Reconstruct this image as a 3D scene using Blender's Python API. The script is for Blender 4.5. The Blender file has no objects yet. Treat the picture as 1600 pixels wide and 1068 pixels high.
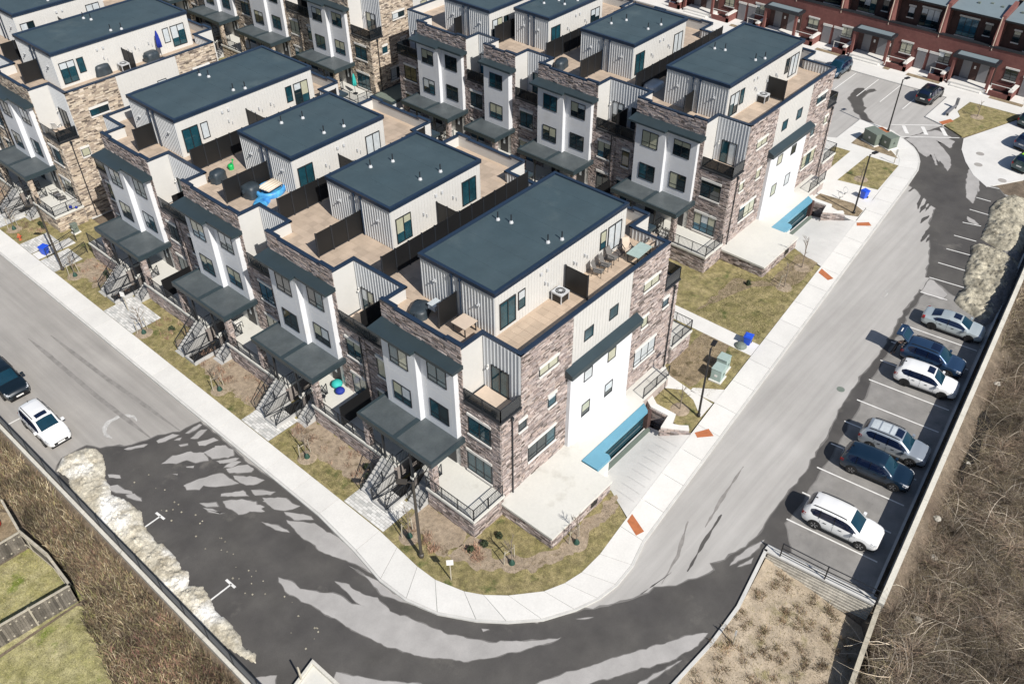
import bpy, math, random
import numpy as np
from mathutils import Vector, Matrix, noise
RN = random.Random(11)
SC = bpy.context.scene
COL = SC.collection
PI = math.pi

# ------------------------------------------------------------------ camera
cam_d = bpy.data.cameras.new('camera'); cam = bpy.data.objects.new('camera', cam_d); COL.objects.link(cam)
SC.camera = cam
_p, _y, _r = math.radians(40.32), math.radians(41.715), math.radians(-0.441)
_F = Vector((math.cos(_p)*math.cos(_y), math.cos(_p)*math.sin(_y), -math.sin(_p)))
_R = _F.cross(Vector((0, 0, 1))).normalized(); _U = _R.cross(_F)
_R2 = math.cos(_r)*_R + math.sin(_r)*_U; _U2 = -math.sin(_r)*_R + math.cos(_r)*_U
M = Matrix((( _R2.x, _U2.x, -_F.x, 0), (_R2.y, _U2.y, -_F.y, 0), (_R2.z, _U2.z, -_F.z, 46.0), (0, 0, 0, 1)))
cam.matrix_world = M
cam_d.sensor_fit = 'HORIZONTAL'; cam_d.sensor_width = 36.0; cam_d.lens = 36.0*1381.1/1600.0
cam_d.clip_start = 0.5; cam_d.clip_end = 3000

# ------------------------------------------------------------------ light
SUN_AZ = math.atan2(0.97, 0.235)          # direction in which the light travels over the ground
SUN_EL = math.radians(43)
w = bpy.data.worlds.new('World'); SC.world = w; w.use_nodes = True
nt = w.node_tree; nt.nodes.clear()
sky = nt.nodes.new('ShaderNodeTexSky'); sky.sky_type = 'NISHITA'; sky.sun_disc = False
sky.sun_elevation = SUN_EL; sky.altitude = 150; sky.air_density = 1.0; sky.dust_density = 0.8
sdir = Vector((-math.cos(SUN_AZ), -math.sin(SUN_AZ), 0))     # towards the sun
sky.sun_rotation = math.atan2(sdir.x, sdir.y)
bg = nt.nodes.new('ShaderNodeBackground'); bg.inputs[1].default_value = 0.08
wo = nt.nodes.new('ShaderNodeOutputWorld')
nt.links.new(sky.outputs[0], bg.inputs[0]); nt.links.new(bg.outputs[0], wo.inputs[0])
sl = bpy.data.lights.new('sun', 'SUN'); sl.energy = 4.9; sl.angle = math.radians(0.5); sl.color = (1.0, 0.955, 0.89)
so = bpy.data.objects.new('sun', sl); COL.objects.link(so)
ld = Vector((math.cos(SUN_AZ)*math.cos(SUN_EL), math.sin(SUN_AZ)*math.cos(SUN_EL), -math.sin(SUN_EL)))
so.rotation_euler = ld.to_track_quat('-Z', 'Y').to_euler(); so.location = (0, -50, 80)
SC.view_settings.view_transform = 'Standard'; SC.view_settings.look = 'None'
SC.view_settings.exposure = 0.17; SC.view_settings.gamma = 1.0; SC.view_settings.use_curve_mapping = False

# ------------------------------------------------------------------ materials
def mat(name, col, rough=0.8, var=0.12, scale=3.0, col2=None, scale2=0.35, var2=0.0, bump=0.0, bscale=40.0,
        metal=0.0, attr=False, spec=0.5, stretch=None, rnd=0.0, coat=0.0, fine=0.0, fscale=25.0, alpha=1.0, col3=None, scale3=0.5, cut3=0.58, soft3=0.1):
    m = bpy.data.materials.new(name); m.use_nodes = True
    n = m.node_tree.nodes; L = m.node_tree.links; b = n['Principled BSDF']
    b.inputs['Roughness'].default_value = rough; b.inputs['Metallic'].default_value = metal
    b.inputs['Specular IOR Level'].default_value = spec; b.inputs['Coat Weight'].default_value = coat
    b.inputs['Alpha'].default_value = alpha
    g = n.new('ShaderNodeNewGeometry')
    pos = g.outputs['Position']
    if stretch:
        mp = n.new('ShaderNodeMapping'); mp.inputs['Scale'].default_value = stretch[:3]
        if len(stretch) > 3: mp.inputs['Rotation'].default_value = (0, 0, stretch[3])
        L.new(pos, mp.inputs['Vector']); pos2 = mp.outputs[0]
    else: pos2 = pos
    def nz(sc, v, det=4, rg=0.6):
        t = n.new('ShaderNodeTexNoise'); t.inputs['Scale'].default_value = sc; t.inputs['Detail'].default_value = det
        t.inputs['Roughness'].default_value = rg
        L.new(v, t.inputs['Vector']); return t.outputs['Fac']
    def rmp(f, a, b_):
        r = n.new('ShaderNodeMapRange'); r.inputs['From Min'].default_value = 0.3; r.inputs['From Max'].default_value = 0.7
        r.inputs['To Min'].default_value = a; r.inputs['To Max'].default_value = b_; L.new(f, r.inputs['Value']); return r.outputs[0]
    cur = None
    base = n.new('ShaderNodeRGB'); base.outputs[0].default_value = (*col, 1); cur = base.outputs[0]
    if col2 is not None:
        mx = n.new('ShaderNodeMix'); mx.data_type = 'RGBA'; L.new(rmp(nz(scale2, pos, 6, 0.65), 0, 1), mx.inputs[0])
        L.new(cur, mx.inputs[6]); mx.inputs[7].default_value = (*col2, 1); cur = mx.outputs[2]
    if col3 is not None:
        mx = n.new('ShaderNodeMix'); mx.data_type = 'RGBA'; r = n.new('ShaderNodeMapRange'); r.inputs['From Min'].default_value = cut3; r.inputs['From Max'].default_value = cut3+soft3
        L.new(nz(scale3, pos, 7, 0.62), r.inputs['Value']); L.new(r.outputs[0], mx.inputs[0]); L.new(cur, mx.inputs[6]); mx.inputs[7].default_value = (*col3, 1); cur = mx.outputs[2]
    def mul(c, f):
        mx = n.new('ShaderNodeVectorMath'); mx.operation = 'SCALE'; L.new(c, mx.inputs[0]); L.new(f, mx.inputs[3]); return mx.outputs[0]
    if attr:
        a = n.new('ShaderNodeVertexColor'); a.layer_name = 'Col'
        mx = n.new('ShaderNodeVectorMath'); mx.operation = 'MULTIPLY'; L.new(cur, mx.inputs[0]); L.new(a.outputs[0], mx.inputs[1]); cur = mx.outputs[0]
    if var: cur = mul(cur, rmp(nz(scale, pos2), 1-var, 1+var))
    if fine: cur = mul(cur, rmp(nz(fscale, pos, 3, 0.7), 1-fine, 1+fine))
    if rnd:
        oi = n.new('ShaderNodeObjectInfo'); r = n.new('ShaderNodeMapRange'); L.new(oi.outputs['Random'], r.inputs['Value'])
        r.inputs['To Min'].default_value = 1-rnd; r.inputs['To Max'].default_value = 1+rnd; cur = mul(cur, r.outputs[0])
    L.new(cur, b.inputs['Base Color'])
    if bump:
        bp = n.new('ShaderNodeBump'); bp.inputs['Strength'].default_value = bump; bp.inputs['Distance'].default_value = 0.03
        L.new(nz(bscale, pos, 5, 0.7), bp.inputs['Height']); L.new(bp.outputs[0], b.inputs['Normal'])
    return m
MT = {}
def defm(k, *a, **kw): MT[k] = mat(k, *a, **kw)
defm('asphalt', (0.29, 0.275, 0.255), 0.92, 0.13, 0.9, col2=(0.36, 0.34, 0.315), scale2=0.16, stretch=(1.6, 0.09, 1), fine=0.10, fscale=22, bump=0.25, bscale=55)
defm('asphalt_b', (0.36, 0.345, 0.325), 0.92, 0.11, 0.9, col2=(0.43, 0.415, 0.395), scale2=0.16, stretch=(0.09, 1.6, 1, -0.108), fine=0.09, fscale=22, bump=0.25, bscale=55)
defm('wet', (0.068, 0.064, 0.062), 0.68, 0.16, 0.5, col2=(0.10, 0.094, 0.086), scale2=0.2, col3=(0.15, 0.14, 0.125), scale3=0.33, cut3=0.60, soft3=0.14, fine=0.14, fscale=18, bump=0.15, bscale=50, spec=0.3)
defm('dry', (0.37, 0.355, 0.34), 0.9, 0.12, 0.7, fine=0.08, fscale=20, bump=0.2, bscale=50)
defm('concrete', (0.67, 0.655, 0.62), 0.85, 0.05, 0.6, fine=0.05, fscale=9, rnd=0.035, bump=0.06, bscale=30)
defm('concrete_lot', (0.68, 0.665, 0.635), 0.85, 0.06, 0.5, col2=(0.60, 0.59, 0.565), scale2=0.3, fine=0.04, fscale=9)
defm('concrete_roof', (0.64, 0.63, 0.585), 0.85, 0.06, 0.7, col2=(0.57, 0.56, 0.51), scale2=0.35, col3=(0.49, 0.475, 0.425), scale3=0.55, cut3=0.58, soft3=0.14, fine=0.04, fscale=6)
defm('kerb', (0.55, 0.54, 0.51), 0.85, 0.10, 1.5, fine=0.06)
defm('paver', (1, 1, 1), 0.85, 0.08, 2.0, attr=True, fine=0.08, fscale=14)
defm('tile', (0.46, 0.36, 0.27), 0.8, 0.10, 1.1, rnd=0.10, fine=0.06, fscale=12)
defm('tile_attr', (0.44, 0.355, 0.28), 0.8, 0.10, 1.1, attr=True, fine=0.06, fscale=12)
defm('grass', (0.175, 0.155, 0.058), 0.95, 0.38, 2.6, col2=(0.31, 0.255, 0.13), scale2=0.9, col3=(0.085, 0.10, 0.028), scale3=0.7, cut3=0.57, soft3=0.12, fine=0.42, fscale=17, bump=0.6, bscale=30)
defm('grass_dry', (0.20, 0.155, 0.095), 0.95, 0.34, 3.2, col2=(0.30, 0.235, 0.155), scale2=0.9, col3=(0.13, 0.10, 0.055), scale3=1.1, cut3=0.56, fine=0.4, fscale=16, bump=0.6, bscale=30)
defm('grass_yard', (0.23, 0.215, 0.075), 0.95, 0.34, 2.2, col2=(0.40, 0.36, 0.20), scale2=0.7, col3=(0.15, 0.19, 0.03), scale3=0.6, cut3=0.58, fine=0.4, fscale=14, bump=0.6, bscale=25)
defm('mulch', (0.285, 0.225, 0.16), 0.95, 0.28, 4.0, col2=(0.37, 0.295, 0.215), scale2=0.8, col3=(0.17, 0.13, 0.08), scale3=1.3, cut3=0.58, fine=0.4, fscale=22, bump=0.7, bscale=45)
defm('soil', (0.115, 0.085, 0.06), 0.95, 0.3, 1.2, col2=(0.20, 0.16, 0.115), scale2=0.25, fine=0.4, fscale=9, bump=0.8, bscale=18)
defm('soil_pale', (0.33, 0.265, 0.19), 0.95, 0.22, 1.6, col2=(0.43, 0.36, 0.27), scale2=0.6, col3=(0.22, 0.19, 0.10), scale3=0.7, cut3=0.57, soft3=0.12, fine=0.25, fscale=16, bump=0.7, bscale=25)
defm('stone', (1, 1, 1), 0.9, 0.13, 7.0, attr=True, fine=0.12, fscale=30, bump=0.5, bscale=22)
defm('siding', (0.57, 0.56, 0.535), 0.55, 0.025, 0.8, fine=0.02, fscale=4)
defm('siding_metal', (0.56, 0.575, 0.59), 0.42, 0.03, 0.8)
defm('stucco', (0.65, 0.66, 0.68), 0.7, 0.04, 0.7, col3=(0.58, 0.58, 0.575), scale3=0.5, cut3=0.56, soft3=0.2, fine=0.02, fscale=8)
defm('cap', (0.012, 0.026, 0.052), 0.42, 0.12, 1.0, metal=0.0, spec=0.7)
defm('membrane', (0.044, 0.071, 0.083), 0.6, 0.10, 0.6, col2=(0.056, 0.083, 0.094), scale2=0.2, col3=(0.09, 0.12, 0.125), scale3=0.16, cut3=0.60, soft3=0.16, fine=0.05, fscale=6, spec=0.5)
defm('canopy_top', (0.060, 0.072, 0.078), 0.5, 0.14, 0.9, col2=(0.095, 0.110, 0.113), scale2=0.5, col3=(0.24, 0.25, 0.24), scale3=0.75, cut3=0.66, soft3=0.12, fine=0.10, fscale=7)
defm('track', (0.235, 0.222, 0.207), 0.9, 0.2, 1.5, fine=0.15)
defm('teal_metal', (0.030, 0.046, 0.054), 0.42, 0.08, 1.0, spec=0.5)
defm('dark_metal', (0.018, 0.021, 0.026), 0.45, 0.05, 2.0)
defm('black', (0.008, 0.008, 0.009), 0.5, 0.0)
defm('screen', (0.007, 0.007, 0.0075), 0.55, 0.15, 1.0)
defm('frame', (0.016, 0.018, 0.022), 0.4, 0.0)
defm('trim', (0.68, 0.66, 0.62), 0.75, 0.04, 2.0)
defm('glass_sky', (0.035, 0.13, 0.20), 0.05, 0.35, 1.3, metal=0.25, spec=1.0)
defm('glass_dark', (0.010, 0.022, 0.028), 0.04, 0.3, 1.3, metal=0.0, spec=0.9)
defm('glass_teal', (0.014, 0.065, 0.088), 0.05, 0.4, 1.1, metal=0.2, spec=1.0)
defm('glass_blind', (0.42, 0.42, 0.31), 0.25, 0.06, 3.0, spec=0.8, coat=0.6)
defm('glass_white', (0.52, 0.56, 0.58), 0.25, 0.1, 3.0, spec=0.8, coat=0.6)
defm('smoke', (0.012, 0.016, 0.02), 0.08, 0.0, alpha=0.8, spec=0.6)
defm('door_grey', (0.20, 0.20, 0.21), 0.6, 0.04)
defm('door_dark', (0.02, 0.022, 0.026), 0.5, 0.04)
defm('damp', (0.165, 0.157, 0.148), 0.85, 0.15, 0.8, fine=0.12)
defm('stall_asphalt', (0.205, 0.197, 0.187), 0.92, 0.16, 0.8, col2=(0.27, 0.258, 0.24), scale2=0.3, col3=(0.16, 0.155, 0.148), scale3=0.5, cut3=0.58, fine=0.12, fscale=20, bump=0.2)
defm('stair', (0.43, 0.425, 0.41), 0.85, 0.08, 1.0, fine=0.08)
defm('blue_panel', (0.125, 0.32, 0.43), 0.35, 0.06, 1.0, spec=0.6)
defm('wood_grey', (0.13, 0.115, 0.095), 0.9, 0.28, 2.2, rnd=0.45, fine=0.25, fscale=16)
defm('wood_pale', (0.42, 0.38, 0.30), 0.9, 0.2, 2.2, fine=0.2, fscale=16)
defm('rust', (0.42, 0.14, 0.055), 0.85, 0.15, 3.0, fine=0.1)
defm('white_paint', (0.72, 0.71, 0.68), 0.7, 0.10, 3.0, fine=0.1, fscale=20)
defm('snow', (0.33, 0.29, 0.215), 0.8, 0.25, 2.6, col2=(0.62, 0.585, 0.49), scale2=0.9, col3=(0.83, 0.82, 0.78), scale3=0.28, cut3=0.49, soft3=0.14, fine=0.35, fscale=10, bump=0.8, bscale=7)
defm('snow_dirty', (0.20, 0.18, 0.135), 0.85, 0.35, 2.6, col2=(0.52, 0.48, 0.375), scale2=0.9, col3=(0.13, 0.115, 0.085), scale3=0.5, cut3=0.56, soft3=0.1, fine=0.30, fscale=9, bump=0.9, bscale=7)
defm('snow_grey', (0.16, 0.15, 0.14), 0.9, 0.25, 1.3, col2=(0.22, 0.21, 0.20), scale2=0.35, fine=0.3, fscale=8, bump=0.9, bscale=7)
defm('reed', (1, 1, 1), 0.9, 0.1, 2.0, attr=True)
defm('bark', (0.20, 0.165, 0.13), 0.9, 0.2, 4.0)
defm('twig', (1, 1, 1), 0.9, 0.1, 4.0, attr=True)
defm('green_bag', (0.018, 0.06, 0.042), 0.6, 0.1)
defm('salt', (0.46, 0.45, 0.43), 0.9, 0.3, 2.0, fine=0.2, fscale=14)
defm('ditch', (0.018, 0.015, 0.012), 0.5, 0.2, 1.0)  # mud tone, near-black to stand in for shade down in the ditch
defm('evergreen', (0.035, 0.05, 0.022), 0.9, 0.3, 6.0)
defm('hedge_green', (0.085, 0.105, 0.035), 0.9, 0.3, 5.0)
defm('bin_blue', (0.02, 0.09, 0.62), 0.45, 0.06)
defm('brick', (0.165, 0.060, 0.052), 0.9, 0.12, 2.5, col2=(0.20, 0.083, 0.07), scale2=0.5, fine=0.12, fscale=14)
defm('brick_dark', (0.075, 0.042, 0.036), 0.9, 0.2, 2.5)
defm('roof_grey', (0.17, 0.215, 0.235), 0.7, 0.05, 0.6, fine=0.08, fscale=14)
defm('rock', (0.46, 0.43, 0.37), 0.9, 0.2, 2.0, fine=0.15, fscale=12, rnd=0.12, bump=0.5, bscale=12)
defm('barrier', (0.56, 0.54, 0.48), 0.85, 0.10, 0.8, fine=0.12, fscale=8)
defm('mesh_fence', (0.22, 0.225, 0.23), 0.6, 0.06)
defm('tyre', (0.012, 0.012, 0.012), 0.8, 0.0); defm('rim', (0.42, 0.42, 0.43), 0.3, 0.0, metal=0.8); defm('rim_dark', (0.03, 0.03, 0.03), 0.35, 0.0, metal=0.5)
for k, c, me in (('paint_white', (0.80, 0.80, 0.79), 0), ('paint_pearl', (0.50, 0.56, 0.57), 0.35), ('paint_blue', (0.026, 0.062, 0.13), 0.45), ('paint_silver', (0.42, 0.46, 0.50), 0.5),
                 ('paint_navy', (0.006, 0.022, 0.046), 0.3), ('paint_black', (0.005, 0.012, 0.018), 0.2), ('paint_teal', (0.012, 0.055, 0.10), 0.35), ('paint_green', (0.006, 0.04, 0.045), 0.3)):
    defm(k, c, 0.28, 0.0, metal=me, coat=0.9, spec=0.6)
defm('car_glass', (0.006, 0.036, 0.058), 0.04, 0.15, 2.0, metal=0.2, spec=1.0); defm('car_glass_side', (0.006, 0.012, 0.035), 0.05, 0.1, spec=0.8)
defm('lamp_red', (0.35, 0.01, 0.01), 0.25, 0); defm('lamp_clear', (0.62, 0.64, 0.66), 0.15, 0, metal=0.3)
defm('lime', (0.33, 0.72, 0.03), 0.4, 0.0); defm('red', (0.55, 0.04, 0.02), 0.55, 0.1); defm('green_toy', (0.01, 0.38, 0.09), 0.4, 0.1)
defm('umb_blue', (0.01, 0.03, 0.28), 0.7, 0.1); defm('umb_teal', (0.03, 0.42, 0.38), 0.7, 0.1)
defm('tarp', (0.03, 0.16, 0.52), 0.45, 0.35, 2.0, col2=(0.10, 0.45, 0.70), scale2=1.5); defm('cover', (0.028, 0.040, 0.05), 0.5, 0.25, 3.0, spec=0.6)
defm('linen', (0.55, 0.45, 0.36), 0.8, 0.05); defm('chair', (0.16, 0.15, 0.14), 0.6, 0.0); defm('cream', (0.72, 0.67, 0.55), 0.6, 0.05)
defm('util', (0.33, 0.42, 0.39), 0.6, 0.06); defm('util_dark', (0.16, 0.19, 0.16), 0.6, 0.06); defm('ac_grey', (0.50, 0.51, 0.52), 0.5, 0.04)
defm('pole', (0.014, 0.013, 0.013), 0.5, 0.0); defm('pole_brown', (0.055, 0.048, 0.040), 0.5, 0.05)
defm('skin', (0.45, 0.27, 0.19), 0.6, 0); defm('cloth_dark', (0.012, 0.012, 0.016), 0.9, 0); defm('cloth_red', (0.16, 0.02, 0.02), 0.9, 0); defm('hair', (0.01, 0.008, 0.006), 0.8, 0)
defm('carpet', (0.10, 0.085, 0.08), 0.95, 0.1)

# ------------------------------------------------------------------ mesh building
class MB:
    def __init__(s): s.v = []; s.f = []; s.c = []
    def face(s, pts, c=(1, 1, 1)):
        n = len(s.v); s.v += [tuple(p) for p in pts]; s.f.append(tuple(range(n, n+len(pts)))); s.c.append(c)
    def box(s, x0, x1, y0, y1, z0, z1, c=(1, 1, 1), skip=''):
        if x1 < x0: x0, x1 = x1, x0
        if y1 < y0: y0, y1 = y1, y0
        n = len(s.v)
        s.v += [(x0, y0, z0), (x1, y0, z0), (x1, y1, z0), (x0, y1, z0), (x0, y0, z1), (x1, y0, z1), (x1, y1, z1), (x0, y1, z1)]
        for k, q in (('b', (0, 3, 2, 1)), ('t', (4, 5, 6, 7)), ('s', (0, 1, 5, 4)), ('e', (1, 2, 6, 5)), ('n', (2, 3, 7, 6)), ('w', (3, 0, 4, 7))):
            if k in skip: continue
            s.f.append(tuple(n+i for i in q)); s.c.append(c)
    def prism(s, poly, z0, z1, c=(1, 1, 1), bottom=False):
        a = sum(poly[i][0]*poly[(i+1) % len(poly)][1]-poly[(i+1) % len(poly)][0]*poly[i][1] for i in range(len(poly)))
        if a < 0: poly = poly[::-1]
        n = len(s.v); k = len(poly)
        z0f = z0 if callable(z0) else (lambda x, y: z0); z1f = z1 if callable(z1) else (lambda x, y: z1)
        s.v += [(x, y, z0f(x, y)) for x, y in poly] + [(x, y, z1f(x, y)) for x, y in poly]
        s.f.append(tuple(range(n+k, n+2*k))); s.c.append(c)
        if bottom: s.f.append(tuple(range(n+k-1, n-1, -1))); s.c.append(c)
        for i in range(k):
            j = (i+1) % k; s.f.append((n+i, n+j, n+k+j, n+k+i)); s.c.append(c)
    def tube(s, p0, p1, r0, r1=None, n=6, c=(1, 1, 1), caps=True):
        if r1 is None: r1 = r0
        p0 = Vector(p0); p1 = Vector(p1); d = p1-p0
        if d.length < 1e-6: return
        d.normalize(); a = d.orthogonal().normalized(); b = d.cross(a)
        m = len(s.v)
        for p, r in ((p0, r0), (p1, r1)):
            for i in range(n):
                t = 2*PI*i/n; s.v.append(tuple(p + a*math.cos(t)*r + b*math.sin(t)*r))
        for i in range(n):
            j = (i+1) % n; s.f.append((m+i, m+j, m+n+j, m+n+i)); s.c.append(c)
        if caps:
            s.f.append(tuple(m+n+i for i in range(n))); s.c.append(c)
            s.f.append(tuple(m+n-1-i for i in range(n))); s.c.append(c)
    def bar(s, p0, p1, w, h=None, c=(1, 1, 1)):     # square bar between two points
        h = h or w; p0 = Vector(p0); p1 = Vector(p1); d = (p1-p0)
        if d.length < 1e-6: return
        d.normalize(); up = Vector((0, 0, 1)) if abs(d.z) < 0.95 else Vector((1, 0, 0))
        a = d.cross(up).normalized()*w/2; b = a.cross(d).normalized()*h/2
        m = len(s.v)
        for p in (p0, p1):
            for q in (-a-b, a-b, a+b, -a+b): s.v.append(tuple(p+q))
        for q in ((0, 1, 5, 4), (1, 2, 6, 5), (2, 3, 7, 6), (3, 0, 4, 7), (3, 2, 1, 0), (4, 5, 6, 7)):
            s.f.append(tuple(m+i for i in q)); s.c.append(c)
    def lathe(s, prof, n=12, cx=0, cy=0, c=(1, 1, 1)):
        m = len(s.v)
        for r, z in prof:
            for i in range(n):
                t = 2*PI*i/n; s.v.append((cx+r*math.cos(t), cy+r*math.sin(t), z))
        for k in range(len(prof)-1):
            for i in range(n):
                j = (i+1) % n; s.f.append((m+k*n+i, m+k*n+j, m+(k+1)*n+j, m+(k+1)*n+i)); s.c.append(c)
        s.f.append(tuple(m+(len(prof)-1)*n+i for i in range(n))); s.c.append(c)
    def grid(s, P, c=(1, 1, 1), closed=False):     # P[i][j] points
        m = len(s.v); a = len(P); b = len(P[0])
        for r in P: s.v += [tuple(p) for p in r]
        for i in range(a-1):
            for j in range(b-1 if not closed else b):
                k = (j+1) % b; s.f.append((m+i*b+j, m+i*b+k, m+(i+1)*b+k, m+(i+1)*b+j)); s.c.append(c)
    def mesh(s, name, m, smooth=False):
        me = bpy.data.meshes.new(name); me.from_pydata(s.v, [], s.f)
        if m: me.materials.append(MT[m] if isinstance(m, str) else m)
        if any(c != (1, 1, 1) for c in s.c):
            ca = me.color_attributes.new('Col', 'FLOAT_COLOR', 'CORNER')
            arr = np.ones((len(me.loops), 4), dtype=np.float32)
            lt = np.array([p.loop_total for p in me.polygons]); cc = np.array(s.c, dtype=np.float32)
            arr[:, :3] = np.repeat(cc, lt, axis=0); ca.data.foreach_set('color', arr.ravel())
        if smooth: me.polygons.foreach_set('use_smooth', [True]*len(me.polygons))
        me.update(); return me
    def build(s, name, m, parent=None, smooth=False, loc=None, rz=0, **tags):
        return link(name, s.mesh(name, m, smooth), parent, loc, rz, **tags)
def link(name, me, parent=None, loc=None, rz=0, **tags):
    o = bpy.data.objects.new(name, me); COL.objects.link(o); o.parent = parent
    if loc: o.location = loc
    if rz: o.rotation_euler = (0, 0, rz)
    for k, v in tags.items(): o[{'cat': 'category'}.get(k, k)] = v
    return o
def empty(name, loc=(0, 0, 0), rz=0, **tags):
    o = bpy.data.objects.new(name, None); COL.objects.link(o); o.location = loc; o.rotation_euler = (0, 0, rz); o.empty_display_size = 0.3
    for k, v in tags.items(): o[{'cat': 'category'}.get(k, k)] = v
    return o
def children(o): return [c for c in list(COL.objects) if c.parent == o]
def copy_tree(o, parent=None, kids=None):
    c = o.copy(); COL.objects.link(c); c.parent = parent
    for ch in (kids[o] if kids else o.children): copy_tree(ch, c)
    return c
def np_mesh(name, V, Fc, m, cols=None, quads=True):
    k = Fc.shape[1]
    me = bpy.data.meshes.new(name); me.vertices.add(len(V)); me.vertices.foreach_set('co', V.astype(np.float32).ravel())
    me.loops.add(Fc.size); me.loops.foreach_set('vertex_index', Fc.astype(np.int32).ravel())
    me.polygons.add(len(Fc)); me.polygons.foreach_set('loop_start', np.arange(0, Fc.size, k, dtype=np.int32))
    me.polygons.foreach_set('loop_total', np.full(len(Fc), k, dtype=np.int32))
    me.materials.append(MT[m]); me.update(calc_edges=True)
    if cols is not None:
        ca = me.color_attributes.new('Col', 'FLOAT_COLOR', 'CORNER'); arr = np.ones((Fc.size, 4), dtype=np.float32)
        arr[:, :3] = np.repeat(cols, k, axis=0); ca.data.foreach_set('color', arr.ravel())
    me.validate(); return me
def inpoly(x, y, P):
    r = False; j = len(P)-1
    for i in range(len(P)):
        xi, yi = P[i]; xj, yj = P[j]
        if (yi > y) != (yj > y) and x < (xj-xi)*(y-yi)/(yj-yi)+xi: r = not r
        j = i
    return r
def npin(X, Y, P):
    r = np.zeros(X.shape, bool); j = len(P)-1
    for i in range(len(P)):
        xi, yi = P[i]; xj, yj = P[j]
        with np.errstate(divide='ignore', invalid='ignore'):
            t = ((yi > Y) != (yj > Y)) & (X < (xj-xi)*(Y-yi)/((yj-yi) if yj != yi else 1e-9)+xi)
        r ^= t; j = i
    return r
def rough_poly(P, amp=0.12, step=0.35, seed=0):   # breaks straight edges into ragged ones
    out = []
    for i in range(len(P)):
        a = Vector((*P[i], 0)); b = Vector((*P[(i+1) % len(P)], 0)); L = (b-a).length
        n = max(1, int(L/step)); d = (b-a)/n; nn = Vector((-d.y, d.x, 0)).normalized() if L > 1e-6 else Vector((0, 0, 0))
        for k in range(n):
            p = a+d*k
            q = p + nn*(noise.noise(Vector((p.x*1.3, p.y*1.3, seed)))*amp + noise.noise(Vector((p.x*4.1, p.y*4.1, seed+7)))*amp*0.5)*(min(1, L/0.6))
            out.append((q.x, q.y))
    return out

# traced outlines, metres on the ground
WET = [[(18.83,47.30),(17.28,47.54),(16.00,48.33),(15.25,48.53),(13.84,49.21),(12.68,50.39),(12.12,51.32),(11.09,51.47),(10.34,51.52),(9.58,50.68),(9.08,47.81),(9.07,36.85),(9.12,27.66),(8.15,26.32),(15.15,18.33),(22.20,10.29),(24.89,10.02),(27.98,9.88),(30.97,9.96),(35.93,10.73),(36.05,10.44),(36.31,9.56),(36.75,9.35),(37.32,9.96),(38.46,10.80),(39.65,10.79),(40.91,10.76),(42.24,10.95),(44.12,11.13),(45.89,11.24),(48.41,11.49),(51.05,11.77),(54.03,12.17),(55.08,12.49),(57.06,12.66),(60.23,12.99),(62.44,13.19),(64.30,13.54),(68.67,13.79),(68.70,14.14),(64.92,13.94),(60.97,13.47),(57.53,13.15),(55.27,13.15),(53.05,12.99),(50.44,12.76),(47.33,12.20),(44.60,11.94),(42.55,11.81),(41.19,11.86),(39.79,11.76),(37.99,11.74),(36.40,11.54),(34.43,12.00),(33.02,12.44),(32.63,12.75),(32.43,12.26),(31.60,12.57),(30.27,13.32),(28.87,14.24),(27.44,14.86),(26.06,15.74),(24.13,17.12),(22.90,18.07),(22.43,18.16),(20.12,20.86),(18.58,23.85),(18.08,26.09),(18.24,28.19),(18.96,33.82),(19.10,37.01),(18.71,40.40)],
 [(70.83,14.47),(73.43,15.21),(75.82,16.11),(79.55,17.64),(82.61,18.22),(83.11,19.16),(84.76,21.02),(85.09,21.93),(88.01,22.63),(89.96,22.95),(90.45,22.98),(91.99,23.87),(93.43,24.96),(94.50,26.40),(95.92,25.88),(98.98,24.79),(99.98,24.47),(99.68,23.15),(98.76,21.62),(97.47,20.28),(96.29,19.19),(93.66,17.51),(90.11,16.05),(90.50,15.20),(89.00,13.50),(86.00,9.30),(69.00,7.60),(69.88,11.75),(71.07,14.18)],
 [(103.44,35.88),(103.86,35.39),(103.28,34.90),(104.46,34.30),(104.13,33.92),(103.09,34.36),(100.97,34.18),(99.23,33.27),(98.98,32.83),(97.90,32.66),(96.57,31.41),(95.41,30.04),(95.30,29.15),(95.20,29.94),(95.82,31.93),(96.76,32.58),(97.01,33.34),(98.41,34.22),(99.87,35.47),(101.23,35.77)]]
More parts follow.
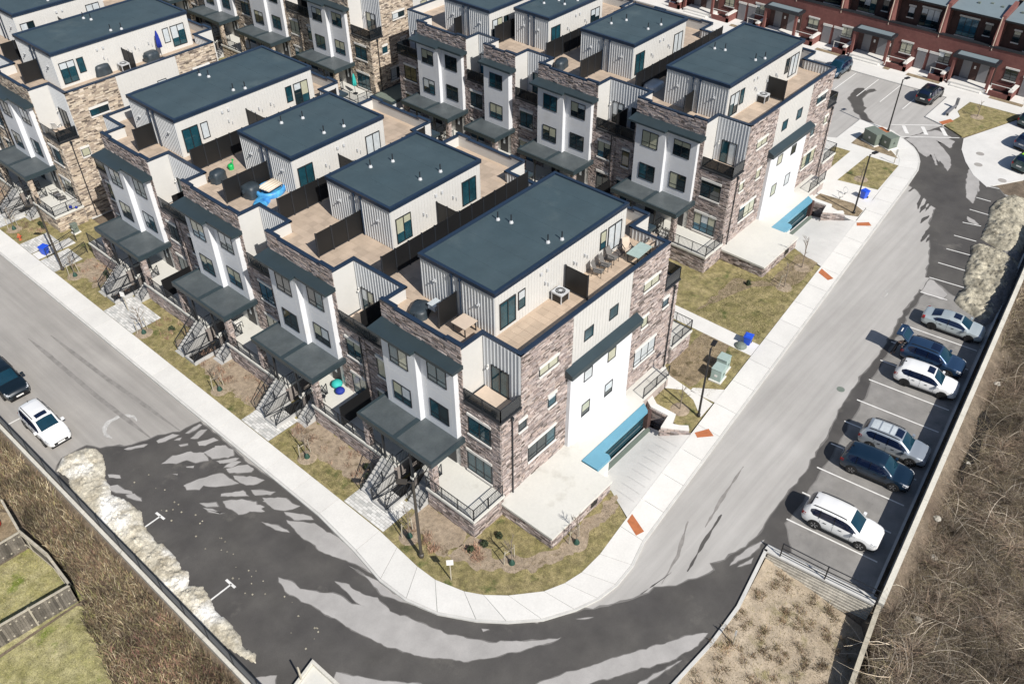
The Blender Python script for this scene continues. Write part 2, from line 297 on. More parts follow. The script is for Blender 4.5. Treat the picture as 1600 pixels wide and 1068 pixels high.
DRY = [[(14.71,45.77),(15.63,45.87),(16.65,45.21),(17.18,44.47),(17.04,43.60),(16.32,44.05),(16.05,44.74),(15.37,45.01)],
 [(17.23,44.54),(18.52,44.03),(18.67,43.16),(18.45,42.63),(17.26,43.49)],
 [(17.52,45.65),(18.54,45.16),(18.60,44.69),(17.64,44.93),(17.37,45.30)],
 [(17.38,41.96),(18.32,41.39),(18.66,40.62),(18.27,40.49),(17.35,41.49)],
 [(14.61,42.93),(15.69,42.66),(16.98,41.80),(17.19,40.22),(15.96,41.15),(15.49,41.92),(15.10,41.77),(14.54,42.41)],
 [(15.84,40.34),(16.97,39.51),(16.97,38.80),(15.75,40.21)],
 [(15.56,39.73),(16.36,39.04),(17.05,38.01),(16.64,37.34),(15.64,38.03),(15.45,39.16)],
 [(14.44,40.77),(15.20,40.02),(15.14,39.63),(14.58,40.15)],
 [(14.38,40.26),(14.73,39.75),(15.02,38.74),(14.40,39.67)],
 [(15.68,48.03),(16.78,47.70),(17.03,47.28),(16.05,47.47),(15.62,47.70)],
 [(17.37,43.11),(18.55,42.14),(18.23,42.11),(17.53,42.59)],
 [(13.70,48.98),(14.47,48.62),(15.07,48.20),(14.76,48.16),(14.03,48.60)],
 [(11.27,46.63),(11.63,46.34),(11.98,45.10),(12.00,44.90),(11.18,45.78),(11.11,46.34)],
 [(11.58,45.09),(11.91,44.76),(12.05,43.86),(11.77,44.40)],
 [(11.73,47.69),(12.22,47.01),(12.10,46.69),(11.68,47.37)],
 [(15.68,44.28),(16.08,43.90),(15.95,43.80),(15.68,44.16)],
 [(14.70,44.40),(14.92,44.08),(14.83,44.04)],
 [(17.36,42.24),(18.02,42.23),(18.44,41.88),(17.77,41.88)],
 [(16.52,47.06),(17.01,46.91),(16.80,46.80)],
 [(16.49,46.44),(16.98,46.06),(16.88,45.91),(16.48,46.19)],
 [(17.43,47.10),(18.63,47.10),(18.70,46.87),(18.10,46.87),(17.60,46.90)],
 [(17.38,46.34),(18.40,46.53),(18.66,46.23),(17.72,45.95)],
 [(17.36,39.09),(17.93,38.53),(18.36,37.79),(17.99,37.82),(17.36,38.55)],
 [(15.51,39.65),(16.48,38.93),(16.81,38.32),(16.89,36.93),(16.29,37.61),(16.07,38.63),(15.73,38.55),(15.53,38.79)],
 [(17.34,37.79),(18.15,37.25),(18.49,36.78),(18.50,36.15),(18.68,35.49),(17.78,35.98),(17.35,36.70)],
 [(17.40,41.89),(18.08,41.61),(18.59,41.20),(18.62,40.49),(18.32,40.42),(17.56,41.29)],
 [(18.12,44.39),(18.60,43.92),(18.58,42.74),(18.10,42.77),(17.49,43.46)],
 [(17.28,41.03),(18.07,40.21),(18.50,39.16),(17.98,39.26),(17.43,39.73)],
 [(17.41,43.05),(17.81,42.77),(18.49,42.32),(18.07,42.29),(17.39,42.74)],
 [(17.42,42.20),(18.11,42.07),(18.46,41.85),(17.74,41.83)],
 [(17.35,35.26),(18.36,33.72),(18.84,30.49),(18.60,28.56),(18.27,28.04),(18.09,29.32),(17.61,30.59),(17.34,31.83),(17.19,33.89)],
 [(17.75,29.53),(18.09,27.55),(18.20,26.22),(18.53,24.34),(17.72,26.27),(17.91,27.93)],
 [(16.18,36.41),(16.71,35.60),(16.93,34.38),(16.40,35.18)],
 [(17.66,35.90),(18.47,34.86),(18.60,34.03),(17.73,34.91)],
 [(16.85,37.85),(17.12,37.34),(16.52,37.41)],
 [(17.46,37.98),(18.19,37.21),(18.53,35.93),(17.44,36.56)],
 [(14.29,32.07),(14.61,31.53),(14.77,30.49),(15.32,29.34),(15.88,28.53),(16.08,27.29),(16.94,25.98),(17.40,24.80),(18.00,22.99),(18.42,21.56),(19.75,19.27),(21.12,17.77),(22.55,16.45),(20.78,17.48),(19.21,18.52),(17.83,19.71),(16.46,21.66),(15.49,23.82),(14.96,25.99),(14.54,28.39),(13.99,31.04)],
 [(11.98,24.14),(12.59,24.59),(13.35,23.30),(14.04,22.22),(15.08,20.75),(15.52,19.68),(11.79,23.37)],
 [(18.65,16.11),(19.89,15.55),(24.07,13.13),(27.15,11.29),(28.39,10.34),(27.33,10.32),(25.41,11.00),(23.63,12.15),(20.76,13.98)],
 [(23.12,11.58),(25.97,10.51),(25.28,10.70),(23.08,11.34)],
 [(33.29,11.78),(34.17,11.85),(35.23,11.56),(36.45,11.11),(35.18,11.07)],
 [(33.51,11.35),(34.79,10.97),(34.34,10.93)],
 [(16.41,29.30),(16.84,28.47),(16.90,27.37),(17.39,26.47),(17.23,25.17),(16.39,26.78),(16.45,27.72)],
 [(9.46,27.73),(10.23,27.00),(9.88,26.39),(9.12,27.26)],
 [(19.98,20.35),(20.24,19.96),(19.90,20.15)],
 [(24.08,16.60),(24.89,15.92),(24.61,16.06)],
 [(94.46,26.29),(96.45,25.59),(98.66,24.66),(98.78,24.20),(98.20,22.59),(97.53,22.73),(97.46,22.02),(95.62,21.81),(96.12,22.78),(96.43,23.69),(95.12,22.39),(93.51,20.91),(91.35,20.19),(90.52,20.15),(91.62,21.04),(92.13,21.62),(91.62,21.33),(93.30,22.65),(91.06,21.39),(90.94,21.53),(92.92,22.79),(92.03,22.92),(92.17,23.36),(92.83,24.12),(93.89,25.05)],
 [(96.89,20.64),(97.00,20.20),(95.66,19.62),(93.64,18.70),(93.30,17.94),(90.75,16.94),(88.40,16.20),(89.13,16.62),(87.38,16.10),(85.84,15.86),(86.54,16.75),(88.81,17.63),(88.78,17.58),(90.83,18.24),(93.07,18.78),(94.40,19.59),(95.45,20.16)],
 [(83.13,15.40),(82.91,14.91),(82.39,14.02),(82.16,14.34),(82.30,14.89),(82.61,15.26)],
 [(68.42,14.02),(70.73,14.09),(70.79,13.78),(69.52,12.17),(68.53,12.16)]]
SNOW = [[(9.57,50.66),(10.39,51.48),(11.09,51.44),(12.01,51.13),(12.40,50.60),(12.43,49.66),(11.99,48.39),(11.44,47.53),(11.31,46.71),(10.98,45.89),(11.37,44.74),(11.52,42.97),(11.04,41.96),(10.82,39.88),(11.06,39.86),(10.97,37.68),(10.75,37.12),(11.00,36.63),(10.38,35.77),(10.92,35.05),(10.70,33.87),(10.45,33.04),(10.52,31.87),(10.45,30.52),(10.11,29.87),(10.34,28.92),(9.94,28.37),(9.71,29.31),(9.36,30.90),(9.27,32.22),(9.11,34.76),(9.21,38.08),(9.09,41.89),(9.21,45.48),(9.26,47.96),(9.50,48.78),(9.78,49.43)],
 [(69.00,11.40),(70.35,11.51),(71.36,11.35),(72.64,11.95),(74.93,12.52),(76.92,12.83),(78.17,13.28),(78.93,12.99),(79.17,12.52),(79.06,10.54),(78.80,9.91),(79.00,9.30),(77.76,8.90),(75.39,8.79),(73.36,8.38),(70.97,8.48),(69.17,7.99),(67.63,8.21),(67.99,9.35),(68.36,10.51)],
 [(80.03,13.10),(82.18,13.43),(83.75,13.69),(86.12,14.36),(87.69,14.31),(89.19,13.92),(90.10,13.32),(89.89,12.22),(81.95,9.70),(79.86,9.44),(79.05,9.99),(79.40,11.48)]]
STALL_FAR = [[(90.05,16.04),(90.32,15.02)],
 [(87.18,16.01),(87.32,14.83)],
 [(84.53,15.70),(84.70,14.02)],
 [(81.77,15.36),(82.17,13.99)],
 [(79.02,15.14),(79.30,13.46)],
 [(76.36,14.83),(76.73,12.87)],
 [(73.71,14.56),(74.02,12.46)],
 [(71.00,14.27),(71.44,11.64)],
 [(68.41,14.03),(68.74,12.15)]]
LEFTLINES = [[(9.28,57.59),(10.50,57.48)],
 [(11.13,41.72),(12.15,41.77)],
 [(12.11,42.20),(12.18,41.41)],
 [(10.70,33.87),(12.11,33.88)],
 [(12.12,34.32),(12.15,33.55)]]
S = dict(kind='structure')
def vF(u): return 4.3+0.1155*(u-40.65)            # fence on the right-hand side
def roadK(u): return 16.73+0.098*(u-31.2)          # kerb of the right-hand road
def roadI(u): return roadK(u)+1.96                 # inner edge of its sidewalk
# ---- ground: one sheet that runs to the horizon
def ax_(a, b, st, far):
    c = list(np.arange(a, b+0.01, st)); lo = [a-d for d in far[::-1]]; hi = [b+d for d in far]
    return np.array(lo+c+hi)
gx = ax_(-12, 100, 1.0, (5, 15, 40, 100, 250, 700)); gy = ax_(-24, 60, 1.0, (5, 15, 40, 100, 250, 700))
X, Y = np.meshgrid(gx, gy, indexing='ij')
def sm(t): t = np.clip(t, 0, 1); return t*t*(3-2*t)
dR = vF(X)-0.6-Y
Z = np.where((X > 35.2), -0.35-0.9*sm(dR/1.0)-1.5*sm(dR/14), 0.0)
Z = np.where((X > 35.2) & (dR < 0), -0.3, Z)
bed = sm((10.4-Y)/5.0)*sm((X-20)/14.0)
Z = np.where(X <= 35.9, -0.05-1.35*bed-0.8*sm((5-Y)/8.0)*sm((X-10)/20), Z)
wall_v = 3.57+(X-36.3)*0.172
Z = np.where((X > 20) & (X < 37.4) & (Y > wall_v-0.3) & (Y < 10.3), -3.0, Z)
Z = np.where((X <= 36.8) & (Y <= wall_v-0.3), -0.45-0.6*sm((wall_v-Y)/10), Z)
Z = np.where((X > 35.9) & (X < 37.2) & (dR < 0), -1.2, Z)
Z = np.where((X < 9.2), -0.35+0*X, Z)
Z = np.where((X >= 9.2) & (Y > 13), -0.12, Z)
Z = np.where((X > 37.2) & (dR < -0.5), -0.12, Z)
for (a0,a1,b0,b1) in ((33,41.5,18.9,26),(67,75.6,23.4,30.5)):
    Z = np.where((X >= a0-0.6) & (X <= a1+0.6) & (Y >= b0) & (Y <= b1), -2.6, Z)
V = np.stack([X, Y, Z], -1).reshape(-1, 3); ny = len(gy)
ii, jj = np.meshgrid(np.arange(len(gx)-1), np.arange(ny-1), indexing='ij'); ii = ii.ravel(); jj = jj.ravel()
Fq = np.stack([ii*ny+jj, (ii+1)*ny+jj, (ii+1)*ny+jj+1, ii*ny+jj+1], -1)
link('ground', np_mesh('ground', V, Fq, 'soil'), **S)
def gz(x, y):      # height of the ground sheet
    i = min(len(gx)-2, max(0, int(np.searchsorted(gx, x)-1))); j = min(len(gy)-2, max(0, int(np.searchsorted(gy, y)-1)))
    tx = (x-gx[i])/(gx[i+1]-gx[i]); ty = (y-gy[j])/(gy[j+1]-gy[j])
    return float((Z[i, j]*(1-tx)+Z[i+1, j]*tx)*(1-ty)+(Z[i, j+1]*(1-tx)+Z[i+1, j+1]*tx)*ty)
def sheet(name, poly, z, m, kind='structure', skirt=0.0, **t):
    b = MB()
    if skirt: b.prism(poly, z-skirt, z)
    else: b.face([(x, y, z) for x, y in (poly if sum(poly[i][0]*poly[(i+1) % len(poly)][1]-poly[(i+1) % len(poly)][0]*poly[i][1] for i in range(len(poly))) > 0 else poly[::-1])])
    return b.build(name, m, kind=kind, **t)
# ---- roads
curve = [(18.6, 29.0)]
kerb_out = [(18.95, 150), (18.93, 60), (18.93, 34), (18.6, 30), (18.2, 27.2), (18.3, 25.0), (18.9, 22.9), (20.08, 20.83), (21.2, 19.4), (22.7, 17.95), (24.48, 16.92), (26.0, 16.35), (27.5, 16.1), (29.3, 16.2), (31.2, 16.7)]
kerb_in = [(20.8, 150), (20.8, 60), (20.76, 34), (20.74, 30), (20.6, 28.2), (20.44, 26.2), (20.49, 24.7), (21.06, 22.8), (21.65, 21.75), (22.6, 20.6), (24.23, 19.18), (25.5, 18.6), (26.8, 18.3), (28.6, 18.27), (31.2, 18.58)]
road_left = [(9.3, 150), (9.3, 12), (24.4, 10.12)] + [(24.48, 16.92), (22.7, 17.95), (21.2, 19.4), (20.08, 20.83), (18.9, 22.9), (18.3, 25), (18.2, 27.2), (18.6, 30), (18.93, 34), (19.0, 150)]
sheet('road', road_left, 0.0, 'asphalt')
lot_near = [(24.4, 10.12), (28.0, 9.88), (29.2, 9.95), (31.0, 9.96), (36.0, 10.75), (36.9, vF(36.9)+0.36), (80, vF(80)+0.36), (89.3, 9.6), (89.84, 15.96), (91.3, 17.9), (93.6, 19.6), (96.0, 20.9), (98.65, 21.63), (100.3, 24.4), (101.0, 26.7), (107.6, 26.8), (107.6, 62), (89.1, 62), (89.1, 33.0), (89.63, 32.02), (95.5, 32.0), (95.5, 28.6), (95.3, 28.0), (94.6, 26.9), (93.09, 24.73), (91.8, 23.7), (90.44, 22.98), (88.66, 22.43), (31.2, 16.7), (29.3, 16.2), (27.5, 16.1), (26, 16.35), (24.48, 16.92)]
sheet('road', lot_near, 0.0, 'asphalt_b')
def grow(P, d):
    a = sum(P[i][0]*P[(i+1) % len(P)][1]-P[(i+1) % len(P)][0]*P[i][1] for i in range(len(P))); s_ = 1 if a > 0 else -1; out = []
    for i in range(len(P)):
        p, q, r = Vector((*P[i-1], 0)), Vector((*P[i], 0)), Vector((*P[(i+1) % len(P)], 0)); t = (r-p)
        if t.length < 1e-6: out.append(P[i]); continue
        n_ = Vector((t.y, -t.x, 0)).normalized()*s_*d*(0.55+0.9*abs(noise.noise(Vector((q.x*1.1, q.y*1.1, 4))))*2); out.append((q.x+n_.x, q.y+n_.y))
    return out
stall = [(37.6, 11.0), (37.9, 4.9), (66.2, 8.15), (72.4, 9.0), (88.6, 10.6), (89.6, 15.6), (85.0, 15.75), (65.8, 13.9)]
sheet('parking_stalls', [(36.2, 10.75), (36.95, vF(36.95)+0.45), (87, vF(87)+0.6), (89.4, 15.6), (84.6, 15.7), (68.4, 14.0), (38.86, 10.9)], 0.0018, 'stall_asphalt')
for i, P in enumerate(WET):
    Q = rough_poly(P, 0.16, 0.4, i); sheet('damp_asphalt', grow(Q, 0.10), 0.0034+0.0001*i, 'damp'); sheet('wet_asphalt', Q, 0.005, 'wet')
for i, P in enumerate(DRY):
    Q = rough_poly(P, 0.13, 0.22, i+20); sheet('damp_asphalt', grow(Q, 0.055), 0.0058+0.00004*i, 'damp'); sheet('dry_asphalt', Q, 0.009+0.00012*i, 'dry')
# concrete driveway beyond the road bend
sheet('concrete_driveway', [(89.9, 15.96), (91.4, 17.8), (93.7, 19.45), (96.1, 20.75), (98.75, 21.5), (103, 20), (106.94, 18.63), (111.6, 16.6), (111.6, 5), (93.5, 5), (93.76, 13.62)], 0.03, 'concrete_lot', skirt=0.1)
mh = MB()
for x, y in ((93.9, 18.2), (96.4, 18.9), (92.2, 15.2)): mh.prism([(x+0.42*math.cos(t*PI/8), y+0.42*math.sin(t*PI/8)) for t in range(16)], 0.031, 0.036)
mh.build('manhole_cover', 'asphalt', kind='structure')
mh = MB(); mh.prism([(52.6+0.3*math.cos(t*PI/8), 13.72+0.3*math.sin(t*PI/8)) for t in range(16)], 0.0, 0.012); mh.build('manhole_cover', 'util_dark', kind='structure')
# ---- painted markings
pm = MB()
def line(a, b, w_=0.11, z=0.018):
    a = Vector((*a, 0)); b = Vector((*b, 0)); d = (b-a).normalized(); n = Vector((-d.y, d.x, 0))*w_/2
    pm.face([(a-n).to_tuple()[:2]+(z,), (b-n).to_tuple()[:2]+(z,), (b+n).to_tuple()[:2]+(z,), (a+n).to_tuple()[:2]+(z,)])
for k in range(10):
    u = 38.86+2.695*k; v = 10.88+0.285*k
    line((u, v), (u+0.66, v-5.85))
for a, b in STALL_FAR: line(a, (a[0]+(b[0]-a[0])*1.15, a[1]+(b[1]-a[1])*1.15))
line((9.32, 57.59), (12.1, 57.5)); line((9.6, 41.7), (12.15, 41.77)); line((12.11, 42.25), (12.18, 41.35), 0.16); line((9.6, 33.87), (12.15, 33.88)); line((12.12, 34.4), (12.15, 33.5), 0.16)
line((9.32, 65.4), (12.1, 65.35)); line((9.32, 73.3), (12.1, 73.25))
for u0, v0 in ((101.2, 37.9), (101.15, 35.0), (101.5, 32.27), (101.4, 29.5), (101.2, 40.7), (101.2, 43.5)): line((u0, v0), (107.4, v0+0.03))
for t in (0.16, 0.5, 0.84):       # crosswalk bars
    a = Vector((94.9, 27.3, 0)).lerp(Vector((98.6, 21.7, 0)), t*0.9+0.03)
    line((a.x+0.3, a.y+0.3), (a.x+1.9, a.y+1.4), 0.42)
line((94.7, 26.9), (98.6, 21.9), 0.14); line((96.6, 29.1), (100.2, 24.6), 0.14)
pm.build('painted_marking', 'white_paint', kind='structure')
def ring_stain(x, y, r0, r1, a0, a1, sx, m, z, seed):
    n = 40; A_ = [a0+(a1-a0)*k/n for k in range(n+1)]; w0 = lambda a, q: q*(1+0.10*noise.noise(Vector((a*3, seed, q)))+0.05*noise.noise(Vector((a*9, seed, q))))
    b = MB()
    for a, c in zip(A_, A_[1:]):
        ta, tc = math.sin((a-a0)/(a1-a0)*PI)**0.4, math.sin((c-a0)/(a1-a0)*PI)**0.4
        P = [(x+sx*math.cos(t)*q, y+math.sin(t)*q, z) for t, q in ((a, w0(a, r1)-(1-ta)*(r1-r0)), (c, w0(c, r1)-(1-tc)*(r1-r0)), (c, w0(c, r0)), (a, w0(a, r0)))]
        b.face(P[::-1])
    b.build('salt_stain', m, kind='structure')
ring_stain(14.75, 51.1, 1.05, 1.38, -0.3, PI*1.15, 1.0, 'salt', 0.0022, 3); ring_stain(66.0, 16.4, 0.32, 0.42, PI*1.1, 2*PI, 1.9, 'salt', 0.004, 4)
def track(P, w_, m, z, seed, amp=0.03):
    L_ = []; R_ = []
    for i in range(len(P)):
        a = Vector((*P[max(0, i-1)], 0)); c = Vector((*P[min(len(P)-1, i+1)], 0)); d = (c-a).normalized(); n_ = Vector((-d.y, d.x, 0))*w_*(0.5 if 0 < i < len(P)-1 else 0.12); p = Vector((*P[i], 0))
        L_.append(((p+n_).x, (p+n_).y)); R_.append(((p-n_).x, (p-n_).y))
    sheet('tyre_mark', rough_poly(L_+R_[::-1], amp, 0.3, seed), z, m)
track([(15.0, 66), (15.07, 63.3), (15.2, 55.4), (15.4, 51.6), (15.53, 48.6)], 0.34, 'track', 0.0025, 2); track([(16.4, 65), (16.5, 61.7), (16.73, 56.6), (17.06, 52.0), (17.32, 47.6)], 0.32, 'track', 0.0027, 3)
for k_, (w_, P) in enumerate(((0.35, [(85.0, 20.2), (84.1, 20.1), (82.3, 19.8), (81.3, 19.5)]), (0.3, [(84.3, 19.5), (83.2, 19.3), (81.7, 19.2), (80.8, 19.1)]), (0.3, [(84, 19.1), (83.0, 18.9), (81.4, 18.8)]), (0.4, [(80.9, 18.2), (79.9, 18.35), (79.0, 18.3)]), (0.4, [(79.6, 17.2), (78.6, 17.2), (77.1, 17.1), (75.9, 17.05)]), (0.3, [(78, 16.75), (77.1, 16.7), (76.2, 16.65)]), (0.3, [(86, 21.2), (85.1, 21.4), (83.9, 21.5)]))): track(P, w_, 'wet', 0.0051+0.0001*k_, 30+k_, 0.12)
for k_, P in enumerate(([(36.4, 14.25), (33.7, 13.9), (31.2, 13.5)], [(34.5, 15.6), (31.8, 14.6), (29.4, 14.2)], [(41, 15.3), (37.5, 14.9), (34.8, 14.5)], [(30.5, 14.2), (27.4, 14.85)])): track(P, 0.22, 'track' if k_ in (1, 2) else 'wet', 0.0026+0.0002*k_, 11+k_, 0.08)
# ---- kerb and sidewalk
def strip_prism(A, B, z0, z1, name, m, gap=0.02, piece=3.0, parent=None, **t):
    """pieces of a strip between two polylines that run side by side"""
    out = []
    for i in range(len(A)-1):
        a0, a1, b0, b1 = [Vector((*p, 0)) for p in (A[i], A[i+1], B[i], B[i+1])]
        L = ((a1-a0).length+(b1-b0).length)/2; n = max(1, round(L/piece))
        for k in range(n):
            t0, t1 = k/n, (k+1)/n; g = gap/max(L, 0.01)/2
            q = [a0.lerp(a1, t0+g), a0.lerp(a1, t1-g), b0.lerp(b1, t1-g), b0.lerp(b1, t0+g)]
            b = MB(); b.prism([(p.x, p.y) for p in q], z0, z1); out.append(b.build(name, m, parent, **t))
    return out
far_out = [(45, roadK(45)), (60, roadK(60)), (75, roadK(75)), (86, roadK(86)), (88.66, 22.43), (90.44, 22.98), (91.8, 23.7), (93.09, 24.73), (94.6, 26.9), (95.3, 28.0), (95.5, 28.6), (95.5, 32.0)]
far_in = [(45, roadI(45)), (60, roadI(60)), (75, roadI(75)), (85.6, roadI(85.6)), (87.9, 24.3), (89.2, 24.7), (90.1, 25.2), (90.9, 26.0), (92.0, 27.5), (93.0, 28.7), (93.4, 29.4), (93.4, 32.0)]
KO = kerb_out+far_out; KI = kerb_in+far_in
def offs(P, Q, d):
    o = []
    for a, b in zip(P, Q):
        v = (Vector(b)-Vector(a)).normalized()*d; o.append((a[0]+v.x, a[1]+v.y))
    return o
kb = MB()
K2 = offs(KO, KI, 0.16)
for i in range(len(KO)-1): kb.prism([KO[i], KO[i+1], K2[i+1], K2[i]], -0.05, 0.135)
kb.build('kerb', 'kerb', kind='structure')
sw = empty('sidewalk', kind='structure')
bed_ = MB(); K3 = offs(KO, KI, 0.175)
for i in range(len(KO)-1): bed_.prism([K3[i], K3[i+1], KI[i+1], KI[i]], -0.05, 0.10)
bed_.build('sidewalk_bed', 'util_dark', sw)
strip_prism(K3, KI, 0.10, 0.15, 'concrete_slab', 'concrete', 0.03, 3.05, sw)
# ---- lawns and open ground inside the estate
ZL = 0.13
lawnA = [(20.8, 150), (20.76, 34), (20.74, 30), (20.6, 28.2), (20.44, 26.2), (20.49, 24.7), (21.06, 22.8), (21.65, 21.75), (22.6, 20.6), (24.23, 19.18), (25.5, 18.6), (26.8, 18.3), (28.6, 18.27), (32.0, 18.7), (33.2, 20.8), (33.2, 26), (27.5, 26), (27.5, 150)]
sheet('lawn', lawnA, ZL, 'grass', skirt=0.3)
lawnB = [(41.0, 19.75), (41.3, 21.2), (42.0, 23.3), (42.0, 25.5), (46.2, 25.5), (46.2, 150), (61.6, 150), (61.6, 30), (67.2, 30), (67.2, 25.2), (66.3, 23.1), (66.0, roadI(66))]
sheet('lawn', lawnB, ZL, 'grass', skirt=0.3)
lawnC = [(75.0, roadI(75)+0.1), (75.3, 25.6), (76.0, 28.0), (76.0, 30), (80.2, 30), (80.2, 62), (89.1, 62), (89.1, 33), (89.63, 32.02), (93.4, 32.0), (93.4, 29.4), (93.0, 28.7), (92.0, 27.5), (90.9, 26.0), (90.1, 25.2), (89.2, 24.7), (87.9, 24.3), (85.6, roadI(85.6))]
sheet('concrete_plaza', lawnC, ZL, 'concrete', skirt=0.3)
sheet('planting_bed', [(75.5, 28.0), (77.6, 27.9), (78.0, 24.6), (77.3, 23.3), (76.0, 23.2), (75.5, 24.3), (76.0, 25.9)], ZL+0.02, 'grass_dry')
for P in ([(81.2, 27.83), (88.0, 27.7), (88.1, 24.35), (82.0, 23.9)], [(80.6, 29.7), (82.2, 29.5), (87.77, 29.5), (87.64, 31.4), (80.6, 31.6)]):
    sheet('lawn', P, ZL+0.004, 'grass')
for P in ([(89.5, 30.25), (93.0, 30.3), (93.0, 29.3), (91.6, 27.2), (90.1, 25.6), (89.5, 25.0)],):
    sheet('planting_bed', P, ZL+0.004, 'grass_dry')
sheet('lawn', [(108.06, 24.2), (108.3, 18.3), (106.94, 18.75), (98.85, 21.75), (100.34, 24.25), (103.6, 23.7), (104.8, 24.4)], 0.13, 'grass', skirt=0.2)
sheet('far_sidewalk', [(101.0, 26.7), (100.2, 24.35), (103.6, 23.75), (104.8, 24.5), (108.1, 24.3), (108.35, 18.2), (110.4, 16.5), (110.4, 62), (107.7, 62), (107.6, 26.75)], 0.14, 'concrete', skirt=0.2)
# front beds: mulch on the house side, grass by the sidewalk
FB = [(22.0, 29.6), (33.7, 41.7), (45.1, 56.5), (64.6, 67.8), (72.9, 77.2), (82.0, 95.0)]
for i, (a, b) in enumerate(((25.4, 29.4), (33.75, 41.65), (45.15, 56.4), (64.65, 67.75), (68.0, 72.6), (86.0, 93.0), (97.0, 103.0))):
    sheet('planting_bed', rough_poly([(22.0+0.5*(i % 2), a), (24.4, a), (24.4, b), (22.6, b), (22.1, (a+b)/2)], 0.5, 0.22, i), ZL+0.004, 'mulch')
sheet('planting_bed', rough_poly([(24.4, 25.3), (24.0, 22.9), (27.0, 20.6), (33.0, 20.4), (32.6, 19.6), (28.0, 19.5), (25.0, 20.5), (22.6, 23.2), (22.2, 25.4)], 0.5, 0.25, 40), ZL+0.004, 'mulch')
sheet('planting_bed', rough_poly([(53.5, 27.0), (59.5, 27.0), (61.0, 24.4), (66.6, 24.5), (66.4, 22.6), (62.5, 22.4), (59.0, 25.4), (55.6, 26.4)], 0.3, 0.6, 41), ZL+0.004, 'grass_dry')
sheet('planting_bed', rough_poly([(47.0, 25.3), (45.3, 24.3), (45.2, 22.3), (48.6, 22.0), (51.4, 22.6), (51.5, 25.0)], 0.3, 0.6, 42), ZL+0.004, 'grass_dry')
# front walks of small mixed pavers
def paver_field(x0, x1, y0, y1, z, sx=0.42, sy=0.21, pal=((0.62, 0.61, 0.58), (0.54, 0.53, 0.50), (0.46, 0.46, 0.44), (0.66, 0.65, 0.62))):
    b = MB(); b.box(x0, x1, y0, y1, z-0.1, z+0.003, (0.2, 0.19, 0.18))
    k = 0; x = x0
    while x < x1-0.02:
        xe = min(x+sy, x1); y = y0-(sx/2 if k % 2 else 0); k += 1
        while y < y1:
            a, c_ = max(y, y0), min(y+sx, y1)
            if c_-a > 0.05: b.face([(x+0.008, a+0.008, z+0.012), (xe-0.008, a+0.008, z+0.012), (xe-0.008, c_-0.008, z+0.012), (x+0.008, c_-0.008, z+0.012)], RN.choice(pal))
            y += sx
        x = xe
    return b.build('paver_walk', 'paver', kind='stuff')
for a, b in ((29.75, 33.6), (41.8, 45.05), (60.0, 64.5), (72.95, 75.6), (77.3, 79.6), (83.8, 86.0)): paver_field(20.82, 23.5, a, b, 0.15)
def walk(P, z=ZL+0.012): sheet('footpath', P, z, 'concrete')
walk([(51.4, 20.7), (53.0, 20.85), (53.0, 27.4), (52.6, 60), (51.2, 60), (51.35, 27.4)])
walk([(43.3, 25.5), (46.3, 25.5), (45.3, 24.2), (45.0, 22.3), (44.8, 20.1), (48.6, 20.35), (46.6, 20.2), (43.0, 20.0), (44.2, 21.4), (44.6, 22.6), (43.4, 24.5)])
walk([(45.0, roadI(45)-0.1), (46.75, roadI(46.75)-0.1), (45.3, 22.15), (44.9, 22.1)])
walk([(20.85, 75.9), (24.4, 75.9), (24.4, 77.2), (20.85, 77.2)]); walk([(58.9, 34.0), (60.8, 34.0), (60.8, 80), (58.9, 80)])
walk([(78.0, 23.2), (81.2, 23.7), (81.0, 28.2), (80.4, 29.7), (76.5, 29.7), (77.6, 28)])
# tactile plates
for q in ([(31.8, 18.5), (32.5, 18.6), (31.85, 17.2), (31.25, 17.4)], [(41.4, 19.5), (42.38, 18.95), (42.0, 18.3), (41.1, 19.1)], [(65.1, 21.85), (65.85, 21.9), (65.15, 20.45), (64.6, 20.7)], [(74.9, 22.85), (75.75, 22.0), (75.3, 21.55), (74.4, 22.6)], [(100.6, 25.0), (102.2, 24.3), (101.9, 23.8), (100.2, 24.4)], [(94.6, 29.7), (95.3, 29.3), (94.5, 27.6), (93.8, 28.0)]):
    b = MB(); b.prism(q, 0.151, 0.158); b.build('tactile_plate', 'rust', kind='structure')
# ---- retaining wall, kerb of the planting bed, concrete pad
bk = MB()
P = [(13, 11.6), (20, 10.6), (24.4, 10.12), (28, 9.88), (31, 9.96), (35.75, 10.75)]
for i in range(len(P)-1):
    a, c = P[i], P[i+1]; bk.prism([(a[0], a[1]), (c[0], c[1]), (c[0]+0.02, c[1]-0.2), (a[0]+0.02, a[1]-0.2)], -0.1, 0.14)
bk.build('kerb', 'kerb', kind='structure')

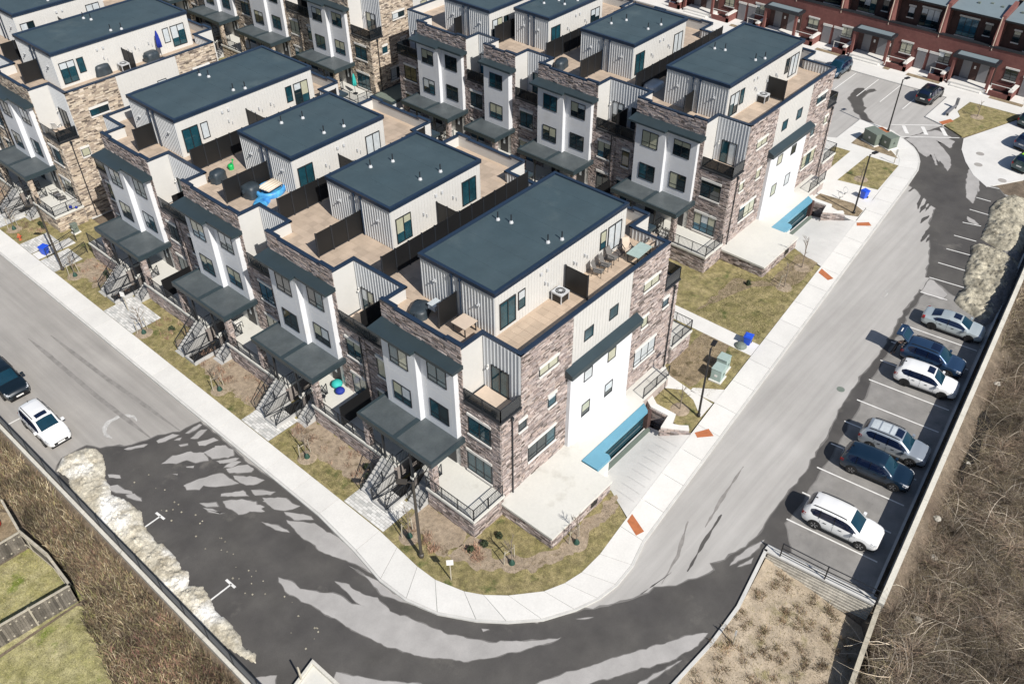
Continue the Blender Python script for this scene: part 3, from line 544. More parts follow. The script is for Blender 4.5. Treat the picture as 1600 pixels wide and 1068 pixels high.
# planting slope below the retaining wall (pale soil)
gxx = np.linspace(18, 35.75, 60); gyy = np.linspace(0.5, 10.7, 40)
b = MB(); P = []
for x in gxx:
    r = []
    top = np.interp(x, [13, 20, 24.4, 28, 31, 35.75], [11.4, 10.4, 9.92, 9.68, 9.76, 10.5])
    lo = -1.0+max(0, (x-20))*0.29
    for j in range(40):
        y = top+(lo-top)*j/39; t = j/39
        h = 0.05-1.55*(0.25+0.75*min(1, (x-20)/15))*t**0.9-max(0, (x-30)/6)*0.55*(1-t)
        h += 0.07*noise.noise(Vector((x*0.9, y*0.9, 3)))
        r.append((x, y, h))
    P.append(r)
b.grid([list(reversed(r)) for r in P]); b.build('planting_slope', 'soil_pale', smooth=True, kind='structure')
def slope_z(x, y):
    top = np.interp(x, [13, 20, 24.4, 28, 31, 35.75], [11.4, 10.4, 9.92, 9.68, 9.76, 10.5]); lo = -1.0+max(0, (x-20))*0.29
    t = min(1, max(0, (top-y)/(top-lo))); return 0.05-1.45*(0.25+0.75*min(1, (x-20)/15))*t**0.9-max(0, (x-30)/6)*0.55*(1-t)+0.07*noise.noise(Vector((x*0.9, y*0.9, 3)))
rw = empty('retaining_wall', (36.2, 7, 0), label='low wall of stacked pale blocks along the near end of the parking stalls', cat='retaining wall')
def wl(t): return Vector((35.95+0.80*t, 10.75+(3.9-10.75)*t, 0))
rows = 8
for r in range(rows):
    z1 = 0.0-0.19*r; z0 = z1-0.175; n = 12
    for k in range(n):
        t0 = (k+(0.5 if r % 2 else 0))/n; t1 = min(1.0, t0+1/n)
        if z1 < -0.15-1.5*t0**0.9-0.25 or t0 >= 1: continue
        a, c = wl(t0+0.001), wl(t1-0.001); o = -0.06*r
        b = MB(); b.prism([(a.x+o-0.28-36.2, a.y-7), (c.x+o-0.28-36.2, c.y-7), (c.x+0.1-36.2, c.y-7), (a.x+0.1-36.2, a.y-7)], z0, z1)
        b.build('block', 'rock', rw)
b = MB(); a, c = wl(0), wl(1.0)
b.prism([(a.x-0.35-36.2, a.y-7), (c.x-0.35-36.2, c.y-7), (c.x+0.25-36.2, c.y-7), (a.x+0.25-36.2, a.y-7)], 0.0, 0.14); b.build('coping', 'kerb', rw)
def rail(name, pts, h, m='dark_metal', n_rails=2, baluster=None, post=0.06, post_gap=2.4, parent=None, z0=0.0, bot=0.1, **t):
    """railing along a 3-D polyline"""
    b = MB()
    for i in range(len(pts)-1):
        a = Vector(pts[i]); c = Vector(pts[i+1]); L = (c-a).length; n = max(1, round(L/post_gap))
        up = Vector((0, 0, 1))
        for k in range(n+1):
            if k == n and i < len(pts)-2: continue
            p = a.lerp(c, k/n); b.box(p.x-post/2, p.x+post/2, p.y-post/2, p.y+post/2, p.z, p.z+h+0.03)
        for k in range(n_rails):
            zz = h if n_rails == 1 else bot+(h-bot)*k/(n_rails-1)
            b.bar(a+up*zz, c+up*zz, 0.045, 0.045)
        if baluster:
            m_ = int(L/baluster)
            for k in range(1, m_):
                p = a.lerp(c, k/m_); s = 0.010; b.box(p.x-s, p.x+s, p.y-s, p.y+s, p.z+bot, p.z+h, skip='tb')
    return b.build(name, m, parent, **t)
rail('pipe_railing', [(35.85, 9.75, 0.14), (36.12, 6.9, 0.14), (36.5, 3.85, 0.14)], 1.25, n_rails=3, post_gap=2.9, post=0.07, bot=0.35, label='black three-rail pipe railing on top of the low block wall beside the stalls', cat='railing')
# ---- solid boundary fences on concrete walls
def boundary(name, A, Bp, n, out, hgt, label, fw=0.42):
    A = Vector((*A, 0)); Bp = Vector((*Bp, 0)); d = (Bp-A); L = d.length; d.normalize(); nn = Vector((-d.y, d.x, 0))*out   # out: towards the outside
    w_ = empty(name+'_wall', A, label='pale concrete foundation wall under '+label, cat='wall')
    st = L/round(L/4.9); k = 0.0
    while k < L-0.1:
        p, q = d*(k+0.01), d*(k+st-0.01); b = MB()
        b.prism([(p+nn*0.08).to_tuple()[:2], (q+nn*0.08).to_tuple()[:2], (q+nn*fw).to_tuple()[:2], (p+nn*fw).to_tuple()[:2]], -1.6, 0.12); b.build('wall_segment', 'barrier', w_); k += st
    f = empty(name, A, label=label, cat='fence')
    n = round(L/2.45); st = L/n
    for i in range(n+1):
        p = d*(i*st); b = MB(); b.box(p.x-0.045, p.x+0.045, p.y-0.045, p.y+0.045, -0.1, hgt+0.06); b.build('post', 'dark_metal', f)
        if i < n:
            a, c = d*(i*st+0.05), d*((i+1)*st-0.05); t = nn*0.012
            b = MB(); b.prism([(a-t).to_tuple()[:2], (c-t).to_tuple()[:2], (c+t).to_tuple()[:2], (a+t).to_tuple()[:2]], 0.10, hgt-0.05); b.build('panel', 'mesh_fence', f)
            b = MB(); b.bar(a+Vector((0, 0, hgt)), c+Vector((0, 0, hgt)), 0.06, 0.05); b.bar(a+Vector((0, 0, 0.06)), c+Vector((0, 0, 0.06)), 0.05, 0.05); b.build('top_rail', 'dark_metal', f)
boundary('boundary_fence', (36.75, vF(36.75)), (84.0, vF(84.0)), 0, -1, 1.72, 'tall dark panel fence behind the noses of the parked cars')
boundary('boundary_fence', (9.12, 22.0), (9.12, 112.0), 0, 1, 1.25, 'dark panel fence between the left road and the brown reeds', 0.30)
kb = MB(); a = Vector((36.9, vF(36.9)+0.28, 0)); c = Vector((80, vF(80)+0.28, 0))
kb.prism([(a.x, a.y-0.0), (c.x, c.y-0.0), (c.x, c.y+0.15), (a.x, a.y+0.15)], -0.1, 0.13); kb.build('kerb', 'kerb', kind='structure')
# timber retaining wall that carries on from the boundary wall; the slope lies below it
tw = empty('timber_wall', (36.3, 3.55, 0), label='long timber-topped retaining wall at the foot of the pale slope', cat='retaining wall')
A_, B_ = Vector((0.35, 0.0, 0)), Vector((-14.5, -2.5, 0)); d_ = (B_-A_).normalized(); n_ = Vector((-d_.y, d_.x, 0))*-1
for k in range(6):
    p, q = A_+d_*(k*2.5+0.01), A_+d_*(k*2.5+2.48)
    b = MB(); b.prism([(p.x, p.y), (q.x, q.y), (q.x+n_.x*0.2, q.y+n_.y*0.2), (p.x+n_.x*0.2, p.y+n_.y*0.2)], -2.9, -0.02); b.build('wall_panel', 'wood_grey', tw)
    b = MB(); b.prism([(p.x-n_.x*.04, p.y-n_.y*.04), (q.x-n_.x*.04, q.y-n_.y*.04), (q.x+n_.x*0.24, q.y+n_.y*0.24), (p.x+n_.x*0.24, p.y+n_.y*0.24)], -0.02, 0.04); b.build('cap_board', 'wood_pale', tw)
# concrete pad at the near edge of the road
pd = empty('concrete_chamber', (11.2, 24.6, 0), label='square white-walled concrete pad at the near road edge', cat='concrete pad')
b = MB(); b.prism([(0.8, 1.28), (-3.2, 0.2), (-3.0, -4), (0.9, -4)], 0.0, 0.05); b.build('floor_slab', 'concrete_roof', pd)
b = MB(); b.prism([(0.98, 1.48), (0.8, 1.3), (-3.2, 0.22), (-3.26, 0.42)][::-1], 0, 0.3); b.build('wall_segment', 'barrier', pd)
b = MB(); b.prism([(0.98, 1.48), (0.8, 1.3), (0.9, -4), (1.1, -4)][::-1], 0, 0.3); b.build('wall_segment', 'barrier', pd)
b = MB(); b.bar((-0.2, 1.0, 0.3), (-0.2, 1.0, 1.5), 0.09); b.build('post', 'wood_pale', pd)
# ---- garage ramps with light-blue portals and stone-walled planters (near block and the block behind)
def ramp(ox, oy, idx):
    b = MB(); P = []
    for i in range(12):
        t = i/11; z = 0.142-0.75*sm(np.array(t)); r = []
        for k in range(8):
            s = k/7; ul = 31.9+(33.15-31.9)*min(1, t*2.2); ur = 41.5+(40.4-41.5)*min(1, t*2.5)
            u = ul+(ur-ul)*s; vv = roadI(u+ox)-0.35-oy; v_ = vv+(22.85-vv)*t
            r.append((u+ox, v_+oy, float(z)))
        P.append(r)
    b.grid([list(reversed(r)) for r in P]); b.build('garage_ramp', 'concrete_lot', smooth=True, kind='structure')
    b = MB()
    for k in range(9):      # grooves fanning over the apron
        u0 = 33.4+0.75*k; b.face([(u0+ox, roadI(u0+ox)+0.15, 0.156), (u0+0.02+ox, roadI(u0+ox)+0.15, 0.156), (u0+0.27+ox, roadI(u0+ox)+1.5, 0.10), (u0+0.25+ox, roadI(u0+ox)+1.5, 0.10)])
    b.build('groove', 'kerb', kind='structure')
    g = empty('garage_entrance', (33.2+ox, 22.75+oy, 0), label=('light-blue framed low garage opening at the foot of the %s ramp' % ('near', 'far')[idx]), cat='garage entrance')
    b = MB(); b.prism([(0.0, -0.72), (1.45, -0.72), (1.62, -0.45), (1.55, -0.02), (6.85, -0.02), (7.3, 0.62), (0.0, 0.62)], 1.0, 1.262, bottom=True); b.build('portal_frame', 'blue_panel', g)
    b = MB(); b.box(0.0, 1.5, -0.6, -0.1, -0.7, 1.0); b.build('side_wall', 'concrete_roof', g)
    b = MB(); b.box(1.5, 6.85, 0.25, 0.30, -0.7, 1.0); dr = b.build('garage_door', 'glass_teal', g)
    b = MB()
    for z in (-0.5, -0.12, 0.26, 0.64): b.box(1.5, 6.85, 0.22, 0.25, z, z+0.045)
    b.build('rail', 'teal_metal', dr)
    b = MB(); b.box(6.85, 7.3, -0.1, 0.6, -0.7, 1.0); b.build('side_wall', 'brick_dark', g)
    b = MB(); b.box(0.6, 7.0, -0.42, -0.08, -0.55, -0.535); b.build('drain', 'util_dark', g)
    # low wall around the planter, right of the ramp
    pl = empty('planter_wall', (41+ox, 21+oy, 0), label=('zigzag stone planter wall with white coping beside the %s garage ramp' % ('near', 'far')[idx]), cat='planter wall')
    L = [(42.2, 24.7), (41.15, 23.15), (41.23, 21.7), (39.95, 21.45), (40.46, 20.6), (41.0, 19.75)]; I = [(42.7, 24.4), (41.7, 23.0), (41.72, 21.35), (40.75, 21.0), (40.98, 20.5), (41.35, 20.05)]
    for i in range(5):
        q = [(x-41, y-21) for x, y in (L[i], L[i+1], I[i+1], I[i])]
        b = MB(); b.prism(q, 0.44, 0.56); b.build('coping', 'concrete', pl)
        a, c = Vector((*q[0], 0)), Vector((*q[1], 0)); b = MB(); b.prism([(x, y) for x, y in q], -1.8 if i < 3 else -0.7, 0.44, (0.30, 0.27, 0.24)); 
        n = int((c-a).length/0.5)+1; d = (c-a)/n; nn = Vector((-d.y, d.x, 0)).normalized()*-0.05
        for r_ in range(12 if i < 3 else 7):
            zt = 0.43-0.16*r_
            for k in range(n):
                s = a+d*(k+(0.5 if r_ % 2 else 0)); e_ = s+d*0.93
                cc = RN.choice(PAL_PINK); b.prism([(s.x, s.y), (e_.x, e_.y), (e_.x+nn.x, e_.y+nn.y), (s.x+nn.x, s.y+nn.y)], zt-0.15, zt, cc)
        b.build('stone_facing', 'stone', pl, kind='stuff')
PAL_PINK = [(0.50, 0.38, 0.33), (0.42, 0.31, 0.27), (0.58, 0.47, 0.42), (0.33, 0.24, 0.21), (0.64, 0.54, 0.49), (0.47, 0.37, 0.34), (0.25, 0.19, 0.17), (0.54, 0.41, 0.34), (0.40, 0.33, 0.31)]
PAL_TAN = [(0.52, 0.42, 0.31), (0.44, 0.35, 0.26), (0.60, 0.51, 0.39), (0.36, 0.28, 0.21), (0.66, 0.57, 0.46), (0.48, 0.39, 0.30), (0.27, 0.21, 0.16), (0.57, 0.47, 0.35)]
PAL_PINK = [tuple(((c*0.8+sum(q)/3*0.2)*0.66+0.37*0.34)**1.35*1.16 for c in q) for q in PAL_PINK]+[(0.12, 0.098, 0.085)]; PAL_TAN = [tuple(((c*0.9+sum(q)/3*0.1)*0.75+0.39*0.25)**1.3*1.25 for c in q) for q in PAL_TAN]+[(0.13, 0.105, 0.085)]
ramp(0, 0, 0); ramp(34.05, 4.5, 1)

# ================================================================== townhouse blocks
def stone_rows(b, axis, plane, a0, a1, z0, z1, out, pal, holes=(), hmin=0.075, hmax=0.145, lmin=0.2, lmax=0.6):
    """courses of random ashlar; axis 0: wall in the plane x=plane, axis 1: y=plane; out = +1/-1 outward side"""
    z = z0
    while z < z1-0.04:
        h = min(RN.uniform(hmin, hmax), z1-z); zt = z+h; segs = [(a0, a1)]
        for (h0, h1, hz0, hz1) in holes:
            if hz0 < zt-0.02 and hz1 > z+0.02:
                ns = []
                for s, e in segs:
                    if h1 <= s or h0 >= e: ns.append((s, e)); continue
                    if h0 > s: ns.append((s, h0))
                    if h1 < e: ns.append((h1, e))
                segs = ns
        for s, e in segs:
            a = s-RN.uniform(0, 0.3)
            while a < e:
                L = RN.uniform(lmin, lmax); p, q = max(a, s), min(a+L, e); a += L
                if q-p < 0.04: continue
                d = RN.uniform(0.02, 0.075); c = RN.choice(pal); k = RN.uniform(0.85, 1.15); c = (c[0]*k, c[1]*k, c[2]*k)
                g = 0.006
                if axis == 0: b.box(plane, plane+out*d, p+g, q-g, z+g, zt-g, c, skip=('e' if out < 0 else 'w'))
                else: b.box(p+g, q-g, plane, plane+out*d, z+g, zt-g, c, skip=('n' if out < 0 else 's'))
        z = zt
def ribs(b, axis, plane, a0, a1, z0, z1, out, pitch=0.27, w_=0.045, d=0.035, holes=()):
    n = int((a1-a0)/pitch)
    for k in range(n+1):
        a = a0+(a1-a0)*k/max(n, 1); segs = [(z0, z1)]
        for (h0, h1, hz0, hz1) in holes:
            if h0-0.03 < a < h1+0.03:
                ns = []
                for s, e in segs:
                    if hz0 > s: ns.append((s, min(hz0, e)))
                    if hz1 < e: ns.append((max(hz1, s), e))
                segs = ns
        for s, e in segs:
            if e-s < 0.05: continue
            if axis == 0: b.box(plane-0.002*out, plane+out*d, a-w_/2, a+w_/2, s, e, skip='b'+('e' if out < 0 else 'w'))
            else: b.box(a-w_/2, a+w_/2, plane-0.002*out, plane+out*d, s, e, skip='b'+('n' if out < 0 else 's'))
WC = {}
ROT = {('x', -1): -PI/2, ('x', 1): PI/2, ('y', -1): 0.0, ('y', 1): PI}
def win_mesh(kind, W, H, n):
    key = (kind, round(W, 2), round(H, 2), n)
    if key in WC: return WC[key]
    W, H = key[1], key[2]; b = MB(); t = 0.055
    if kind == 'window':      # local: x along the wall, -y outwards, z up
        b.box(0, W, -0.035, 0.02, 0, t); b.box(0, W, -0.035, 0.02, H-t, H); b.box(0, t, -0.034, 0.02, t, H-t); b.box(W-t, W, -0.034, 0.02, t, H-t)
        for k in range(1, n):
            x = W*k/n; b.box(x-t*0.5, x+t*0.5, -0.033, 0.02, t, H-t)
        if H > 1.25 and n > 1:
            for k in range(n): b.box(W*k/n+t*0.5, W*(k+1)/n-t*0.5, -0.028, 0.01, H*0.26, H*0.26+0.035)
        r = b.mesh('window', 'frame')
    elif kind == 'door':
        b.box(0, W, -0.05, 0.02, 0, 0.05); b.box(0, W, -0.05, 0.02, H-t, H); b.box(0, t, -0.049, 0.02, 0.05, H-t); b.box(W-t, W, -0.049, 0.02, 0.05, H-t); b.box(W/2-t*0.6, W/2+t*0.6, -0.048, 0.02, 0.05, H-t)
        r = b.mesh('patio_door', 'frame')
    elif kind == 'sill': b.box(-0.06, W+0.06, -0.10, 0.0, -0.13, 0.0); r = b.mesh('sill', 'trim')
    elif kind == 'lintel': b.box(-0.06, W+0.06, -0.085, 0.0, 0.0, 0.20); r = b.mesh('lintel', 'trim')
    else: b.box(0.02, W-0.02, -0.008, 0.0, 0.02, H-0.02); r = b.mesh('pane', kind)
    WC[key] = r; return r
def window(parent, side, sgn, plane, a0, a1, z0, z1, n=2, glass=None, trim=False, door=False):
    W, H = a1-a0, z1-z0
    if side == 'x': loc = (plane, a1 if sgn < 0 else a0, z0)
    else: loc = (a0 if sgn < 0 else a1, plane, z0)
    me = win_mesh('door' if door else 'window', W, H, n)
    o = link('patio_door' if door else 'window', me, parent, loc, ROT[(side, sgn)])
    g = glass or RN.choice(['glass_sky', 'glass_teal', 'glass_dark', 'glass_teal', 'glass_blind', 'glass_dark'])
    pw = W/n
    for k in range(n):
        gg = g
        if n > 1 and RN.random() < 0.25: gg = RN.choice(['glass_dark', 'glass_teal', g])
        link('pane', win_mesh(gg, pw, H, 1), o, (k*pw, 0.0, 0))
    if g not in ('glass_blind', 'glass_white') and H > 0.8 and RN.random() < 0.4:
        for k in range(n):
            hb = round(H*RN.choice([0.3, 0.45, 0.6]), 2); link('blind', win_mesh(RN.choice(['glass_blind', 'glass_white']), pw, hb, 1), o, (k*pw, -0.004, H-hb-0.03))
    if trim:
        link('sill', win_mesh('sill', W, 0, 1), o); link('lintel', win_mesh('lintel', W, 0, 1), o, (0, 0, H))
    return o
RAILC = {}
def railing_seg(parent, a, c, h=1.0, bal=0.125, name='railing'):
    b = MB(); a = Vector(a); c = Vector(c); L = (c-a).length; n = max(1, round(L/1.6)); up = Vector((0, 0, 1))
    for k in range(n+1):
        p = a.lerp(c, k/n); b.box(p.x-0.028, p.x+0.028, p.y-0.028, p.y+0.028, p.z-0.12, p.z+h+0.02)
    b.bar(a+up*h, c+up*h, 0.045, 0.04); b.bar(a+up*0.1, c+up*0.1, 0.035, 0.03)
    m = int(L/bal)
    for k in range(1, m):
        p = a.lerp(c, k/m); s = 0.009; b.box(p.x-s, p.x+s, p.y-s, p.y+s, p.z+0.1, p.z+h, skip='tb')
    return b.build(name, 'dark_metal', parent)
def glass_rail(parent, pts, h=1.0):
    for i in range(len(pts)-1):
        a, c = Vector(pts[i]), Vector(pts[i+1]); L = (c-a).length; n = max(1, round(L/1.3)); b = MB(); up = Vector((0, 0, 1))
        for k in range(n+1):
            p = a.lerp(c, k/n); b.box(p.x-0.025, p.x+0.025, p.y-0.025, p.y+0.025, p.z, p.z+h)
        b.bar(a+up*h, c+up*h, 0.05, 0.04); b.bar(a+up*0.08, c+up*0.08, 0.04, 0.04); r = b.build('balcony_railing', 'dark_metal', parent)
        g = MB(); d = (c-a).normalized(); nn = Vector((-d.y, d.x, 0))*0.006; p, q = a+d*0.03, c-d*0.03
        g.prism([(p-nn).to_tuple()[:2], (q-nn).to_tuple()[:2], (q+nn).to_tuple()[:2], (p+nn).to_tuple()[:2]], a.z+0.1, a.z+h-0.02, bottom=True); g.build('panel', 'smoke', r)
def cap_path(b, pts, z, w_=0.30, t=0.11):
    """flat metal coping along axis-aligned segments; pts = centre line"""
    for i in range(len(pts)-1):
        (x0, y0), (x1, y1) = pts[i], pts[i+1]; e = w_/2
        if abs(x0-x1) < 1e-6:
            a, c = sorted((y0, y1)); b.box(x0-e, x0+e, a-e+0.003*i, c+e-0.003*i, z, z+t+0.002*(i % 3))
        else:
            a, c = sorted((x0, x1)); b.box(a-e+0.003*i, c+e-0.003*i, y0-e, y0+e, z, z+t+0.002*(i % 3)+0.001)
ZT, ZP, ZB, ZF = 11.5, 12.30, 8.2, 1.85
def townhouse(name, label, ox, oy, Wd, Ln, mods, pents, pal, detail=True, side_open=True, rear=True, shade_front=False):
    T = empty('townhouse_block', (ox, oy, 0), label=label, cat='townhouse block')
    P = lambda nm, b, m, par=T, **k: b.build(nm, m, par, **k)
    gaps = []; prev = 0.0
    for (m0, mw, nb) in mods: gaps.append((prev, m0)); prev = m0+mw
    gaps.append((prev, Ln))
    IN = 1.83                       # depth of the balcony recesses
    # ---- structural core (siding coloured)
    core = MB()
    core.box(0.0, Wd, 0.0, Ln, 0.0, ZB-0.02, skip='b')
    core.box(IN, Wd-IN, 0.001, Ln-0.001, ZB-0.02, ZT-0.1, skip='b')
    for (m0, mw, nb) in mods:
        core.box(0.001, IN, m0, m0+mw, ZB-0.02, ZT-0.1, skip='be'); core.box(Wd-IN, Wd-0.001, m0, m0+mw, ZB-0.02, ZT-0.1, skip='bw')
    P('wall_core', core, 'siding')
    # ---- parapets (inner and outer faces plain siding; cladding is added outside)
    th = 0.22; pr = MB()
    pr.box(IN, Wd-IN, 0, th, ZT-0.1, ZP); pr.box(IN, Wd-IN, Ln-th, Ln, ZT-0.1, ZP)
    capf = MB(); path = []
    for s in (0, 1):
        X = lambda x: x if s == 0 else Wd-x
        for (g0, g1) in gaps: pr.box(X(IN), X(IN+th), g0+(0.0), g1, ZT-0.1, ZP)
        for (m0, mw, nb) in mods:
            pr.box(X(0.0), X(th), m0, m0+mw, ZT-0.1, ZP)
            pr.box(X(th), X(IN+th*0.5), m0, m0+th, ZT-0.1, ZP-0.001); pr.box(X(th), X(IN+th*0.5), m0+mw-th, m0+mw, ZT-0.1, ZP-0.001)
            pr.box(X(-0.01), X(th+0.02), m0, m0+1.25, ZP, ZP+0.16); pr.box(X(-0.01), X(th+0.02), m0+mw-1.25, m0+mw, ZP, ZP+0.16)
    P('parapet', pr, 'siding')
    ir = MB()
    for (g0, g1) in gaps:
        if g1-g0 > 1: ribs(ir, 0, Wd-IN-th, max(g0, th)+0.1, min(g1, Ln-th)-0.1, ZT, ZP, -1, 0.27, 0.05, 0.04)
    P('ribbed_siding', ir, 'siding_metal', kind='stuff')
    cp = MB(); e = th/2
    for s in (0, 1):
        X = lambda x: x if s == 0 else Wd-x
        for (g0, g1) in gaps:
            cap_path(cp, [(X(IN+e), max(g0-e, e)), (X(IN+e), min(g1+e, Ln-e))], ZP)
        for (m0, mw, nb) in mods:
            cap_path(cp, [(X(e), m0+1.25), (X(e), m0+mw-1.25)], ZP)
            cap_path(cp, [(X(e), m0+e), (X(e), m0+1.2)], ZP+0.16); cap_path(cp, [(X(e), m0+mw-1.2), (X(e), m0+mw-e)], ZP+0.16)
            cap_path(cp, [(X(e), m0+e), (X(IN+e), m0+e)], ZP+0.01); cap_path(cp, [(X(e), m0+mw-e), (X(IN+e), m0+mw-e)], ZP+0.012)
    cap_path(cp, [(IN+e, e), (Wd-IN-e, e)], ZP); cap_path(cp, [(IN+e, Ln-e), (Wd-IN-e, Ln-e)], ZP)
    P('parapet_cap', cp, 'cap')
    # ---- terrace floor
    fl = MB(); fl.box(IN+th, Wd-IN-th, th, Ln-th, ZT-0.1, ZT-0.02)
    for (m0, mw, nb) in mods: fl.box(th, IN+th, m0+th, m0+mw-th, ZT-0.1, ZT-0.021); fl.box(Wd-IN-th, Wd-th, m0+th, m0+mw-th, ZT-0.1, ZT-0.021)
    P('terrace_floor', fl, 'tile')
    tl = MB(); ts = 0.61; cnt = 0; tile_me = None
    def covered(x, y):
        return any(u0-0.2 < x < u1+0.2 and v0-0.2 < y < v1+0.2 for (u0, u1, v0, v1) in pents)
    x = th+0.02
    while x+ts < Wd-th:
        y = th+0.03
        while y+ts < Ln-th:
            cx, cy = x+ts/2, y+ts/2
            inm = any(m0+th < y and y+ts < m0+mw-th for (m0, mw, nb) in mods)
            ok = (x > IN+th and x+ts < Wd-IN-th) or inm
            if ok and not covered(cx, cy):
                if detail == 2 and y < 2.6 and cnt < 250:
                    if tile_me is None:
                        q = MB(); q.box(0.006, ts-0.006, 0.006, ts-0.006, -0.03, 0, skip='b'); tile_me = q.mesh('terrace_tile', 'tile')
                    link('terrace_tile', tile_me, T, (x, y, ZT+RN.uniform(-0.002, 0.003))); cnt += 1
                else:
                    k = RN.uniform(0.88, 1.12); zz = ZT-0.004; g = 0.006
                    tl.face([(x+g, y+g, zz), (x+ts-g, y+g, zz), (x+ts-g, y+ts-g, zz), (x+g, y+ts-g, zz)], (k, k*0.99, k*0.97))
            y += ts
        x += ts
    tl.build('terrace_paving', 'tile_attr', T, kind='stuff')
    # ---- stone cladding
    st = MB(); HM = []      # HM: holes in the end wall (stone)
    E = [(3.5, 5.3, 9.55, 10.2, 2), (4.42, 5.22, 6.22, 7.1, 1), (1.58, 2.34, 6.22, 7.0, 1), (2.5, 5.25, 2.75, 4.12, 3)]
    E2 = [(14.45, 16.3, 9.7, 10.4, 2), (17.25, 17.98, 6.7, 7.4, 1), (14.65, 15.4, 6.4, 7.3, 1), (14.2, 16.8, 3.05, 4.5, 3)]
    hol = lambda L_: [(a-0.07, c+0.07, z0-0.13, z1+0.2) for a, c, z0, z1, n in L_]
    stone_rows(st, 1, 0.0, 0.0, IN, 0.2, ZB, -1, pal, hol(E))
    stone_rows(st, 1, 0.0, IN, 6.72, 0.2, ZP, -1, pal, hol(E))
    stone_rows(st, 1, 0.0, 12.95, Wd-IN, 0.2, ZP, -1, pal, hol(E2)); stone_rows(st, 1, 0.0, Wd-IN, Wd, 0.2, ZB, -1, pal, hol(E2))
    for w_ in E+E2: window(T, 'y', -1, -0.02, w_[0], w_[1], w_[2], w_[3], w_[4], RN.choice(['glass_blind', 'glass_white', 'glass_teal', 'glass_dark']), True)
    # siding field and the white projecting bay
    sd = MB(); Ws = [(7.9, 8.86, 9.53, 10.45), (10.55, 11.5, 9.63, 10.6)]
    sd.box(6.72, 12.95, -0.03, 0.0, 7.8, ZP); ribs(sd, 1, -0.03, 6.74, 12.93, 8.3, ZP, -1, 0.30, 0.03, 0.02, Ws); P('ribbed_siding', sd, 'siding')
    for a in Ws: window(T, 'y', -1, -0.04, *a, 1, 'glass_teal')
    by = MB(); by.box(6.35, 13.1, -0.32, 0.0, 0.2, 7.75); P('projecting_bay', by, 'stucco')
    jt = MB()
    for z in (2.95, 4.95): jt.box(6.36, 13.09, -0.323, -0.32, z, z+0.015)
    for x in (8.3, 10.1, 11.95): jt.box(x, x+0.012, -0.3235, -0.32, 1.0, 7.7)
    P('joint_line', jt, 'trim')
    for a in ((7.75, 8.65, 6.3, 7.25), (10.35, 11.25, 6.3, 7.25), (7.7, 8.6, 3.1, 4.25), (10.3, 11.2, 3.1, 4.25)): window(T, 'y', -1, -0.325, *a, 1, RN.choice(['glass_white', 'glass_dark', 'glass_blind']))
    aw = MB(); x0, x1 = 6.05, 13.85; f_, k_, h0, h1, h2 = -0.66, -0.035, 7.76, 8.12, 8.42
    aw.face([(x0, f_, h0), (x1, f_, h0), (x1, f_, h1), (x0, f_, h1)]); aw.face([(x0, f_, h1), (x1, f_, h1), (x1, k_, h2), (x0, k_, h2)]); aw.face([(x0, f_, h0), (x0, k_, h0), (x1, k_, h0), (x1, f_, h0)])
    aw.face([(x0, f_, h0), (x0, f_, h1), (x0, k_, h2), (x0, k_, h0)]); aw.face([(x1, f_, h0), (x1, k_, h0), (x1, k_, h2), (x1, f_, h1)])
    P('awning', aw, 'teal_metal')
    # downspouts
    for x in (0.9, Wd-0.62):
        d = MB(); d.tube((x, -0.14, 0.3), (x, -0.14, 8.0), 0.05, n=8); d.box(x-0.09, x+0.09, -0.22, -0.04, 7.85, 8.1); P('downspout', d, 'dark_metal')
    # end wall at the far end
    stone_rows(st, 1, Ln, IN, 6.7, 0.2, ZP, 1, pal); stone_rows(st, 1, Ln, 13.0, Wd-IN, 0.2, ZP, 1, pal)
    # ---- front and rear faces
    for s in (0, 1):
        if s == 1 and not rear: continue
        sg = -1 if s == 0 else 1; X = lambda x: x if s == 0 else Wd-x; pl = X(0.0)
        for gi, (g0, g1) in enumerate(gaps):
            W_ = g1-g0; ws = []
            if gi == 0: ws = [(0.83, 2.72, 5.6, 7.2, 2), (0.82, 3.0 if False else 2.95, 2.1, 3.9, 3)]
            elif gi == len(gaps)-1: ws = [(g1-2.7, g1-0.85, 5.6, 7.2, 2), (g1-2.9, g1-0.8, 2.1, 3.9, 3)]
            elif W_ > 4: ws = [(g0+0.35, g0+1.15, 5.5, 7.1, 1), (g0+W_/2+0.35, g1-0.35, 5.5, 7.1, 2), (g0+0.3, g0+1.5, 1.95, 3.9, 2), (g0+W_/2+0.3, g1-0.4, 1.95, 3.9, 2)]
            else: ws = [(g0+W_/2-0.8, g0+W_/2+0.8, 5.5, 7.1, 2), (g0+W_/2-0.9, g0+W_/2+0.9, 1.95, 3.9, 2)]
            stone_rows(st, 0, pl, g0, g1, 0.2 if s == 0 else 1.2, ZB, sg, pal, [(a-0.07, c+0.07, z0-0.13, z1+0.2) for a, c, z0, z1, n in ws])
            for a, c, z0, z1, n in ws: window(T, 'x', sg, pl+0.02*sg, a, c, z0, z1, n, None, True)
            # balcony: floor, railing, recess siding, door
            fb = MB(); y0 = g0+0.02 if gi else -0.12; y1 = g1-0.02 if gi < len(gaps)-1 else Ln+0.12
            fb.box(X(-0.12), X(IN-0.01), y0, y1, ZB-0.02, ZB+0.12); P('balcony_floor', fb, 'dark_metal')
            tb = MB(); tb.box(X(0.12), X(IN-0.04), y0+0.15, y1-0.15, ZB+0.12, ZB+0.135); P('balcony_paving', tb, 'linen')
            rs = MB(); hx = X(IN-0.03); rs.box(X(IN), X(IN-0.03), g0+0.01 if gi else 0.0, g1-0.01 if gi < len(gaps)-1 else Ln, ZB+0.12, ZP)
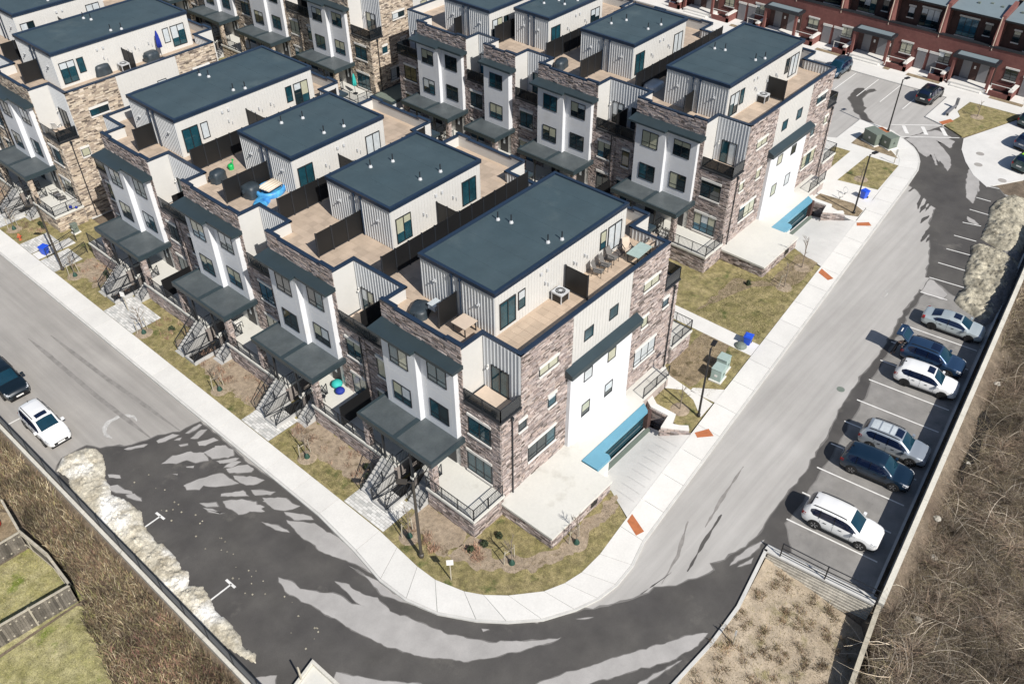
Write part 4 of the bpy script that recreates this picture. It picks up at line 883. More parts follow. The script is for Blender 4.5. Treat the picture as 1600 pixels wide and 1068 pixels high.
            dd = [(g0+0.9, g0+2.35, ZB+0.14, ZB+2.2)] if (gi == 0) else ([(g1-2.4, g1-0.9, ZB+0.14, ZB+2.2)] if gi == len(gaps)-1 else ([(g0+0.45, g0+1.7, ZB+0.14, ZB+2.2), (g1-1.7, g1-0.45, ZB+0.14, ZB+2.2)] if W_ > 3.9 else [(g0+0.8, g0+2.2, ZB+0.14, ZB+2.2)]))
            ribs(rs, 0, hx, g0+0.12, g1-0.12, ZB+0.12, ZP, sg, 0.27, 0.05, 0.04, dd); P('ribbed_siding', rs, 'siding_metal')
            for q in dd: window(T, 'x', sg, hx+0.02*sg, *q, 2, RN.choice(['glass_sky', 'glass_dark', 'glass_teal', 'glass_white']), door=True)
            for q in dd:
                lb = MB(); yy = q[1]+0.22; lb.box(hx, hx+0.09*sg, yy-0.05, yy+0.05, ZB+1.75, ZB+2.0); lb.lathe([(0.0, ZB+1.68), (0.06, ZB+1.72), (0.05, ZB+1.8)], 8, hx+0.14*sg, yy); P('wall_lamp', lb, 'white_paint')
            rx = X(-0.05); pts = [(rx, y0+0.08, ZB+0.12), (rx, y1-0.08, ZB+0.12)]
            if gi == 0: pts = [(X(IN-0.1), y0+0.08, ZB+0.12)]+pts
            if gi == len(gaps)-1: pts = pts+[(X(IN-0.1), y1-0.08, ZB+0.12)]
            glass_rail(T, pts)
            if 0 < gi < len(gaps)-1 and W_ > 3.9:
                b = MB(); b.box(X(0.05), X(IN-0.1), g0+W_/2-0.03, g0+W_/2+0.03, ZB+0.1, ZB+2.0); P('privacy_screen', b, 'screen')
                pi = MB(); pi.box(pl, X(-0.10), g0+W_/2-0.22, g0+W_/2+0.12, 0.2 if s == 0 else 1.2, ZB-0.05, (0.3, 0.27, 0.26)); stone_rows(st, 0, X(-0.10), g0+W_/2-0.22, g0+W_/2+0.12, 1.9, ZB-0.05, sg, pal, lmax=0.3)
                d = MB(); d.tube((X(-0.18), g0+W_/2+0.22, 1.9), (X(-0.18), g0+W_/2+0.22, ZB-0.05), 0.045, n=6); P('downspout', d, 'dark_metal')
        for (m0, mw, nb) in mods:
            m1 = m0+mw
            # stone strips beside the bays and the parapet front
            if nb == 2: b0, bm, b1 = m0+0.38, m0+3.30, m0+6.38
            else: b0, bm, b1 = m0+0.38, None, m1-0.45
            stone_rows(st, 0, pl, m0, b0, 1.9, 10.9, sg, pal, lmax=0.4); stone_rows(st, 0, pl, b1, m1, 1.9, 10.9, sg, pal, lmax=0.6)
            stone_rows(st, 0, pl, m0, m1, 11.12, ZP-0.01, sg, pal); stone_rows(st, 0, pl, m0, m0+1.25, ZP, ZP+0.15, sg, pal); stone_rows(st, 0, pl, m1-1.25, m1, ZP, ZP+0.15, sg, pal)
            if s == 0: stone_rows(st, 0, pl, b0, b1, 1.9, 4.5, sg, pal, [(b0+0.2, b1-0.2, 1.9, 4.1)], lmax=0.6)
            bays = [(b0, bm, 0.42), (bm, b1, 0.82)] if nb == 2 else [(b0, b1, 0.6)]
            for k, (a, c, dp) in enumerate(bays):
                bb = MB(); bb.box(pl, pl+sg*dp, a, c, 4.6, 10.88)
                P('bay', bb, 'stucco')
                jl = MB(); xx = pl+sg*dp
                jl.box(xx, xx+sg*0.003, a+0.01, c-0.01, 7.95, 7.965); jl.box(xx, xx+sg*0.0035, a+0.38, a+0.39, 4.9, 10.85); jl.box(xx, xx+sg*0.0035, c-0.40, c-0.39, 4.9, 10.85); P('joint_line', jl, 'trim')
                wa, wc = (a+c)/2-0.83, (a+c)/2+0.83
                for z0, z1 in ((5.55, 7.08), (8.75, 10.22)): window(T, 'x', sg, xx+sg*0.012, wa, wc, z0, z1, 2)
            # bay awning
            aw = MB(); zt, zb = 11.16, 10.86
            segs = [(m0-0.12, bm-0.2 if nb == 2 else m1, 0.95)]+([(bm-0.2, m1, 1.35)] if nb == 2 else [])
            for k, (a, c, dp) in enumerate(segs):
                if s == 0 or True:
                    f = lambda x, y: zt-0.10*abs(x-pl)
                    aw.prism([(pl+sg*0.03, a), (pl+sg*dp, a), (pl+sg*dp, c), (pl+sg*0.03, c)], zb, f, bottom=True)
            P('bay_awning', aw, 'teal_metal')
            # entrance canopy
            cn = MB(); cv0, cv1 = m0+0.02, (m0+7.02 if nb == 2 else m1+0.2); cx = pl+sg*3.1
            cn.box(pl+sg*0.05, cx, cv0, cv1, 4.50, 4.82); 
            rim = 0.16
            xa, xb = sorted((pl+sg*0.05, cx))
            cn.box(xa, xa+rim, cv0, cv1, 4.82, 4.90) if s == 0 else cn.box(xb-rim, xb, cv0, cv1, 4.82, 4.90)
            if s == 1: cn.box(xb-rim, xb, cv0, cv1, 4.82, 4.901)
            else: pass
            cn.box(xa+rim, xb, cv0, cv0+rim, 4.82, 4.902); cn.box(xa+rim, xb, cv1-rim, cv1, 4.82, 4.903)
            if nb == 2: cn.box(xa+rim, xb, (cv0+cv1)/2-0.16, (cv0+cv1)/2+0.16, 4.82, 4.904)
            C_ = P('entrance_canopy', cn, 'dark_metal' if False else 'teal_metal')
            for a, c in (((cv0+rim, (cv0+cv1)/2-0.16), ((cv0+cv1)/2+0.16, cv1-rim)) if nb == 2 else ((cv0+rim, cv1-rim),)):
                p = MB(); p.box(xa+rim, xb-0.0 if False else xb-0.01, a+0.003, c-0.003, 4.82, 4.845); p.build('roof_panel', 'canopy_top', C_)
            for y in ((m0+0.42, m1-0.35) if nb == 2 else (m0+0.42,)):
                p = MB(); px0 = pl+sg*2.62; 
                stone_rows(p, 0, px0-0.19 if sg < 0 else px0+0.19, y-0.19, y+0.19, ZF, 4.4, sg, pal, lmax=0.4); stone_rows(p, 1, y-0.19, px0-0.19, px0+0.19, ZF, 4.4, -1, pal, lmax=0.4)
                p.box(px0-0.185, px0+0.185, y-0.185, y+0.185, ZF, 4.5, (0.33, 0.27, 0.24)); P('canopy_pillar', p, 'stone')
            p = MB()
            for y in (m0+2.3, m0+4.9) if nb == 2 else (m0+2.6,): p.box(pl+sg*2.85-0.06, pl+sg*2.85+0.06, y-0.06, y+0.06, 0.2, 4.5)
            P('canopy_post', p, 'dark_metal')
            if s == 0:
                for y in ((m0+1.5, m0+4.6) if nb == 2 else (m0+1.5,)):
                    p = MB(); p.box(pl-0.06, pl, y-0.5, y+0.5, ZF, ZF+2.1); dr = P('entry_door', p, 'door_dark'); q = MB(); q.box(pl-0.07, pl-0.06, y-0.12, y+0.12, ZF+0.9, ZF+1.9); q.build('pane', 'glass_white', dr)
        # raised patios and porch floor with a white concrete edge
        if s == 0 or rear:
            D = 2.92; xe = pl+sg*D; pf = MB(); stp = []
            cuts = []
            for (m0, mw, nb) in mods: cuts.append((m0+2.45, m0+3.85) if nb == 2 else (m0+2.3, m0+3.3))
            fcut = [(m0+1.0, m0+2.2) for (m0, mw, nb) in mods if nb == 2]
            yy = -0.25; segs = []
            for (a, c) in sorted(cuts+fcut): segs.append((yy, a)); yy = c
            segs.append((yy, Ln+0.25))
            for (a, c) in segs:
                pf.box(pl+sg*0.01, xe, a, c, ZF-0.2, ZF)
            for (a, c) in cuts: pf.box(pl+sg*0.01, pl+sg*1.2, a, c, ZF-0.2, ZF-0.001)
            for (a, c) in fcut: pf.box(pl+sg*0.01, pl+sg*1.35, a, c, ZF-0.2, ZF-0.0015)
            P('patio_floor', pf, 'concrete_roof')
            pw = MB()
            for (a, c) in segs: pw.box(pl+sg*0.02, xe-sg*0.12, a+0.1, c-0.1, -0.1, ZF-0.2, (0.25, 0.22, 0.20), skip='b')
            for (a, c) in segs: stone_rows(pw, 0, xe-sg*0.12, a+0.1, c-0.1, 0.1, ZF-0.2, sg, pal)
            stone_rows(pw, 1, -0.15, min(pl+sg*0.1, xe-sg*0.12), max(pl+sg*0.1, xe-sg*0.12), 0.1, ZF-0.2, -1, pal)
            P('patio_wall', pw, 'stone', kind='stuff')
            xr = xe-sg*0.10
            railing_seg(T, (pl+sg*0.15, -0.17, ZF), (xr, -0.17, ZF)); pv = -0.17
            for mi, (m0, mw, nb) in enumerate(mods):
                if nb == 2: fl_ = [(m0+1.0, m0+2.2, 1), (m0+4.05, m0+5.25, 0)]
                else: fl_ = [(m0+0.9, m0+2.1, 1)]
                railing_seg(T, (xr, pv, ZF), (xr, fl_[0][0], ZF))
                if nb == 2: railing_seg(T, (xr, fl_[0][1], ZF), (xr, cuts[mi][0]+0.06, ZF)); railing_seg(T, (xr, cuts[mi][0]+0.06, ZF), (pl+sg*1.3, cuts[mi][0]+0.06, ZF)); railing_seg(T, (xr, cuts[mi][1]-0.06, ZF), (pl+sg*1.3, cuts[mi][1]-0.06, ZF))
                pv = fl_[-1][1]
                for (a, c, sh) in fl_:
                    sb = MB(); n = 9; run = 0.26; xe = (pl+sg*1.45) if (sh and nb == 2) else pl+sg*D
                    for k in range(n):
                        zt = ZF-(k+1)*(ZF-0.15)/(n+0.0); xs = xe+sg*run*k; sb.box(xs, xs+sg*run, a, c, 0.0, zt if k < n-1 else 0.155, skip='b')
                    P('stair_flight', sb, 'stair'); end = xe+sg*run*(n-1)
                    for y in (a+0.04, c-0.04): railing_seg(T, (xe-sg*0.05, y, ZF), (end, y, 0.18), 0.95, 0.14, 'stair_railing')
                # area-way to the lower unit: flat black slab painted as the pit's shade
                xe = pl+sg*D
                if nb == 2:
                    a, c = cuts[mi]; x_o = pl+sg*5.2
                    ar = MB(); ar.box(xe, x_o, a-0.0, a+0.12, 0, 0.42); ar.box(xe, x_o, c-0.12, c, 0, 0.42); ar.box(x_o-sg*0.12, x_o, a+0.12, c-0.12, 0, 0.421); P('areaway_kerb', ar, 'stair')
                    dk = MB(); dk.box(pl+sg*1.2, x_o-sg*0.12, a+0.12, c-0.12, 0.135, 0.16); P('areaway_shade', dk, 'black')
                    railing_seg(T, (xe, a+0.06, 0.42), (x_o-sg*0.06, a+0.06, 0.42), 1.0, 0.13); railing_seg(T, (xe, c-0.06, 0.42), (x_o-sg*0.06, c-0.06, 0.42), 1.0, 0.13)
                    dg = MB(); dg.bar((xe, a+0.06, 1.3), (x_o, c-0.06, 0.5), 0.05); dg.bar((xe, c-0.06, 1.3), (x_o, a+0.06, 0.5), 0.05); P('railing', dg, 'dark_metal')
            xe = pl+sg*D
            railing_seg(T, (xr, pv, ZF), (xr, Ln+0.2, ZF))
            for gi, (g0, g1) in enumerate(gaps[1:-1]):
                if g1-g0 > 3.9:
                    b = MB(); y = (g0+g1)/2; b.box(pl+sg*0.15, xe-sg*0.1, y-0.03, y+0.03, ZF, ZF+1.8); P('privacy_screen', b, 'screen')
    P('stone_cladding', st, 'stone', kind='stuff')
    # ---- rooftop storeys
    ZR = 14.70
    for pi_, (u0, u1, v0, v1) in enumerate(pents):
        big = (u1-u0) > 11
        b = MB(); b.box(u0, u1, v0, v1, ZT-0.03, ZR-0.02)
        fd = [(v0+0.9, v0+1.9), (v1-1.9, v1-0.9)]
        hv_ = [(3.27-3.0+u0+0.05, 3.27-3.0+u0+1.48, ZT+0.25, ZT+2.25)]
        if big: ends = [(u0+0.38, u0+1.82, ZT+0.28, ZT+2.25, 1), (u0+2.06, u0+2.72, ZT+0.82, ZT+2.2, 0), (u1-2.9, u1-2.25, ZT+0.95, ZT+2.35, 0), (u1-2.05, u1-0.55, ZT+0.35, ZT+2.35, 1)]
        else: ends = [(u0+0.35, u0+1.75, ZT+0.28, ZT+2.25, 1), (u1-1.95, u1-0.5, ZT+0.28, ZT+2.25, 1)]
        hl = [(e_[0], e_[1], e_[2], e_[3]) for e_ in ends]
        o = P('rooftop_storey', b, 'siding')
        r = MB(); ribs(r, 0, u0, v0+0.06, v1-0.06, ZT, ZR-0.02, -1, 0.255, 0.055, 0.045); ribs(r, 0, u1, v0+0.06, v1-0.06, ZT, ZR-0.02, 1, 0.255, 0.055, 0.045)
        r.build('ribbed_siding', 'siding_metal', o, kind='stuff')
        r = MB(); ribs(r, 1, v0, u0+0.06, u1-0.06, ZT, ZR-0.02, -1, 0.27, 0.03, 0.018, hl); ribs(r, 1, v1, u0+0.06, u1-0.06, ZT, ZR-0.02, 1, 0.27, 0.03, 0.018); r.build('ribbed_siding', 'siding', o, kind='stuff')
        for a, c, z0, z1, d_ in ends: window(T, 'y', -1, v0-0.03, a, c, z0, z1, 2 if d_ else 1, RN.choice(['glass_dark', 'glass_teal', 'glass_white', 'glass_teal']), door=bool(d_))
        rf = MB(); rf.box(u0-0.1, u1+0.1, v0-0.1, v1+0.1, ZR-0.02, ZR+0.0); RF = P('roof', rf, 'membrane')
        rm = MB(); e_ = 0.13
        for q in ((u0-0.1, u1+0.1, v0-0.1, v0+0.12), (u0-0.1, u1+0.1, v1-0.12, v1+0.1)): rm.box(q[0], q[1], q[2], q[3], ZR-0.16, ZR+0.13)
        for q in ((u0-0.1, u0+0.12), (u1-0.12, u1+0.1)): rm.box(q[0], q[1], v0+0.12, v1-0.12, ZR-0.16, ZR+0.128)
        rm.build('roof_edge', 'cap', RF)
        sm_ = MB()
        for k in range(1, int((u1-u0)/1.95)+1):
            x = u0+k*1.95
            if x < u1-0.3: sm_.box(x-0.05, x+0.05, v0+0.14, v1-0.14, ZR, ZR+0.006)
        sm_.box(um_-0.12, um_+0.12, (v0+v1)/2-0.12, (v0+v1)/2+0.12, ZR, ZR+0.03) if False else None
        sm_.build('membrane_seam', 'membrane', RF, kind='stuff')
        um, vm = (u0+u1)/2, (v0+v1)/2
        vp = [(um-0.5, v1-1.0), (um-0.2, v1-1.9), (um-0.4, v0+1.1), (um+0.45, v0+0.65)] if big else [(um-1.4, v1-1.3), (um+0.2, v1-1.9), (um-0.3, v0+1.3), (um+1.4, v0+1.0)]
        for (x, y) in vp:
            q = MB(); q.lathe([(0.15, ZR), (0.14, ZR+0.06), (0.09, ZR+0.16), (0.07, ZR+0.17)], 10, x, y); vo = q.build('vent_pipe', 'ac_grey', RF)
            q = MB(); q.tube((x, y, ZR+0.12), (x, y, ZR+0.62), 0.045, n=8); q.build('pipe', 'dark_metal', vo)
        # downpipes and small fittings
        q = MB()
        for y in (vm-0.35, vm+0.35): q.tube((u0-0.09, y, ZT), (u0-0.09, y, ZR-0.3), 0.05, n=6); q.box(u0-0.17, u0-0.01, y-0.08, y+0.08, ZR-0.32, ZR-0.12)
        P('downspout', q, 'cap')
        q = MB()
        for y in (v0+1.25, v1-1.25): q.box(u0-0.13, u0-0.02, y-0.07, y+0.07, ZT+1.75, ZT+1.95); q.box(u0-0.26, u0-0.12, y-0.04, y+0.04, ZT+1.88, ZT+1.92)
        for x in (u0+4.2, u0+4.8): q.box(x-0.09, x+0.09, v0-0.12, v0-0.03, ZT+2.3, ZT+2.5)
        for x in ((u0+4.6, u1-4.6, um+0.2, um+0.9) if big else (u0+2.9, u1-2.9)): q.box(x-0.04, x+0.04, v0-0.16, v0-0.03, ZT+1.4, ZT+1.62); q.box(x+0.3, x+0.35, v0-0.1, v0-0.03, ZT+1.1, ZT+1.35)
        P('wall_fitting', q, 'ac_grey')
    return T
def screens(T, segs):
    """dark privacy screens on the terraces: (x0,y0,x1,y1)"""
    for (x0, y0, x1, y1) in segs:
        a = Vector((x0, y0, ZT)); c = Vector((x1, y1, ZT)); L = (c-a).length; n = max(1, round(L/1.25)); d = (c-a)/n; nn = Vector((-d.y, d.x, 0)).normalized()
        S_ = MB()
        for k in range(n+1):
            p = a+d*k; S_.box(p.x-0.04, p.x+0.04, p.y-0.04, p.y+0.04, ZT, ZT+1.95)
        S_.bar(a+Vector((0, 0, 0.12)), c+Vector((0, 0, 0.12)), 0.10, 0.06)
        so_ = S_.build('privacy_screen', 'dark_metal', T)
        for k in range(n):
            p, q = a+d*k+d.normalized()*0.04, a+d*(k+1)-d.normalized()*0.04; t = nn*0.015
            m = MB(); m.prism([(p-t).to_tuple()[:2], (q-t).to_tuple()[:2], (q+t).to_tuple()[:2], (p+t).to_tuple()[:2]], ZT+0.16, ZT+1.9, bottom=True); m.build('panel', 'screen', so_)
W0 = 19.12
BA = townhouse('A', 'nearest townhouse block with a white projecting end bay, behind the near road bend', 27.17, 25.17, W0, 46.86,
     [(3.03, 7.0, 2), (14.68, 7.1, 2), (25.03, 7.2, 2), (36.93, 7.0, 2)],
     [(2.88, 16.1, 2.96, 9.22), (5.2, 13.95, 14.5, 21.05), (5.2, 14.1, 25.06, 31.45), (3.0, 16.4, 36.87, 43.7)], PAL_PINK, detail=2)
screens(BA, [(9.4, 1.0, 9.4, 2.8), (1.2, 6.1, 2.8, 6.1), (2.3, 12.35, 16.8, 12.35), (1.2, 17.65, 5.15, 17.65), (2.3, 23.25, 16.8, 23.25), (1.2, 28.3, 5.15, 28.3), (2.3, 34.2, 16.8, 34.2), (1.2, 40.6, 2.9, 40.6), (9.4, 12.4, 9.4, 14.4), (9.4, 23.3, 9.4, 25.0), (9.4, 34.25, 9.4, 36.8)])
BB = townhouse('B', 'townhouse block beyond the courtyard, beside the far parking lot', 61.22, 29.67, W0, 41.0,
     [(3.03, 7.0, 2), (14.3, 7.0, 2), (24.2, 4.1, 1), (30.7, 7.0, 2)],
     [(2.6, 15.5, 2.85, 9.0), (4.5, 13.1, 13.85, 19.9), (4.5, 13.1, 23.85, 28.2), (2.2, 15.0, 29.5, 35.7)], PAL_PINK)
screens(BB, [(9.4, 1.0, 9.4, 2.7), (1.2, 6.1, 2.5, 6.1), (2.3, 11.9, 16.8, 11.9), (1.2, 17.3, 4.4, 17.3), (2.3, 22.3, 16.8, 22.3), (2.3, 28.9, 16.8, 28.9), (1.2, 33.4, 2.2, 33.4)])
BC = townhouse('C', 'tan stone townhouse block at the left edge of the photo', 27.17, 78.75, W0, 46.86,
     [(3.03, 7.0, 2), (14.68, 7.1, 2), (25.03, 7.2, 2), (36.93, 7.0, 2)],
     [(2.95, 16.8, 3.1, 10.1), (5.2, 14.4, 15.2, 22.0), (5.2, 14.1, 25.06, 31.45), (3.0, 16.4, 36.87, 43.7)], PAL_TAN, rear=False)
screens(BC, [(9.4, 1.0, 9.4, 2.9), (1.2, 6.6, 2.9, 6.6), (2.3, 12.6, 16.8, 12.6), (9.4, 12.7, 9.4, 15.1), (2.3, 23.25, 16.8, 23.25)])
BD = townhouse('D', 'townhouse block with tan stone end wall at the top centre', 61.5, 75.5, W0, 46.86,
     [(3.1, 7.0, 2), (14.9, 7.1, 2), (25.5, 7.2, 2), (36.93, 7.0, 2)],
     [(2.88, 16.1, 2.96, 9.22), (5.2, 13.95, 14.5, 21.05), (5.2, 14.1, 25.06, 31.45), (3.0, 16.4, 36.87, 43.7)], PAL_TAN, rear=False)
# ---- transformer / stair roofs of pale concrete in front of the end walls
def slab(ox, oy, which):
    t = empty('garage_roof', (26.85+ox, 20.72+oy, 0), label='flat pale concrete garage roof on a stone base, jutting out before the %s block' % which, cat='garage roof')
    b = MB(); b.box(0, 6.25, 0, 4.45, 1.07, 1.25); b.box(6.25, 13.7, 2.68, 4.45, 1.07, 1.249); b.box(13.7, 17.4, 2.9, 4.44, 1.07, 1.248); b.build('roof_slab', 'concrete_roof', t)
    b = MB(); b.box(0.1, 6.15, 0.1, 4.4, -2.2, 1.07, (0.28, 0.24, 0.22), skip='bt'); stone_rows(b, 0, 0.1, 0.1, 4.3, -0.1, 1.07, -1, PAL_PINK); stone_rows(b, 1, 0.1, 0.1, 6.1, -0.1, 1.07, -1, PAL_PINK, [(4.0, 4.75, 0.35, 0.85)])
    b.box(6.15, 6.2, 0.1, 2.6, -2.2, 1.07, (0.5, 0.49, 0.46)); b.box(13.75, 17.35, 3.0, 4.4, -0.2, 1.07, (0.4, 0.34, 0.31), skip='b'); b.build('stone_base', 'stone', t, kind='stuff')
    b = MB(); b.box(4.02, 4.73, 0.05, 0.11, 0.37, 0.83); b.build('vent_grille', 'dark_metal', t)
    for i in range(6):
        p = MB(); p.box(13.55, 13.62, 2.72+0.0, 2.8, 1.25, 1.3)
    railing_seg(t, (14.0, 2.98, 1.25), (17.3, 2.98, 1.25), 1.0)
slab(0, 0, 'near'); slab(34.3, 3.82+0.65, 'rear')

t = empty('entry_roof', (60.9, 72.2, 0), label='low dark flat roof with raised rim below the tan end wall at the top centre', cat='roof'); b = MB(); b.box(0, 4.3, 0, 3.2, 0, 1.9); b.build('wall', 'siding_metal', t)
b = MB(); b.box(-0.1, 4.4, -0.1, 3.25, 1.9, 2.1); b.build('roof_slab', 'teal_metal', t); b = MB(); b.box(0.15, 4.15, 0.15, 3.0, 2.1, 2.12); b.build('gravel', 'util_dark', t)

# ================================================================== red brick row at the top right
RB = empty('brick_rowhouse', (113.5, 18, 0), label='long red brick row of houses with dark porches beyond the far parking lot', cat='rowhouse')
def RP(nm, b, m, par=RB): return b.build(nm, m, par)
b = MB(); b.box(0, 0.3, -20, 62, 0, 4.75); RP('wall', b, 'brick')
b = MB(); b.box(-0.08, 0.42, -20, 62, 4.75, 4.92); RP('parapet_cap', b, 'dark_metal')
b = MB(); b.box(0.3, 2.3, -20, 62, 4.0, 4.2); RP('terrace', b, 'util_dark')
b = MB(); b.box(2.3, 9, -20, 62, 4.2, 7.7); RP('upper_wall', b, 'brick_dark')
per = 12.6
for k in range(-1, 5):
    p0 = 23.6-18+per*k
    if p0 < -18 or p0 > 55: continue
    # porch
    c = MB(); c.box(-1.9, -0.02, p0-0.1, p0+5.0, 3.30, 3.62); cp_ = RP('porch_roof', c, 'dark_metal')
    c = MB(); c.box(-1.5, -0.25, p0+0.25, p0+4.65, 3.62, 3.66); c.build('roof_panel', 'roof_grey', cp_)
    for y in (p0+0.12, p0+4.55):
        c = MB(); c.box(-1.8, -1.45, y, y+0.3, 0.1, 3.3); RP('brick_column', c, 'brick')
    c = MB(); c.box(-0.12, -0.01, p0+0.2, p0+4.75, 0.4, 3.3); RP('porch_wall', c, 'brick_dark')
    for y in (p0+1.0, p0+3.0):
        c = MB(); c.box(-0.17, -0.12, y, y+1.05, 0.55, 2.75); RP('front_door', c, 'door_grey')
    c = MB(); c.box(-2.1, -0.02, p0+0.2, p0+4.6, 0.0, 0.5); c.box(-2.6, -2.1, p0+0.6, p0+4.2, 0.0, 0.3); RP('stoop', c, 'concrete')
    for y in (p0+0.3, p0+2.3): 
        c = MB(); c.box(-0.2, -0.12, y+0.15, y+0.35, 1.9, 2.25); RP('wall_lamp', c, 'white_paint')
    # openings either side
    for y in (p0-2.2, p0+5.7):
        window(RB, 'x', -1, -0.01, y, y+1.45, 1.55, 2.85, 2, 'glass_blind' if k % 2 else 'glass_dark', True)
    for y in (p0-4.05, p0-5.55):
        c = MB(); c.box(-0.06, 0.0, y, y+1.1, 0.1, 2.3); dr = RP('side_door', c, 'door_grey'); q = MB(); q.box(-0.09, 0, y-0.08, y+1.18, 2.32, 2.6); q.build('lintel', 'trim', dr)
    # low walls with pale caps; black slabs painted as the shade in sunken areas
    for y, y2 in ((p0-2.75, p0-0.2), (p0+5.2, p0+7.0)):
        c = MB(); c.box(-2.3, -0.05, y, y+0.35, 0, 1.15); c.box(-2.3, -2.05, y, y2, 0, 0.75); lw = RP('low_wall', c, 'brick')
        q = MB(); q.box(-2.4, 0, y-0.06, y+0.42, 1.15, 1.3); q.build('wall_cap', 'trim', lw)
        q = MB(); q.box(-2.0, -0.05, y+0.4, y2, 0.15, 0.2); RP('sunken_shade', q, 'black')
        q = MB(); q.bar((-2.2, y, 1.55), (-2.2, y2, 1.55), 0.06); q.bar((-2.2, y+0.1, 0.8), (-2.2, y+0.1, 1.55), 0.06); q.bar((-2.2, y2-0.1, 0.8), (-2.2, y2-0.1, 1.55), 0.06); RP('hand_rail', q, 'trim')
for k in range(-2, 8):
    f0 = 24.9-18+6.3*k
    if f0 < -19 or f0 > 58: continue
    c = MB(); c.grid([[(0.1, f0, 4.2), (0.1, f0, 5.6), (1.0, f0, 8.2), (4.5, f0, 8.9)], [(0.1, f0+0.45, 4.2), (0.1, f0+0.45, 5.6), (1.0, f0+0.45, 8.2), (4.5, f0+0.45, 8.9)]])
    for y in (f0, f0+0.45): c.face([(0.1, y, 4.2), (0.1, y, 5.6), (1.0, y, 8.2), (4.5, y, 8.9), (4.5, y, 4.2)])
    fo = RP('party_wall', c, 'brick')
    q = MB(); q.tube((0.0, f0+0.2, 4.4), (0.0, f0+0.2, 8.3), 0.06, n=6); q.build('downspout', 'linen', fo)
    s_ = 1 if k % 2 else -1; m = f0+0.45; W_ = 5.85
    a = m+0.9 if s_ > 0 else m+2.6
    window(RB, 'x', -1, 2.28, a, a+2.3, 4.4, 6.6, 3, RN.choice(['glass_sky', 'glass_dark', 'glass_teal']), True)
    a2 = m+4.0 if s_ > 0 else m+1.0
    window(RB, 'x', -1, 2.28, a2, a2+0.8, 5.1, 6.4, 1, 'glass_dark', True)
    r = MB(); r.box(0.9, 2.35, m+0.02, m+W_-0.02, 7.55, 7.8); RP('eave', r, 'dark_metal')
    r = MB(); r.grid([[(0.75, m+0.02, 7.82), (12, m+0.02, 9.2)], [(0.75, m+W_-0.02, 7.82), (12, m+W_-0.02, 9.2)]][::-1]); ro = RP('roof', r, 'roof_grey')
    for i in range(4):
        q = MB(); x, y = 2.0+RN.uniform(0, 2.5), m+0.8+i*1.3; q.box(x, x+0.3, y, y+0.3, 7.85, 8.25+x*0.02); q.build('roof_vent', 'util_dark', ro)
# strips of lawn and walks before the row
for (a, c) in ((19.2, 23.0), (28.9, 33.0), (35.2, 36.0), (41.5, 45.2), (54.5, 58)):
    sheet('lawn', [(110.5, a), (111.3, a), (111.3, c), (110.5, c)], 0.16, 'grass_dry')
sheet('footpath', [(110.3, 5), (113.4, 5), (113.4, 80), (110.3, 80)], 0.145, 'concrete', skirt=0.2)
# courtyard strip between C and A ends (concrete) and a green shrub by the back block

# ================================================================== cars
SUV = dict(L=4.65, st=[(-2.33, .66, .48, .78, .55, .86), (-2.28, .82, .36, .95, .68, 1.08), (-2.18, .89, .30, 1.02, .66, 1.34), (-1.95, .925, .27, 1.03, .68, 1.60), (-1.5, .93, .26, 1.02, .70, 1.68), (-0.6, .935, .25, 1.0, .71, 1.71), (0.1, .935, .25, .99, .71, 1.69), (0.42, .935, .25, .98, .70, 1.62), (1.18, .93, .25, .99, .74, 1.06), (1.7, .915, .26, .95, .76, 1.01), (2.1, .86, .28, .86, .70, .92), (2.27, .78, .32, .75, .64, .80), (2.33, .66, .40, .62, .55, .66)], ws=(0.46, 1.14), rw=(-2.2, -1.93), sw=(-1.85, 0.98), wb=(-1.38, 1.40), r=0.36)
SED = dict(L=4.75, st=[(-2.38, .66, .46, .78, .55, .88), (-2.3, .84, .34, .96, .68, 1.02), (-2.1, .90, .28, .98, .70, 1.05), (-1.75, .915, .25, .97, .70, 1.10), (-1.0, .92, .22, .94, .62, 1.36), (-0.4, .925, .21, .92, .63, 1.44), (0.2, .925, .21, .91, .63, 1.43), (0.5, .925, .21, .91, .62, 1.38), (1.3, .92, .22, .91, .72, .97), (1.8, .90, .24, .86, .72, .91), (2.15, .84, .26, .78, .66, .82), (2.32, .76, .30, .66, .6, .70), (2.38, .64, .38, .55, .5, .58)], ws=(0.54, 1.26), rw=(-1.72, -1.04), sw=(-1.5, 1.05), wb=(-1.42, 1.45), r=0.34)
def car_f(sp, x):
    st = sp['st']; xs = [s[0] for s in st]; o = []
    for k in range(1, 6):
        v = [s[k] for s in st]; o.append((np.interp(x-0.05, xs, v)+2*np.interp(x, xs, v)+np.interp(x+0.05, xs, v))/4)
    return o
def car_sec(sp, x):
    w_, zs, zb, wr, zr = car_f(sp, x); cr = 0.02+0.025*(zr > zb+0.2)
    return [(0, zs), (w_*.86, zs), (w_*.985, zs+.12), (w_, (zs+zb)/2), (w_*.985, zb-.08), (w_*.95, zb), (wr+(w_*.95-wr)*0.08, zr-.09 if zr > zb+.2 else zb+(zr-zb)*.55), (wr*.93, zr-.02), (wr*.6, zr+cr*.5), (0, zr+cr)]
